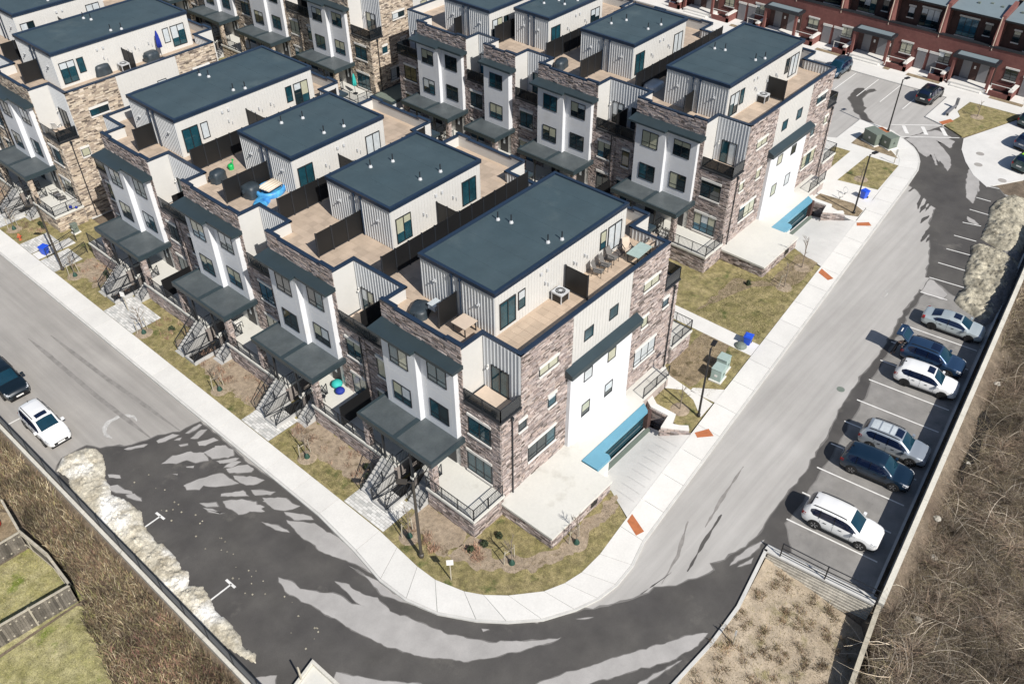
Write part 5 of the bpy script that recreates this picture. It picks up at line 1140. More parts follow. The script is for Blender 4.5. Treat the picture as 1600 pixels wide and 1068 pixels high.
def make_car(name, label, spec, paint, x, y, head, rails=None, sunroof=None, rim='rim', wheel_r=None, hatch=False, extra=None, scale=1.0, dark_roof=False):
    car = empty(name, (x, y, 0), head, label=label, cat='car' if spec is SED else 'suv'); car.scale = (scale, scale, scale)
    sp = spec; L = sp['st'][-1][0]; x0 = sp['st'][0][0]
    xs = sorted(set([round(v, 3) for v in np.linspace(x0, L, 40)]+[s[0] for s in sp['st']]))
    P = []
    for xx in xs:
        h = car_sec(sp, xx); P.append([(xx, -a, z) for a, z in h]+[(xx, a, z) for a, z in h[-2:0:-1]])
    b = MB(); b.grid(P, closed=True); b.face(P[-1]); b.face(P[0][::-1]); body = b.build('body', paint, car, smooth=True)
    es = body.modifiers.new('edges', 'EDGE_SPLIT'); es.split_angle = math.radians(50)
    def top(xx, t, off=0.012):    # t in -1..1 across the roof / hood
        h = car_sec(sp, xx); ys = [h[9][0], h[8][0], h[7][0], h[6][0]]; zs_ = [h[9][1], h[8][1], h[7][1], h[6][1]]
        a = abs(t)*h[7][0]; z = np.interp(a, ys, zs_); return (xx, math.copysign(a, t) if t else 0.0, z+off)
    def panel(nm, xa, xb, ta, tb, m, off=0.012, nx=6, nt=6, taper=0.0, par=car):
        g = MB(); G_ = []
        for i in range(nx+1):
            xx = xa+(xb-xa)*i/nx; G_.append([top(xx, (ta+(tb-ta)*j/nt)*(1-taper*(1-i/nx)), off) for j in range(nt+1)])
        g.grid([r[::-1] for r in G_][::-1] if False else G_); return g.build(nm, m, par, smooth=True)
    panel('windshield', sp['ws'][0], sp['ws'][1], -0.93, 0.93, 'car_glass', taper=0.02)
    if not hatch: panel('rear_window', sp['rw'][0], sp['rw'][1], -0.86, 0.86, 'car_glass_side')
    if sunroof: panel('sunroof', sunroof[0], sunroof[1], -0.62, 0.62, 'car_glass_side', 0.016, 3, 4)
    if dark_roof: panel('roof_panel', -1.7, 0.3, -0.9, 0.9, 'car_glass_side', 0.010)
    if rails:
        for s in (-1, 1):
            g = MB()
            for i in range(6):
                xa = rails[0]+(rails[1]-rails[0])*i/6; xb = rails[0]+(rails[1]-rails[0])*(i+1)/6
                p, q = top(xa, 0.97*s, 0.05), top(xb, 0.97*s, 0.05); g.bar(p, q, 0.045, 0.04)
            g.build('roof_rail', 'dark_metal', car)
    for s in (-1, 1):     # side glass between belt and roof
        g = MB(); G_ = []; n = 12; a, c = sp['sw']
        for i in range(n+1):
            xx = a+(c-a)*i/n; h = car_sec(sp, xx); p5, p7 = h[5], h[6]; r = []
            top_t = 0.93 if 0 < i < n else 0.75
            if i == 0: lo = 0.45
            else: lo = 0.12
            for t in (lo, (lo+top_t)/2, top_t):
                r.append((xx, s*(p5[0]+(p7[0]-p5[0])*t+0.010), p5[1]+(p7[1]-p5[1])*t))
            G_.append(r)
        g.grid(G_ if s < 0 else [r[::-1] for r in G_]); sg_ = g.build('side_window', 'car_glass_side', car)
        g = MB()
        for xx in (-0.35, 0.0-1.25):
            h = car_sec(sp, xx); g.bar((xx, s*(h[5][0]+0.014), h[5][1]), (xx, s*(h[6][0]+0.016), h[6][1]), 0.05, 0.012)
        g.build('pillar', 'black', sg_)
        g = MB(); xm = sp['ws'][1]-0.2; h = car_sec(sp, xm); g.box(xm-0.10, xm+0.08, s*(h[5][0]), s*(h[5][0]+0.22), h[5][1]+0.02, h[5][1]+0.17); g.build('mirror', paint, car)
        g = MB(); h = car_sec(sp, -0.2); 
        for xx in (0.72, -0.35, -1.15): h = car_sec(sp, xx); g.box(xx-0.006, xx+0.006, s*h[3][0], s*(h[3][0]+0.004), h[1][1]+0.12, h[5][1]-0.05)
        for xx in (0.1, -0.85): h = car_sec(sp, xx); g.box(xx-0.1, xx+0.1, s*h[4][0], s*(h[4][0]+0.03), h[5][1]-0.14, h[5][1]-0.11)
        g.build('door_line', 'black', car)
        g = MB(); h = car_sec(sp, 0); g.box(-1.0, 0.95, s*(h[2][0]-0.03), s*(h[2][0]+0.012), h[0][1]-0.02, h[0][1]+0.11); g.build('side_skirt', 'tyre', car)
        for xw in sp['wb']:
            R_ = wheel_r or sp['r']; hw = car_sec(sp, xw)[3][0]
            g = MB(); cc = [(xw+(R_+0.06)*math.cos(t*PI/10), R_+(R_+0.06)*math.sin(t*PI/10)) for t in range(-2, 13)]
            g.face([(p[0], s*(hw+0.006), max(p[1], 0.22)) for p in (cc if s < 0 else cc[::-1])]); g.build('wheel_arch', 'tyre', car)
            g = MB(); n = 20
            prof = [(R_*0.62, -0.10), (R_*0.96, -0.11), (R_, -0.07), (R_, 0.07), (R_*0.96, 0.11)]
            m0_ = MB(); G_ = []
            for (r_, yy) in prof: G_.append([(xw+r_*math.cos(2*PI*i/n), s*(hw-0.085)-s*yy, R_+r_*math.sin(2*PI*i/n)) for i in range(n)])
            g.grid(G_, closed=True); wh = g.build('wheel', 'tyre', car, smooth=False)
            g = MB(); yo = s*(hw+0.012)
            for i in range(5):
                a_ = 2*PI*i/5+0.3; d1 = 0.20
                g.face([(xw, yo, R_), (xw+R_*0.64*math.cos(a_-d1), yo, R_+R_*0.64*math.sin(a_-d1)), (xw+R_*0.64*math.cos(a_+d1), yo, R_+R_*0.64*math.sin(a_+d1))])
            for i in range(n):
                a_, c_ = 2*PI*i/n, 2*PI*(i+1)/n
                g.face([(xw+R_*0.60*math.cos(a_), yo, R_+R_*0.60*math.sin(a_)), (xw+R_*0.68*math.cos(a_), yo, R_+R_*0.68*math.sin(a_)), (xw+R_*0.68*math.cos(c_), yo, R_+R_*0.68*math.sin(c_)), (xw+R_*0.60*math.cos(c_), yo, R_+R_*0.60*math.sin(c_))])
            g.build('rim', rim, wh)
        # lamps
        g = MB(); hh = [car_sec(sp, v) for v in (L-0.42, L-0.2, L-0.07)]; xv = (L-0.42, L-0.2, L-0.07)
        g.grid([[(xv[i], s*(hh[i][4][0]+0.012), hh[i][4][1]-0.06), (xv[i]+0.012, s*(hh[i][5][0]+0.008), hh[i][5][1]+0.008), (xv[i]+0.012, s*(hh[i][5][0]*0.80), hh[i][5][1]+0.028)] for i in range(3)]); g.build('headlight', 'lamp_clear', car)
        g = MB(); xv = (x0+0.02, x0+0.12, x0+0.28); hh = [car_sec(sp, v) for v in xv]
        g.grid([[(xv[i]-0.012, s*(hh[i][4][0]+0.012), hh[i][4][1]-0.08), (xv[i]-0.012, s*(hh[i][5][0]+0.012), hh[i][5][1]+0.01), (xv[i]-0.02, s*(hh[i][6][0]*0.96), hh[i][5][1]+0.05)] for i in range(3)]); g.build('taillight', 'lamp_red', car)
    g = MB(); g.box(L-0.02, L+0.025, -0.5, 0.5, 0.42, 0.60); g.box(L-0.05, L+0.015, -0.62, 0.62, 0.28, 0.36); g.build('grille', 'black', car)
    g = MB(); g.box(L+0.025, L+0.04, -0.26, 0.26, 0.44, 0.56); g.build('licence_plate', 'white_paint', car)
    g = MB(); g.box(x0-0.03, x0+0.03, -0.26, 0.26, 0.72, 0.84); g.build('licence_plate', 'white_paint', car)
    g = MB(); g.box(x0+0.1, L-0.1, -0.72, 0.72, 0.16, 0.3); g.build('underbody', 'tyre', car)
    if hatch:
        g = MB(); g.face([(-2.1, -0.66, 1.60), (-2.1, 0.66, 1.60), (-2.3, 0.78, 0.75), (-2.3, -0.78, 0.75)]); g.build('boot_opening', 'black', car)
        t = MB(); A = [(-1.98, -0.68, 1.68), (-1.98, 0.68, 1.68), (-2.55, 0.72, 2.16), (-2.55, -0.72, 2.16), (-2.95, 0.7, 2.10), (-2.95, -0.7, 2.10)]
        t.face([A[0], A[1], A[2], A[3]]); t.face([A[3], A[2], A[4], A[5]])
        t.face([(A[0][0], A[0][1], A[0][2]-.05), (A[3][0], A[3][1], A[3][2]-.05), (A[2][0], A[2][1], A[2][2]-.05), (A[1][0], A[1][1], A[1][2]-.05)]); t.face([(p[0], p[1], p[2]-.06) for p in (A[3], A[5], A[4], A[2])])
        for q in ((0, 3), (1, 2), (3, 5), (2, 4), (4, 5)): t.bar(A[q[0]], A[q[1]], 0.08, 0.08)
        tg = t.build('tailgate', paint, car); t = MB(); t.grid([[(-2.06, -0.55, 1.77), (-2.06, 0.55, 1.77)], [(-2.48, -0.58, 2.12), (-2.48, 0.58, 2.12)]]); t.build('rear_window', 'car_glass', tg)
        t = MB(); t.box(-2.8, -2.72, -0.24, 0.24, 2.11, 2.16); t.build('licence_plate', 'white_paint', tg)
    if extra: extra(car, panel, top)
    return car
HD = math.atan2(-0.994, 0.112)
def silver_roof(car, panel, top):
    panel('roof_panel', -1.75, -1.25, -0.72, 0.72, 'glass_white', 0.014, 3, 3); panel('roof_panel', -1.15, -0.55, -0.72, 0.72, 'glass_white', 0.014, 3, 3); panel('roof_panel', -0.45, -0.15, -0.72, 0.72, 'glass_white', 0.014, 3, 3)
def antenna(car, panel, top):
    g = MB(); p = top(-1.75, 0.0); g.face([(p[0], p[1]-0.02, p[2]), (p[0]-0.12, p[1], p[2]+0.08), (p[0]-0.14, p[1], p[2])]); g.box(p[0]-0.14, p[0]-0.02, -0.02, 0.02, p[2], p[2]+0.06); g.build('antenna', 'black', car)
make_car('parked_car', 'pale silver sedan beside the snow heap, farthest of the cars parked along the fence', SED, 'paint_pearl', 65.05, 10.12, HD-0.005, sunroof=(-0.15, 0.42), rim='rim_dark')
make_car('parked_suv', 'steel blue suv with its tailgate open and a person behind it', SUV, 'paint_blue', 59.85, 9.75, HD-0.02, rails=(-1.7, 0.3), sunroof=(-0.35, 0.32), hatch=True, dark_roof=False)
make_car('parked_suv', 'white crossover with dark sunroof parked beside the open blue suv', SUV, 'paint_white', 57.1, 9.15, HD+0.03, sunroof=(-0.15, 0.36), rim='rim_dark', extra=antenna, scale=0.97)
make_car('parked_suv', 'silver suv with roof rails and long panelled glass roof', SUV, 'paint_silver', 49.2, 8.28, HD, rails=(-1.75, 0.3), sunroof=(-0.1, 0.38), extra=silver_roof)
make_car('parked_suv', 'dark navy suv parked between the silver suv and the big white one', SUV, 'paint_navy', 46.3, 8.25, HD+0.01, extra=antenna)
make_car('parked_suv', 'big white suv with blue side glass, nearest of the cars parked along the fence', SUV, 'paint_white', 40.4, 7.9, HD-0.005, extra=antenna, rails=(-1.75, 0.25), scale=1.05)
make_car('parked_suv', 'small white suv facing the snow bank on the left road', SUV, 'paint_white', 11.05, 54.85, -PI/2, sunroof=(-0.1, 0.30), rails=(-1.7, 0.2), extra=antenna)
make_car('parked_suv', 'black suv cut by the left edge of the photo', SUV, 'paint_black', 11.35, 61.75, -PI/2-0.01, scale=1.03)
make_car('parked_suv', 'dark blue suv parked by the corner of the rear block, in the far lot', SUV, 'paint_teal', 105.9, 39.75, PI, rails=(-1.7, 0.2))
make_car('parked_suv', 'dark grey suv standing alone in the far lot beside the lamp post', SUV, 'paint_black', 106.1, 28.3, -0.02, rails=(-1.7, 0.2), sunroof=(-0.6, 0.2))
make_car('driveway_car', 'dark green car at the right edge, highest of the three on the concrete drive', SUV, 'paint_green', 107.5, 16.9, -0.25)
make_car('driveway_car', 'dark blue car, middle one of the three on the concrete drive', SUV, 'paint_blue', 101.9, 15.5, -0.22)
def lime_(car, panel, top): panel('roof_panel', -1.5, 0.2, -0.75, 0.75, 'lime', 0.014, 3, 3)
make_car('driveway_car', 'dark car with a lime green roof panel on the concrete drive', SUV, 'paint_green', 97.0, 14.2, -0.2, extra=lime_)
# ---- the person leaning into the open boot
def skin_body(name, joints, edges, m, parent, root=0):
    me = bpy.data.meshes.new(name); me.from_pydata([j[0] for j in joints], edges, []); me.materials.append(MT[m]); o = link(name, me, parent)
    mod = o.modifiers.new('skin', 'SKIN'); mod.use_smooth_shade = True
    for i, j in enumerate(joints):
        sv = me.skin_vertices[0].data[i]; sv.radius = (j[1], j[1]*(j[2] if len(j) > 2 else 1)); sv.use_root = (i == root)
    s2 = o.modifiers.new('sub', 'SUBSURF'); s2.levels = 1; s2.render_levels = 2; return o
hu = empty('person', (59.15, 12.45, 0), HD, label='person in dark clothes bending into the open tailgate of the blue suv', cat='person')
J = [((0, 0, 0.92), .13, .8), ((0.10, 0, 1.14), .14, .8), ((0.26, 0, 1.33), .16, .75), ((0.38, 0, 1.42), .06), ((0.50, 0, 1.50), .10, 1.1),
     ((0.0, 0.10, 0.86), .085), ((0.05, 0.11, 0.48), .06), ((-0.02, 0.12, 0.08), .045), ((0.12, 0.13, 0.035), .04),
     ((0.0, -0.10, 0.86), .085), ((-0.08, -0.11, 0.48), .06), ((-0.2, -0.12, 0.09), .045), ((-0.05, -0.13, 0.035), .04),
     ((0.28, 0.20, 1.33), .06), ((0.42, 0.25, 1.08), .045), ((0.64, 0.20, 1.0), .032), ((0.28, -0.20, 1.33), .06), ((0.45, -0.24, 1.10), .045), ((0.66, -0.18, 1.02), .032)]
Ed = [(0, 1), (1, 2), (2, 3), (3, 4), (0, 5), (5, 6), (6, 7), (7, 8), (0, 9), (9, 10), (10, 11), (11, 12), (2, 13), (13, 14), (14, 15), (2, 16), (16, 17), (17, 18)]
skin_body('body', J, Ed, 'skin', hu)
cl = [0, 1, 2, 5, 6, 7, 9, 10, 11, 13, 14, 16, 17]; mp_ = {j: i for i, j in enumerate(cl)}
skin_body('clothing', [(J[j][0], J[j][1]*1.14) for j in cl], [(mp_[a], mp_[c]) for a, c in Ed if a in mp_ and c in mp_], 'cloth_dark', hu)
g = MB(); g.lathe([(0.02, 1.64), (0.09, 1.60), (0.115, 1.54), (0.112, 1.48), (0.09, 1.44)], 12, 0.485, 0); g.build('hair', 'hair', hu, smooth=True)
for s in (-1, 1):
    g = MB(); hx, hy, hz = 0.68, 0.19*s, 1.0
    g.box(hx-0.03, hx+0.05, hy-0.04, hy+0.04, hz-0.02, hz+0.02)
    for k, ln in enumerate((0.065, 0.08, 0.075, 0.055)): g.bar((hx+0.045, hy-0.03+0.02*k, hz), (hx+0.045+ln*0.6, hy-0.03+0.02*k, hz-0.01), 0.016); g.bar((hx+0.045+ln*0.6, hy-0.03+0.02*k, hz-0.01), (hx+0.045+ln, hy-0.03+0.02*k, hz-0.04), 0.014)
    g.bar((hx-0.01, hy-0.04*s, hz), (hx+0.04, hy-0.075*s, hz-0.02), 0.018); g.build('hand', 'skin', hu)

# ================================================================== snow heaps
def heap(name, P, H, m, label, step=0.16, seed=1, edge=1.1, zb=0.0):
    xs = [p[0] for p in P]; ys = [p[1] for p in P]; x0, x1, y0, y1 = min(xs), max(xs), min(ys), max(ys)
    X = np.arange(x0-step, x1+2*step, step); Y = np.arange(y0-step, y1+2*step, step); XX, YY = np.meshgrid(X, Y, indexing='ij')
    ins = npin(XX, YY, P); D = np.full(XX.shape, 1e9)
    for i in range(len(P)):
        ax, ay = P[i]; bx, by = P[(i+1) % len(P)]; dx, dy = bx-ax, by-ay; t = np.clip(((XX-ax)*dx+(YY-ay)*dy)/max(dx*dx+dy*dy, 1e-9), 0, 1)
        D = np.minimum(D, np.hypot(XX-ax-t*dx, YY-ay-t*dy))
    Z = np.full(XX.shape, -0.12)
    for i in range(XX.shape[0]):
        for j in range(XX.shape[1]):
            if ins[i, j]:
                x, y = XX[i, j], YY[i, j]; d = min(1.0, D[i, j]/edge); f = d**0.6
                n1 = noise.noise(Vector((x*0.5, y*0.5, seed))); n2 = noise.noise(Vector((x*1.7, y*1.7, seed+5))); n3 = abs(noise.noise(Vector((x*4.5, y*4.5, seed+9)))); n4 = noise.noise(Vector((x*9, y*9, seed+2)))
                Z[i, j] = zb+max(0.03, f*H*(0.75+0.55*n1+0.45*n2)+f*(0.34*n3+0.16*n4+0.10*abs(noise.noise(Vector((x*13, y*6, seed)))))+0.02)
    V = np.stack([XX, YY, Z], -1).reshape(-1, 3); ny = len(Y)
    ii, jj = np.meshgrid(np.arange(len(X)-1), np.arange(ny-1), indexing='ij'); keep = (ins[:-1, :-1] | ins[1:, :-1] | ins[:-1, 1:] | ins[1:, 1:])
    ii, jj = ii[keep], jj[keep]
    me = np_mesh(name, V, np.stack([ii*ny+jj, (ii+1)*ny+jj, (ii+1)*ny+jj+1, ii*ny+jj+1], -1), m)
    me.polygons.foreach_set('use_smooth', [True]*len(me.polygons))
    return link(name, me, kind='stuff', label=label, cat='snow')
heap('snow_bank', SNOW[0], 0.27, 'snow', 'long dirty snow bank along the fence of the left road', 0.10, 1, 0.9)
heap('snow_heap', SNOW[1], 0.42, 'snow_dirty', 'lumpy dirty snow heap on the stalls next to the silver sedan', 0.12, 2, 0.8)
heap('snow_heap', SNOW[2], 0.46, 'snow_dirty', 'dirty snow heap farther along the stalls by the brush', 0.13, 3, 0.9)
heap('grit_heap', [(69.3, 8.6), (70.2, 9.4), (72.5, 9.9), (75.0, 10.0), (77.5, 10.6), (79.5, 11.0), (80.5, 9.6), (77, 8.7), (72, 8.0), (68.6, 7.9), (67.2, 8.2), (67.0, 9.0)], 0.35, 'snow_grey', 'dark grit left by melted snow beside the heaps', 0.18, 4, 0.8)
cr = MB(); rr = random.Random(5)
for k in range(90):
    a = rr.random()
    if k < 45: x, y = rr.uniform(12.2, 13.8), rr.uniform(27, 46)
    else: x, y = rr.uniform(64, 69), rr.uniform(6.9, 9.6)
    s = rr.uniform(0.015, 0.045); cr.box(x-s, x+s*1.3, y-s, y+s, 0.0, s*1.2)
cr.build('snow_crumbs', 'snow_dirty', kind='stuff', label='small crumbs of old snow scattered on the asphalt', cat='snow')
# ================================================================== grass blades, reeds, brush (numpy)
rs = np.random.RandomState(3)
def hz(x, y): return np.array([gz(a, c) for a, c in zip(x, y)])
def rand_in(P, n):
    xs = [p[0] for p in P]; ys = [p[1] for p in P]; out = np.zeros((0, 2))
    while len(out) < n:
        q = np.stack([rs.uniform(min(xs), max(xs), n*2), rs.uniform(min(ys), max(ys), n*2)], -1); q = q[npin(q[:, 0], q[:, 1], P)]; out = np.concatenate([out, q])
    return out[:n]
def blades(name, P, n, h0, h1, w_, pal, z, lean=0.5, clump=0.0, label='', cat='grass', wobble=1.0):
    q = rand_in(P, n)
    if clump:
        c = rand_in(P, max(4, n//clump)); idx = rs.randint(0, len(c), n); q = c[idx]+rs.normal(0, 0.16, (n, 2))
    zz = z(q[:, 0], q[:, 1]) if callable(z) else np.full(n, z)
    dens = np.array([0.5+0.5*noise.noise(Vector((a*0.35, b_*0.35, 8))) for a, b_ in q])
    h = rs.uniform(h0, h1, n)*(0.55+0.9*dens); az = rs.uniform(0, 2*PI, n); le = rs.uniform(0.1, 1, n)*lean*h; wa = rs.uniform(0, 2*PI, n)
    dx, dy = np.cos(az)*le, np.sin(az)*le; wx, wy = np.cos(wa)*w_/2, np.sin(wa)*w_/2
    p0 = np.stack([q[:, 0]-wx, q[:, 1]-wy, zz-0.03], -1); p1 = np.stack([q[:, 0]+wx, q[:, 1]+wy, zz-0.03], -1)
    m0 = np.stack([q[:, 0]+dx*.35-wx*.7, q[:, 1]+dy*.35-wy*.7, zz+h*.6], -1); m1 = np.stack([q[:, 0]+dx*.35+wx*.7, q[:, 1]+dy*.35+wy*.7, zz+h*.6], -1)
    t = np.stack([q[:, 0]+dx, q[:, 1]+dy, zz+h*0.95], -1)
    V = np.stack([p0, p1, m1, m0, t, t+0.004], 1).reshape(-1, 3); i = np.arange(n)[:, None]*6
    Fq = np.concatenate([i+np.array([[0, 1, 2, 3]]), i+np.array([[3, 2, 5, 4]])], 0)
    pal = np.array(pal); c = pal[rs.randint(0, len(pal), n)]*rs.uniform(0.75, 1.25, (n, 1)); tone = np.array([max(0.25, 1+0.75*noise.noise(Vector((a*0.55, b_*0.55, 1)))+0.55*noise.noise(Vector((a*1.9, b_*1.9, 6)))) for a, b_ in q])[:, None]
    c = c*tone
    return link(name, np_mesh(name, V, Fq, 'reed', np.concatenate([c, c])), kind='stuff', label=label, cat=cat)
BROWN = [(0.27, 0.21, 0.13), (0.20, 0.15, 0.09), (0.36, 0.295, 0.185), (0.13, 0.095, 0.058), (0.45, 0.385, 0.26), (0.27, 0.19, 0.115), (0.09, 0.066, 0.042), (0.24, 0.22, 0.10)]
reedP = [(8.5, 18), (8.5, 96), (2.0, 96), (3.0, 54), (6.1, 49.6), (5.75, 46), (5.85, 43), (5.75, 39.9), (4.9, 38.4), (4.1, 34), (2.4, 26), (3, 18)]
sheet('reed_ground', reedP, -0.27, 'soil', kind='structure')
blades('dry_reeds', reedP, 62000, 0.28, 0.85, 0.045, BROWN, -0.30, 0.8, label='dense brown dry reeds and weeds between the dark fence and the yards', cat='reeds')
blades('dry_reeds', [(3.2, 24), (8.3, 24), (8.3, 35.5), (4.8, 35.5), (3.6, 31)], 6000, 0.25, 0.7, 0.03, [(0.40, 0.20, 0.17), (0.30, 0.17, 0.13), (0.36, 0.31, 0.15)], -0.30, 0.7, label='reddish and yellowish twigs among the reeds at the bottom left', cat='reeds')
# back yards
sheet('yard_lawn', [(5.7, 39.9), (5.8, 43.2), (5.7, 46), (-20, 47.5), (-20, 40.8), (5.3, 39.95)], -0.25, 'grass_yard')
sheet('yard_lawn', [(5.8, 39.0), (4.3, 34), (2.6, 26), (2, 10), (-25, 10), (-25, 40.4), (5.2, 39.8)], -0.26, 'grass_yard')
sheet('yard_lawn', [(5.6, 46.3), (5.9, 49.5), (3.6, 53.6), (-20, 60), (-20, 47.9), (5.0, 46.4)], -0.24, 'grass_dry')
GR = [(0.22, 0.20, 0.07), (0.28, 0.25, 0.10), (0.17, 0.18, 0.05), (0.38, 0.33, 0.18)]
blades('yard_grass', [(5.6, 40.2), (5.6, 46), (-3, 46.5), (-3, 40.8)], 9000, 0.03, 0.09, 0.03, GR, -0.25, 0.9, label='worn green grass of the fenced back yard', cat='grass')
blades('yard_grass', [(5.2, 39.4), (4.0, 34), (3.0, 26), (-6, 26), (-6, 40)], 14000, 0.03, 0.09, 0.03, GR, -0.26, 0.9, label='pale green grass of the lower back yard', cat='grass')
# lawns: short tufts
FRONT = [(20.85, 29), (21.0, 95), (22.2, 95), (22.2, 29)]
for i, (a, c) in enumerate(((33.8, 41.5), (45.2, 56.3), (56.5, 59.8), (64.7, 67.7), (67.9, 72.7), (79.7, 83.6), (86.2, 96))):
    blades('lawn_grass', [(20.95, a), (22.35, a), (22.35, c), (20.95, c)], int(900*(c-a)/3), 0.02, 0.07, 0.03, [(0.15, 0.135, 0.045), (0.11, 0.13, 0.03), (0.22, 0.18, 0.08)], ZL, 0.9, label='grass strip beside the left sidewalk', cat='grass')
    blades('bed_grass', [(22.3, a), (24.2, a), (24.2, c), (22.3, c)], int(70*(c-a)), 0.08, 0.35, 0.03, [(0.30, 0.17, 0.115), (0.38, 0.25, 0.17), (0.24, 0.14, 0.10), (0.42, 0.31, 0.22)], ZL, 1.1, clump=24, label='clumps of dry reddish ornamental grass in the front beds', cat='grass')
cornerP = [(24.0, 24.6), (20.8, 29), (20.65, 26.5), (20.7, 24.7), (21.3, 22.8), (22.6, 21), (24.3, 19.5), (26, 18.8), (28.6, 18.6), (32.2, 18.9), (33.0, 20.5), (26.6, 20.5), (26.7, 24.6)]
blades('lawn_grass', cornerP, 5200, 0.02, 0.07, 0.03, [(0.20, 0.165, 0.07), (0.26, 0.20, 0.10), (0.15, 0.13, 0.05)], ZL, 0.9, label='thin grass of the round corner plot', cat='grass')
blades('bed_grass', [(24.0, 24.6), (21.9, 28.9), (21.6, 25.8), (23, 23.5), (24.2, 23.2)], 900, 0.08, 0.33, 0.03, [(0.32, 0.18, 0.12), (0.40, 0.27, 0.19)], ZL, 1.1, clump=60, label='dry reddish tufts in the corner bed', cat='grass')
backP = [(53.2, 21.2), (53.2, 27), (60.5, 27.2), (61.2, 24.3), (66.8, 24.6), (66.2, 22.5)]
blades('lawn_grass', backP, 6500, 0.03, 0.09, 0.035, [(0.16, 0.155, 0.05), (0.24, 0.20, 0.09), (0.11, 0.12, 0.035)], ZL, 0.9, label='mossy green lawn beside the second garage roof', cat='grass')
blades('lawn_grass', [(47.0, 20.6), (51.2, 21.0), (51.2, 25.0), (46.4, 25.2), (45.4, 24.2), (45.1, 20.6)], 2600, 0.03, 0.09, 0.035, [(0.18, 0.16, 0.06), (0.26, 0.20, 0.11)], ZL, 0.9, label='patchy lawn around the utility cabinets', cat='grass')
# pale slope: dead tufts
slP = [(21, 9.8), (35.3, 9.9), (35.5, 4.0), (24, 1.0), (20, 1.0)]
tz = lambda X_, Y_: np.array([slope_z(a, c) for a, c in zip(X_, Y_)])
blades('slope_tufts', slP, 10500, 0.06, 0.26, 0.03, [(0.30, 0.20, 0.13), (0.20, 0.145, 0.09), (0.24, 0.20, 0.10)], tz, 1.2, clump=55, label='rows of small dead shrubs on the pale slope at the bottom', cat='shrubs')
blades('slope_grass', slP, 9000, 0.02, 0.07, 0.03, [(0.44, 0.37, 0.27), (0.38, 0.33, 0.20), (0.30, 0.26, 0.13)], tz, 1.0, label='thin dry grass on the pale slope', cat='grass')
# brush beyond the right fence: arching bare twigs
brP = [(29, -14), (29.5, 1.9), (36.8, 2.9), (50, 4.3), (66, 6.1), (80, 7.9), (98, 12.5), (100, -6), (70, -14)]
def brush(name, P, n, label, pal, L0=0.8, L1=2.6, w0=0.05, up=(0.2, 1.2), seg=5, zf=None, clump=0):
    q = rand_in(P, n)
    if clump: c_ = rand_in(P, max(3, n//clump)); q = c_[rs.randint(0, len(c_), n)]+rs.normal(0, 0.10, (n, 2))
    z0 = hz(q[:, 0], q[:, 1]); az = rs.uniform(0, 2*PI, n); L = rs.uniform(L0, L1, n); el = rs.uniform(up[0], up[1], n); cur = rs.uniform(0.15, 0.75, n); bend = rs.normal(0, 0.5, n)
    pts = []; p = np.stack([q[:, 0], q[:, 1], z0], -1)
    for k in range(seg+1):
        pts.append(p.copy()); e = el-cur*k*0.75; a = az+bend*k*0.45; s = L/seg
        p = p+np.stack([np.cos(e)*np.cos(a)*s, np.cos(e)*np.sin(a)*s, np.sin(e)*s], -1); p[:, 2] = np.maximum(p[:, 2], z0+0.02)
    pts = np.stack(pts, 1)      # n, seg+1, 3
    w_ = (w0*rs.uniform(0.35, 1.0, n))[:, None]*np.linspace(1, 0.3, seg+1)[None]; side = np.stack([-np.sin(az), np.cos(az), np.zeros(n)], -1)[:, None]*w_[..., None]/2
    upv = np.zeros_like(side); upv[..., 2] = w_/2
    V = np.stack([pts-side, pts+side, pts-upv*0.9, pts+upv*0.9], 2).reshape(-1, 3)
    b0 = (np.arange(n)[:, None]*(seg+1)+np.arange(seg)[None]).ravel()*4
    Fq = np.concatenate([np.stack([b0, b0+1, b0+5, b0+4], -1), np.stack([b0+2, b0+3, b0+7, b0+6], -1)])
    pal = np.array(pal); c = pal[rs.randint(0, len(pal), n)]*rs.uniform(0.7, 1.3, (n, 1)); tone = np.array([max(0.3, 1+0.8*noise.noise(Vector((a*0.3, b_*0.3, 4)))+0.5*noise.noise(Vector((a*1.1, b_*1.1, 7)))) for a, b_ in q])[:, None]
    c = np.repeat(c*tone, seg, axis=0)
    return link(name, np_mesh(name, V, Fq, 'twig', np.concatenate([c, c])), kind='stuff', label=label, cat='brush')
TW = [(0.23, 0.185, 0.145), (0.165, 0.127, 0.095), (0.40, 0.345, 0.275), (0.11, 0.082, 0.06), (0.22, 0.185, 0.12), (0.06, 0.045, 0.032), (0.25, 0.22, 0.125), (0.34, 0.28, 0.19)]
nearP = [(29, -14), (29.5, 1.9), (36.4, 2.9), (44, 3.2), (54, 4.4), (67, 5.6), (72, 4), (60, -6), (45, -12)]
brush('bare_brush', nearP, 52000, 'tangled bare brush on the bank beyond the parking fence', TW, 0.6, 1.9, 0.026)
brush('bare_brush', nearP, 1800, 'long pale fallen branches lying over the brush', [(0.55, 0.49, 0.40), (0.44, 0.38, 0.30)], 1.6, 4.2, 0.055, (0.0, 0.7))
brush('bare_brush', [(66, 6.4), (72, 4), (98, 6), (98, 12.0), (88, 9.4), (80, 8.6)], 11000, 'bare brush behind the far snow heaps', TW, 0.5, 1.8, 0.045)
brush('bare_shrubs', nearP, 9000, 'upright multi-stemmed bare shrubs standing in the brush', [(0.30, 0.245, 0.19), (0.20, 0.155, 0.115), (0.36, 0.27, 0.20), (0.12, 0.09, 0.065)], 0.9, 2.4, 0.032, (0.75, 1.45), clump=70)
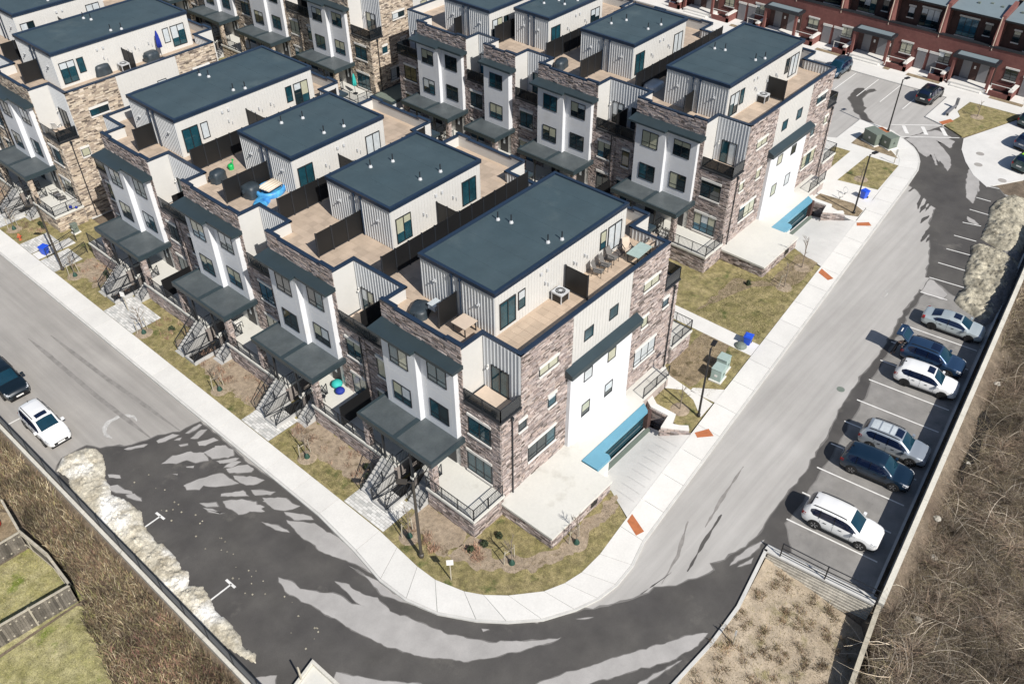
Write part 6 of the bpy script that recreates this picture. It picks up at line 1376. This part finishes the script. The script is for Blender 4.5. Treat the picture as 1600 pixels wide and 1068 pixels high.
brush('bare_shrubs', [(6.2, 24), (8.3, 24), (8.3, 90), (6.2, 90)], 5200, 'thin bare shrubs standing among the reeds', [(0.28, 0.19, 0.13), (0.40, 0.32, 0.22), (0.20, 0.13, 0.09), (0.30, 0.15, 0.12)], 0.4, 1.1, 0.024, (0.4, 1.4), clump=40)
blades('leaf_litter', brP, 26000, 0.02, 0.14, 0.07, [(0.22, 0.16, 0.10), (0.16, 0.115, 0.07), (0.32, 0.26, 0.18), (0.09, 0.065, 0.042)], hz, 1.5, label='dead leaves and dry grass between the bare twigs', cat='leaf litter')
blades('green_weeds', [(62.5, 2.0), (66.5, 2.4), (66.5, 0.2), (62.5, 0.0)], 1500, 0.1, 0.5, 0.06, [(0.07, 0.11, 0.025), (0.10, 0.14, 0.04)], hz, 0.9, label='green weeds among the bare brush', cat='weeds')
sheet('ditch', rough_poly([(57.79, 5.0), (58.71, 4.9), (57.9, 4.1), (55.52, 3.87), (53.34, 3.55), (52.05, 3.66), (50.38, 3.36), (50.15, 3.62), (52.6, 4.2), (54.61, 4.5)], 0.3, 0.5, 9), -1.0, 'ditch')  # flat mud sheet; the shade of its depth is put into the colour
# ================================================================== saplings and shrubs
def sapling(x, y, z, h, label, bag='green_bag', seed=1, stakes=True, br=9):
    r = random.Random(seed); t = empty('sapling', (x, y, z), label=label, cat='young tree', group='staked young trees')
    b = MB(); b.tube((0, 0, 0), (0.03, 0.02, h*0.55), 0.05, 0.036, 6); b.tube((0.03, 0.02, h*0.55), (0.0, 0.04, h), 0.036, 0.016, 5); b.build('trunk', 'bark', t)
    b = MB()
    for k in range(br):
        zz = h*(0.38+0.6*k/br); a = r.uniform(0, 2*PI); L = (0.75-0.45*k/br)*h*0.42*r.uniform(0.8, 1.2); e = Vector((math.cos(a)*L*0.75, math.sin(a)*L*0.75, L*0.75)); p = Vector((0.02, 0.03, zz)); m_ = p+e*0.5
        b.tube(p, m_, 0.020, 0.014, 4); b.tube(m_, p+e+Vector((0, 0, 0.12)), 0.014, 0.008, 4)
        for j in range(3):
            a2 = a+r.uniform(-1, 1); q = m_+(e*0.3*j/2); b.tube(q, q+Vector((math.cos(a2)*L*0.35, math.sin(a2)*L*0.35, L*0.35)), 0.011, 0.006, 3)
    b.build('crown', 'bark', t)
    if bag: b = MB(); b.lathe([(0.22, 0.0), (0.19, 0.15), (0.10, 0.34), (0.05, 0.42)], 10); b.build('watering_bag', bag, t, smooth=True)
    b = MB(); b.lathe([(0.75, -0.01), (0.6, 0.03), (0.1, 0.05)], 14); b.build('mulch_ring', 'mulch', t)
    if stakes:
        for a in (0.4, 2.5): b = MB(); b.bar((0.5*math.cos(a), 0.5*math.sin(a), 0), (0.42*math.cos(a), 0.42*math.sin(a), 1.35), 0.05); b.build('stake', 'wood_pale', t)
        b = MB(); b.bar((0.42*math.cos(0.4), 0.42*math.sin(0.4), 1.1), (0.42*math.cos(2.5), 0.42*math.sin(2.5), 1.1), 0.03); b.build('tie', 'wood_pale', t)
    return t
for i, (x, y, h, lb) in enumerate(((21.7, 82.5, 2.3, 'staked sapling by the red hydrant at the left edge'), (21.76, 71.0, 2.2, 'staked sapling with green bag next to the fenced walk'), (21.5, 59.3, 2.6, 'leaning staked sapling behind the small sign on the left verge'),
        (21.65, 48.9, 2.6, 'sapling with green watering bag beside the bright grass patch'), (21.68, 38.5, 3.0, 'sapling with green bag in the bed left of the nearest stairs'), (21.7, 28.2, 2.6, 'sapling beside the brown lamp post of the corner plot'),
        (24.45, 21.95, 2.4, 'sapling with wooden stakes in the middle of the round corner plot'), (28.3, 19.9, 2.6, 'sapling between the corner garage roof and the curved sidewalk'), (42.7, 21.6, 2.3, 'small bare tree inside the near zigzag planter'),
        (64.8, 23.3, 3.2, 'tall bare sapling right of the second garage roof'), (61.2, 23.1, 2.4, 'staked sapling in front of the second garage roof'), (82.9, 26.1, 1.6, 'low bare sapling on the lawn beyond the blue bins'), (104.7, 22.2, 1.8, 'small bare tree on the triangular far lawn'))):
    sapling(x, y, ZL, h, lb, bag=('green_bag' if i not in (6, 8, 9, 10, 11, 12) else (None if i > 7 else 'green_bag')), seed=i+2, stakes=i not in (8, 11, 12, 9))
def bush(x, y, z, r, h, m, label, grp, n=150, seed=1, name='evergreen_shrub'):
    q = random.Random(seed); t = empty(name, (x, y, z), label=label, cat='shrub', group=grp); b = MB()
    for k in range(n):
        a = q.uniform(0, 2*PI); e = q.uniform(0.0, PI/2); d = q.uniform(0.55, 1.0); p = Vector((math.cos(a)*math.cos(e)*r*d, math.sin(a)*math.cos(e)*r*d, math.sin(e)*h*d+0.03)); s = q.uniform(0.03, 0.075)
        u = Vector((q.uniform(-1, 1), q.uniform(-1, 1), q.uniform(-1, 1))).normalized()*s; v_ = u.cross(Vector((q.uniform(-1, 1), q.uniform(-1, 1), q.uniform(-1, 1)))).normalized()*s*0.8
        b.face([p-u-v_, p+u-v_, p+u+v_, p-u+v_])
    b.build('foliage', m, t); b = MB(); b.tube((0, 0, -0.02), (0, 0, h*0.6), 0.03, 0.02, 5); b.build('stem', 'bark', t); return t
k = 0
for x, y, r, w_ in ((23.45, 24.5, .26, 'lowest of three evergreens before the corner patio'), (24.35, 24.2, .27, 'middle one of three evergreens before the corner patio'), (25.45, 23.9, .25, 'evergreen tucked between the corner patio and the garage roof'),
        (23.2, 33.9, .24, 'evergreen at the right end of the second bed, by the stairs'), (23.75, 34.6, .26, 'taller evergreen by the stair foot of the second bed'), (23.4, 45.5, .24, 'evergreen at the corner of the third bed by the paved walk'), (23.2, 57.9, .26, 'evergreen by the third stairs'),
        (23.5, 68.3, .24, 'evergreen beside the fourth bed, nearer one'), (23.7, 69.1, .26, 'evergreen beside the fourth bed, farther one'), (23.6, 80.5, .26, 'evergreen beside the left-edge patio'), (23.7, 81.3, .24, 'evergreen below the left-edge stairs'), (59.5, 25.6, .25, 'round dark shrub alone on the mossy lawn')):
    k += 1; bush(x, y, ZL, r, 0.42, 'evergreen', 'small dark green shrub, '+w_, 'small evergreen shrubs', seed=k)
bush(61.0, 102.5, ZL, 1.0, 1.5, 'hedge_green', 'large olive green bush by the canopies at the top left', 'large green bushes', 700, 33, 'garden_bush')
bush(41.9, 38.3, ZT, 0.3, 0.85, 'hedge_green', 'leafy potted plant behind the long terrace screen', 'potted plants', 160, 34, 'potted_plant')

# ================================================================== street furniture
def lamp(x, y, h, label, m='pole', az=0.0, r=0.085):
    t = empty('street_lamp', (x, y, 0.12), az, label=label, cat='lamp post', group='black lamp posts')
    b = MB(); b.lathe([(r*1.6, 0), (r*1.6, 0.25), (r, 0.3), (r*0.75, h)], 10); b.build('pole', m, t)
    b = MB(); b.bar((0, 0, h-0.05), (0.45, 0, h+0.02), 0.05); b.build('arm', m, t)
    b = MB(); b.box(0.35, 0.95, -0.16, 0.16, h-0.03, h+0.07); hd = b.build('lamp_head', m, t); b = MB(); b.box(0.42, 0.9, -0.12, 0.12, h-0.045, h-0.03); b.build('lens', 'glass_white', hd)
    return t
lamp(21.14, 26.55, 7.0, 'brownish lamp post in the round corner plot', 'pole_brown', 2.2, 0.11)
lamp(21.5, 72.75, 6.6, 'dark lamp post beside the blue bin on the left road', 'pole_brown', 2.2, 0.10)
lamp(43.0, 20.2, 6.5, 'thin black lamp post standing in the near zigzag planter', 'pole', 0.2)
lamp(76.3, 23.8, 6.3, 'black lamp post beside the second garage ramp', 'pole', -0.3)
lamp(94.8, 28.4, 6.0, 'black lamp post at the crosswalk', 'pole', -0.3)
def signp(x, y, label, z=0.13, h=1.9, az=0.0, w_=0.42):
    t = empty('sign_post', (x, y, z), az, label=label, cat='sign'); b = MB(); b.bar((0, 0, 0), (0, 0, h), 0.06); b.build('post', 'wood_pale', t)
    b = MB(); b.box(-0.05, -0.035, -w_/2, w_/2, h-0.35, h+0.15); b.build('sign_panel', 'white_paint', t)
signp(21.14, 23.95, 'small white sign in the round corner plot near the sidewalk', az=0.8); signp(22.2, 62.9, 'small white sign in the verge beside the fourth front walk', az=0.5)
signp(28.75, 8.85, 'thin leaning sign post on the pale slope', z=-0.2, h=1.5, w_=0.1); signp(88.2, 24.9, 'small sign post on the far lawn corner', h=1.5, w_=0.2)
def bin_(x, y, label, az=0.0, z=0.15, m='bin_blue'):
    t = empty('recycling_bin', (x, y, z), az, label=label, cat='bin', group='blue bins'); b = MB()
    b.grid([[(-0.28*s, -0.26*s, zz), (0.28*s, -0.26*s, zz), (0.28*s, 0.26*s, zz), (-0.28*s, 0.26*s, zz)] for s, zz in ((0.85, 0.05), (1.15, 0.78))], closed=True); b.face([(-0.24, -0.22, 0.05), (-0.24, 0.22, 0.05), (0.24, 0.22, 0.05), (0.24, -0.22, 0.05)]); b.build('body', m, t)
    b = MB(); b.box(-0.36, 0.36, -0.34, 0.34, 0.78, 0.84); b.box(-0.28, 0.28, -0.26, 0.26, 0.84, 0.90); b.build('lid', m, t)
    for s in (-1, 1): b = MB(); b.tube((0.27, 0.2*s, 0.1), (0.27, 0.26*s, 0.1), 0.1, n=10); b.build('wheel', 'tyre', t)
bin_(21.7, 76.3, 'blue bin on the concrete apron beside the left lamp post', 0.3); bin_(52.5, 21.65, 'blue bin at the corner of the lawn below the second garage roof', 0.2); bin_(79.6, 24.3, 'blue bin by the bike racks, beyond the second ramp', -0.3)
b = MB(); b.lathe([(0.5, 0), (0.45, 0.12), (0.25, 0.26), (0.05, 0.3)], 12); bo = b.build('waste_dome', 'util_dark', label='low grey dome beside the blue bin on the cross walk', cat='dome'); bo.location = (51.9, 21.9, 0.15)
def cabinet(x, y, w_, d, h, m, label, az=0.0, gap=0.0, name='utility_cabinet'):
    t = empty(name, (x, y, 0.13), az, label=label, cat='utility cabinet'); b = MB(); b.box(-w_/2-0.1, w_/2+0.1, -d/2-0.1, d/2+0.1, 0, 0.12); b.build('plinth', 'concrete', t)
    b = MB(); b.box(-w_/2, w_/2, -d/2, d/2, 0.12, h); b.build('body', m, t)
    b = MB(); b.box(-w_/2-0.03, w_/2+0.03, -d/2-0.03, d/2+0.03, h, h+0.06); b.build('lid', m, t)
    for s in (-1, 1): b = MB(); b.box(s*w_/4-w_/4+0.05, s*w_/4+w_/4-0.05, -d/2-0.02, -d/2, 0.25, h-0.1); dd = b.build('door', m, t); b = MB(); b.box(s*0.08-0.02, s*0.08+0.02, -d/2-0.05, -d/2-0.02, h*0.5, h*0.5+0.15); b.build('handle', 'dark_metal', dd)
    b = MB(); b.box(-w_/2-0.012, -w_/2, -0.12, 0.12, h*0.45, h*0.62); b.build('warning_label', 'white_paint', t)
cabinet(47.4, 21.3, 0.9, 0.8, 1.15, 'util', 'pale green utility cabinet on the lawn behind the near lamp post, lower one', 0.1); cabinet(48.6, 21.6, 0.8, 0.8, 1.2, 'util', 'pale green utility cabinet on the lawn behind the near lamp post, farther one', 0.1)
cabinet(91.2, 28.6, 1.3, 1.8, 1.35, 'util_dark', 'large dull green transformer box before the crosswalk lamp', -0.4); cabinet(91.3, 26.9, 1.2, 1.3, 1.3, 'util_dark', 'dull green transformer box nearer to the sidewalk bend', -0.4)
cabinet(25.3, 77.5, 0.5, 0.4, 0.95, 'util_dark', 'dark slim cabinet on the lawn beside the left-edge patio', 0.1)
hy = empty('fire_hydrant', (21.25, 80.3, ZL), label='orange red hydrant on the left-edge lawn', cat='hydrant'); b = MB(); b.lathe([(0.16, 0), (0.16, 0.06), (0.11, 0.08), (0.11, 0.5), (0.14, 0.52), (0.12, 0.62), (0.04, 0.70)], 12); b.build('body', 'rust', hy, smooth=False); b = MB(); b.tube((-0.2, 0, 0.38), (0.2, 0, 0.38), 0.05, n=8); b.tube((0, -0.18, 0.36), (0, 0, 0.36), 0.06, n=8); b.build('nozzle', 'red', hy)
for i, x in enumerate((77.9, 79.0)):
    t = empty('bike_rack', (x, 26.0, 0.15), 1.2, label='%s grey bike rack ring on the plaza' % ('left', 'right')[i], cat='bike rack'); b = MB()
    pts = [(0.3*math.cos(a), 0, 0.5+0.3*math.sin(a)) for a in np.linspace(0, 2*PI, 14)]
    for p, q in zip(pts, pts[1:]): b.tube(p, q, 0.025, n=6, caps=False)
    b.build('ring', 'ac_grey', t); b = MB(); b.bar((0, 0, 0), (0, 0, 0.22), 0.06); b.build('foot', 'dark_metal', t)
bn = empty('shelter_bench', (104.0, 24.9, 0.15), 0.0, label='grey bent bench slab at the far sidewalk corner', cat='bench'); b = MB(); b.box(-1.5, 1.5, -0.15, 0.15, 0.35, 0.45); b.build('seat', 'door_grey', bn); b = MB(); b.box(1.2, 1.5, -0.15, 0.15, 0.45, 1.2); b.build('backrest', 'door_grey', bn)
for s in (-1, 1): b = MB(); b.box(s*1.2-0.05, s*1.2+0.05, -0.12, 0.12, 0, 0.35); b.build('leg', 'dark_metal', bn)
# ramp-side railing of the fenced walk beside the left-edge block
gr = empty('walk_railing', (24.5, 73.5, 0.15), label='black railing along the walk behind the left blue bin', cat='railing')
for a, c in (((-3.0, -0.6, 0), (-0.2, 0.0, 0.2)), ((-3.0, 2.0, 0), (0.1, 2.6, 0.2))): railing_seg(gr, a, c, 1.0, 0.14)
# rear patios of the nearest block: railing details reach past the corner
# ================================================================== terrace and patio things
def ac(x, y, label, az=0.0):
    t = empty('air_conditioner', (x, y, ZT), az, label=label, cat='air conditioner', group='terrace air conditioners'); b = MB(); b.box(-0.38, 0.38, -0.38, 0.38, 0.05, 0.60); b.build('body', 'rim_dark', t)
    for s in (-1, 1):
        for q in (-1, 1): b = MB(); b.box(s*0.38-0.03, s*0.38+0.03, q*0.38-0.03, q*0.38+0.03, 0, 0.7); b.build('corner_post', 'ac_grey', t)
    b = MB(); b.box(-0.42, 0.42, -0.42, 0.42, 0.60, 0.72); tp = b.build('top', 'ac_grey', t)
    b = MB(); b.lathe([(0.33, 0.72), (0.33, 0.735), (0.0, 0.735)], 16); b.build('fan_opening', 'black', tp)
    b = MB()
    for k in range(6): a = PI*k/6; b.bar((0.32*math.cos(a), 0.32*math.sin(a), 0.745), (-0.32*math.cos(a), -0.32*math.sin(a), 0.745), 0.015)
    b.lathe([(0.12, 0.738), (0.12, 0.76), (0, 0.76)], 10); b.build('fan_grille', 'ac_grey', tp)
ac(35.5, 27.5, 'grey air conditioner beside the terrace screen of the nearest block'); ac(69.5, 32.1, 'grey air conditioner beside the terrace screen of the courtyard block'); ac(36.1, 81.2, 'grey air conditioner on the terrace of the tan left block')
def chair_(x, y, z, az, label, m='chair', name='patio_chair', grp='terrace chairs'):
    t = empty(name, (x, y, z), az, label=label, cat='chair', group=grp)
    b = MB(); b.face([(-0.27, -0.28, 0.40), (0.27, -0.28, 0.40), (0.27, 0.25, 0.36), (-0.27, 0.25, 0.36)]); b.box(-0.27, 0.27, -0.29, 0.25, 0.34, 0.365); b.build('seat', m, t)
    b = MB(); b.grid([[(-0.27, 0.25, 0.36), (0.27, 0.25, 0.36)], [(-0.27, 0.36, 0.7), (0.27, 0.36, 0.7)], [(-0.25, 0.5, 1.02), (0.25, 0.5, 1.02)]]); b.bar((-0.25, 0.5, 1.02), (0.25, 0.5, 1.02), 0.03); b.build('backrest', m, t)
    for s in (-1, 1):
        b = MB(); b.bar((s*0.29, -0.28, 0), (s*0.29, -0.25, 0.6), 0.03); b.build('leg', 'dark_metal', t); b = MB(); b.bar((s*0.29, 0.4, 0), (s*0.29, 0.28, 0.6), 0.03); b.build('leg', 'dark_metal', t)
        b = MB(); b.bar((s*0.29, -0.27, 0.6), (s*0.29, 0.35, 0.62), 0.045, 0.025); b.build('armrest', 'dark_metal', t)
chair_(39.2, 27.25, ZT, 0.3, 'dark sling chair nearest to the screen on the near terrace'); chair_(40.1, 27.3, ZT, 0.2, 'middle of three dark sling chairs against the terrace wall'); chair_(41.05, 27.45, ZT, 0.05, 'dark sling chair closest to the sliding door on the near terrace')
chair_(42.5, 27.3, ZT, -0.6, 'pale chair behind the glass terrace table', 'linen'); chair_(43.9, 26.5, ZT, -1.6, 'pale chair at the far end of the glass terrace table', 'linen')
def table_(x, y, z, L, W_, h, az, m, label, legs='dark_metal', cat='table'):
    t = empty('patio_table', (x, y, z), az, label=label, cat=cat); b = MB(); b.box(-L/2, L/2, -W_/2, W_/2, h-0.05, h); b.build('tabletop', m, t)
    for s in (-1, 1):
        b = MB(); b.bar((s*(L/2-0.1), -W_/2+0.08, 0), (s*(L/2-0.1), -W_/2+0.08, h-0.05), 0.06); b.bar((s*(L/2-0.1), W_/2-0.08, 0), (s*(L/2-0.1), W_/2-0.08, h-0.05), 0.06); b.bar((s*(L/2-0.1), -W_/2+0.08, 0.04), (s*(L/2-0.1), W_/2-0.08, 0.04), 0.06); b.build('leg', legs, t)
table_(29.25, 29.95, ZT, 1.15, 1.15, 0.74, 0.0, 'linen', 'square sand-coloured table on the near corner terrace'); table_(42.5, 26.35, ZT, 1.75, 0.95, 0.72, 0.05, 'util', 'glass-topped table on the near terrace beside the parapet')
b = MB(); b.box(-0.55, 0.55, -0.3, 0.3, 0, 0.012); o = b.build('door_mat', 'carpet', label='dark mat before the sliding door on the near terrace', cat='mat'); o.location = (42.0, 27.75, ZT+0.004)
def cover(x, y, z, sx, sy, h, az, label, m='cover', name='covered_grill', cat='covered grill', seed=1):
    t = empty(name, (x, y, z), az, label=label, cat=cat); P = []; n = 20
    for i, (f, zz) in enumerate(((1.08, 0), (1.0, 0.3*h), (0.97, 0.7*h), (0.85, 0.93*h), (0.5, h), (0.02, h*1.02))):
        r = []
        for k in range(n):
            a = 2*PI*k/n; c_, s_ = math.cos(a), math.sin(a); q = (abs(c_)**4+abs(s_)**4)**-0.25; wob = 1+0.09*noise.noise(Vector((c_*2.2, s_*2.2, zz*2+seed)))+0.04*math.sin(a*7+seed)*(1-i/6)
            r.append((sx*f*c_*q*wob, sy*f*s_*q*wob, zz+0.04*noise.noise(Vector((k, i, seed)))*(i > 0)))
        P.append(r)
    b = MB(); b.grid(P, closed=True); b.build('cover', m, t, smooth=True); b = MB(); b.bar((-sx, 0, 0.7*h), (-sx-0.22, 0, 0.7*h), 0.06, 0.3); b.build('side_shelf', m, t)
cover(28.7, 33.3, ZT, 0.8, 0.6, 0.55, 0.5, 'dark tarpaulin bundle behind the parapet of the nearest block', name='tarpaulin_bundle', cat='tarpaulin', seed=3)
b = MB(); b.box(-0.35, 0.35, -0.3, 0.3, 0, 0.35); b.box(-0.38, 0.38, -0.33, 0.33, 0.35, 0.40); o = b.build('storage_box', 'glass_white', label='pale box lying on the dark tarpaulin bundle', cat='box'); o.location = (29.3, 32.5, ZT+0.45)
cover(30.3, 53.1, ZT, 0.62, 0.62, 0.95, 0.2, 'round dark covered grill beside the blue pool on the terrace', seed=5); cover(29.9, 56.8, ZT, 0.6, 0.45, 0.9, 0.2, 'dark covered grill behind a screen near the green can', seed=6)
cover(34.3, 82.0, ZT, 0.75, 0.5, 1.0, 0.0, 'covered grill at the near end of the tan block terrace', seed=7); cover(39.1, 81.3, ZT, 0.7, 0.5, 0.9, 0.1, 'covered grill beside the closed blue parasol', seed=8)
cover(63.6, 50.2, ZT, 0.8, 0.5, 0.8, 0.2, 'dark covered lounger on the courtyard block terrace', seed=9, name='covered_lounger', cat='covered lounger')
pl = empty('paddling_pool', (31.5, 52.3, ZT), 0.15, label='bright blue inflatable pool with a striped float on the terrace', cat='pool'); b = MB()
ring = [[(1.15*math.cos(a)*q+0.0, 0.95*math.sin(a)*q, z) for a in np.linspace(0, 2*PI, 24, endpoint=False)] for q, z in ((1.0, 0), (1.08, 0.25), (0.98, 0.5), (0.85, 0.45), (0.8, 0.15), (0.01, 0.12))]
b.grid(ring, closed=True); b.build('pool_wall', 'tarp', pl, smooth=True)
fl_ = empty('pool_float', (31.6, 52.4, ZT+0.5), 0.15, label='pale striped air mattress lying over the blue pool', cat='air mattress')
for k in range(9): b = MB(); b.tube((-0.8, -0.55+0.135*k, 0.05), (0.8, -0.55+0.135*k, 0.05), 0.065, n=8); b.build('tube', 'cream' if k % 2 else 'linen', fl_, smooth=True)
cover(30.1, 51.6, ZT, 0.75, 0.5, 0.28, 0.6, 'crumpled light-blue plastic sheet beside the pool', 'tarp', 'plastic_sheet', 'plastic sheet', 11)
cover(65.6, 41.0, ZT, 1.1, 0.7, 0.5, 0.1, 'white and teal covered lounge on the courtyard block terrace', 'glass_white', 'covered_lounge', 'covered lounge', 12)
wc_ = empty('watering_can', (31.6, 57.6, ZT), 0.6, label='bright green watering can on the terrace', cat='watering can'); b = MB(); b.lathe([(0.22, 0), (0.24, 0.35), (0.16, 0.42)], 12); b.build('body', 'green_toy', wc_, smooth=True); b = MB(); b.tube((0.2, 0, 0.1), (0.5, 0, 0.5), 0.04); b.tube((0.5, 0, 0.5), (0.56, 0, 0.55), 0.09); b.build('spout', 'green_toy', wc_); b = MB(); b.bar((-0.22, 0, 0.1), (-0.34, 0, 0.35), 0.04); b.bar((-0.34, 0, 0.35), (-0.1, 0, 0.5), 0.04); b.build('handle', 'green_toy', wc_)
def parasol(x, y, z, h, m, label):
    t = empty('closed_parasol', (x, y, z), label=label, cat='parasol'); b = MB(); b.tube((0, 0, 0), (0, 0, h), 0.025, n=8); b.build('pole', 'pole', t)
    b = MB(); P = []
    for q, zz in ((0.05, h), (0.13, h*0.85), (0.20, h*0.6), (0.22, h*0.42), (0.12, h*0.40)): P.append([((q*(1+0.25*math.sin(a*6)))*math.cos(a), (q*(1+0.25*math.sin(a*6)))*math.sin(a), zz) for a in np.linspace(0, 2*PI, 24, endpoint=False)])
    b.grid(P, closed=True); b.build('canopy', m, t, smooth=True); b = MB(); b.lathe([(0.3, 0), (0.3, 0.06), (0.05, 0.1)], 12); b.build('base', 'dark_metal', t)
parasol(40.0, 81.0, ZT, 2.7, 'umb_blue', 'closed blue parasol on the terrace of the tan left block'); parasol(60.2, 77.6, ZF, 2.4, 'umb_teal', 'closed teal parasol on the patio at the top centre')
chair_(26.0, 52.1, ZF, 1.6, 'white moulded chair on the third front patio', 'white_paint'); chair_(26.3, 82.0, ZF, 1.4, 'grey patio chair against the wall of the left-edge patio, far one', 'chair'); chair_(26.3, 80.8, ZF, 1.5, 'grey patio chair against the wall of the left-edge patio, near one', 'chair')
table_(26.2, 81.4, ZF, 0.5, 0.5, 0.45, 0, 'door_grey', 'low grey table between the two left-edge patio chairs')
chair_(28.2, 80.9, ZB+0.14, 2.2, 'white chair on the left-edge corner balcony', 'white_paint'); table_(28.2, 80.2, ZB+0.14, 0.5, 0.5, 0.5, 0, 'linen', 'small pale table on the left-edge corner balcony'); table_(44.6, 30.3, ZT, 0.9, 0.6, 0.7, 0, 'linen', 'small table behind the nearest rooftop storey')
def ball(nm, x, y, z, r, m, label, cat='toy', sq=1.0):
    b = MB(); b.lathe([(r*math.sin(a)+0.001, (r-r*math.cos(a))*sq) for a in np.linspace(0.05, PI-0.05, 8)], 12); o = b.build(nm, m, smooth=True, label=label, cat=cat); o.location = (x, y, z)
ball('beanbag', 26.7, 40.9, ZF, 0.42, 'umb_teal', 'teal beanbag on the second front patio', 'beanbag', 0.7); ball('beanbag', 26.4, 40.2, ZF, 0.36, 'umb_blue', 'blue beanbag on the second front patio', 'beanbag', 0.7)
ball('toy_ball', 26.1, 78.9, ZF, 0.16, 'umb_blue', 'blue toy ball on the left-edge patio'); ball('toy_ball', 26.45, 78.5, ZF, 0.13, 'umb_blue', 'smaller blue toy ball on the left-edge patio')
ball('yard_ball', 4.5, 49.3, -0.24, 0.55, 'red', 'red round thing in the upper left yard', 'ball', 0.6)
st_ = empty('garden_stool', (25.1, 40.5, ZF), label='small dark stool on the second front patio', cat='stool'); b = MB(); b.lathe([(0.2, 0.4), (0.2, 0.44), (0, 0.45)], 12); b.build('seat', 'dark_metal', st_)
for a in (0.5, 2.6, 4.7): b = MB(); b.bar((0.2*math.cos(a), 0.2*math.sin(a), 0), (0.1*math.cos(a), 0.1*math.sin(a), 0.4), 0.03); b.build('leg', 'dark_metal', st_)
# ================================================================== wooden yard fences (bottom left)
def wood_fence(A, Bp, z, h, label, face=-1):
    A = Vector((*A, 0)); Bp = Vector((*Bp, 0)); d = Bp-A; L = d.length; d.normalize(); nn = Vector((-d.y, d.x, 0))*face; f = empty('wooden_fence', (A.x, A.y, z), label=label, cat='fence')
    n = int(L/0.145); me = None
    b = MB(); b.box(0, 0.135, -0.01, 0.01, 0, h-0.12); me = b.mesh('board', 'wood_grey'); rz = math.atan2(d.y, d.x)
    for k in range(n):
        p = d*(k*0.145)+nn*RN.uniform(0.0, 0.012); o = link('board', me, f, (p.x, p.y, 0.03+RN.uniform(-0.01, 0.01)), rz)
    m = int(L/2.4)+1
    for k in range(m+1):
        p = d*min(L, k*2.4); b = MB(); b.box(p.x-0.05, p.x+0.05, p.y-0.05, p.y+0.05, -0.1, h+0.05); b.build('post', 'wood_pale', f)
    sp = MB()
    for k in range(0, n, 3):
        for zz in (0.32, h-0.4):
            p = d*(k*0.145+RN.uniform(0, 0.2))-nn*0.014; q_ = d*0.05; zz += RN.uniform(-0.04, 0.04); sp.prism([(p.x-q_.x-nn.x*.01, p.y-q_.y-nn.y*.01), (p.x+q_.x-nn.x*.01, p.y+q_.y-nn.y*.01), (p.x+q_.x, p.y+q_.y), (p.x-q_.x, p.y-q_.y)], zz-0.05, zz+0.05)
    sp.build('bleached_spots', 'wood_pale', f, kind='stuff')
    for zz in (0.3, h-0.35):
        b = MB(); b.bar(nn*0.05+Vector((0, 0, zz)), nn*0.05+d*L+Vector((0, 0, zz)), 0.04, 0.09); b.build('rail', 'wood_pale', f)
    b = MB(); b.bar(Vector((0, 0, h-0.05)), d*L+Vector((0, 0, h-0.05)), 0.14, 0.05); b.build('cap_board', 'wood_pale', f)
wood_fence((5.43, 40.0), (-9.5, 41.7), -0.28, 1.75, 'grey wooden fence crossing the bottom left, between the two green yards', -1)
wood_fence((5.3, 46.2), (-6.0, 46.6), -0.28, 1.6, 'grey wooden fence separating the upper and middle yards', -1)
wood_fence((5.43, 40.0), (5.6, 43.2), -0.28, 1.75, 'nearest length of the wooden fence running along the reeds', 1); wood_fence((5.6, 43.2), (5.3, 46.2), -0.28, 1.7, 'middle length of the wooden fence running along the reeds', 1); wood_fence((5.3, 46.2), (5.7, 49.5), -0.28, 1.6, 'farthest length of the wooden fence running along the reeds', 1)
# ================================================================== rocks along the fence foot
for i, (x, y, lb) in enumerate(((46.0, 3.6, 'second nearest pale rock below the boundary wall'), (52.6, 3.9, 'pale rock just before the dark ditch'), (43.2, 2.6, 'pale rock out in the brush level with the big white suv'), (62.2, 5.2, 'farthest pale rock, past the dark ditch'), (38.2, 1.6, 'nearest pale rock, near the wall corner'))):
    r = random.Random(i); b = MB(); b.lathe([(0.02, 0), (0.22, 0.05), (0.25, 0.15), (0.17, 0.26), (0.03, 0.3)], 7); v = [(p[0]*r.uniform(0.7, 1.25), p[1]*r.uniform(0.7, 1.25), p[2]*r.uniform(0.7, 1.1)) for p in b.v]; b.v = v
    o = b.build('rock', 'rock', label=lb, cat='rock', group='pale rocks in the brush'); o.location = (x, y, gz(x, y)+0.05)
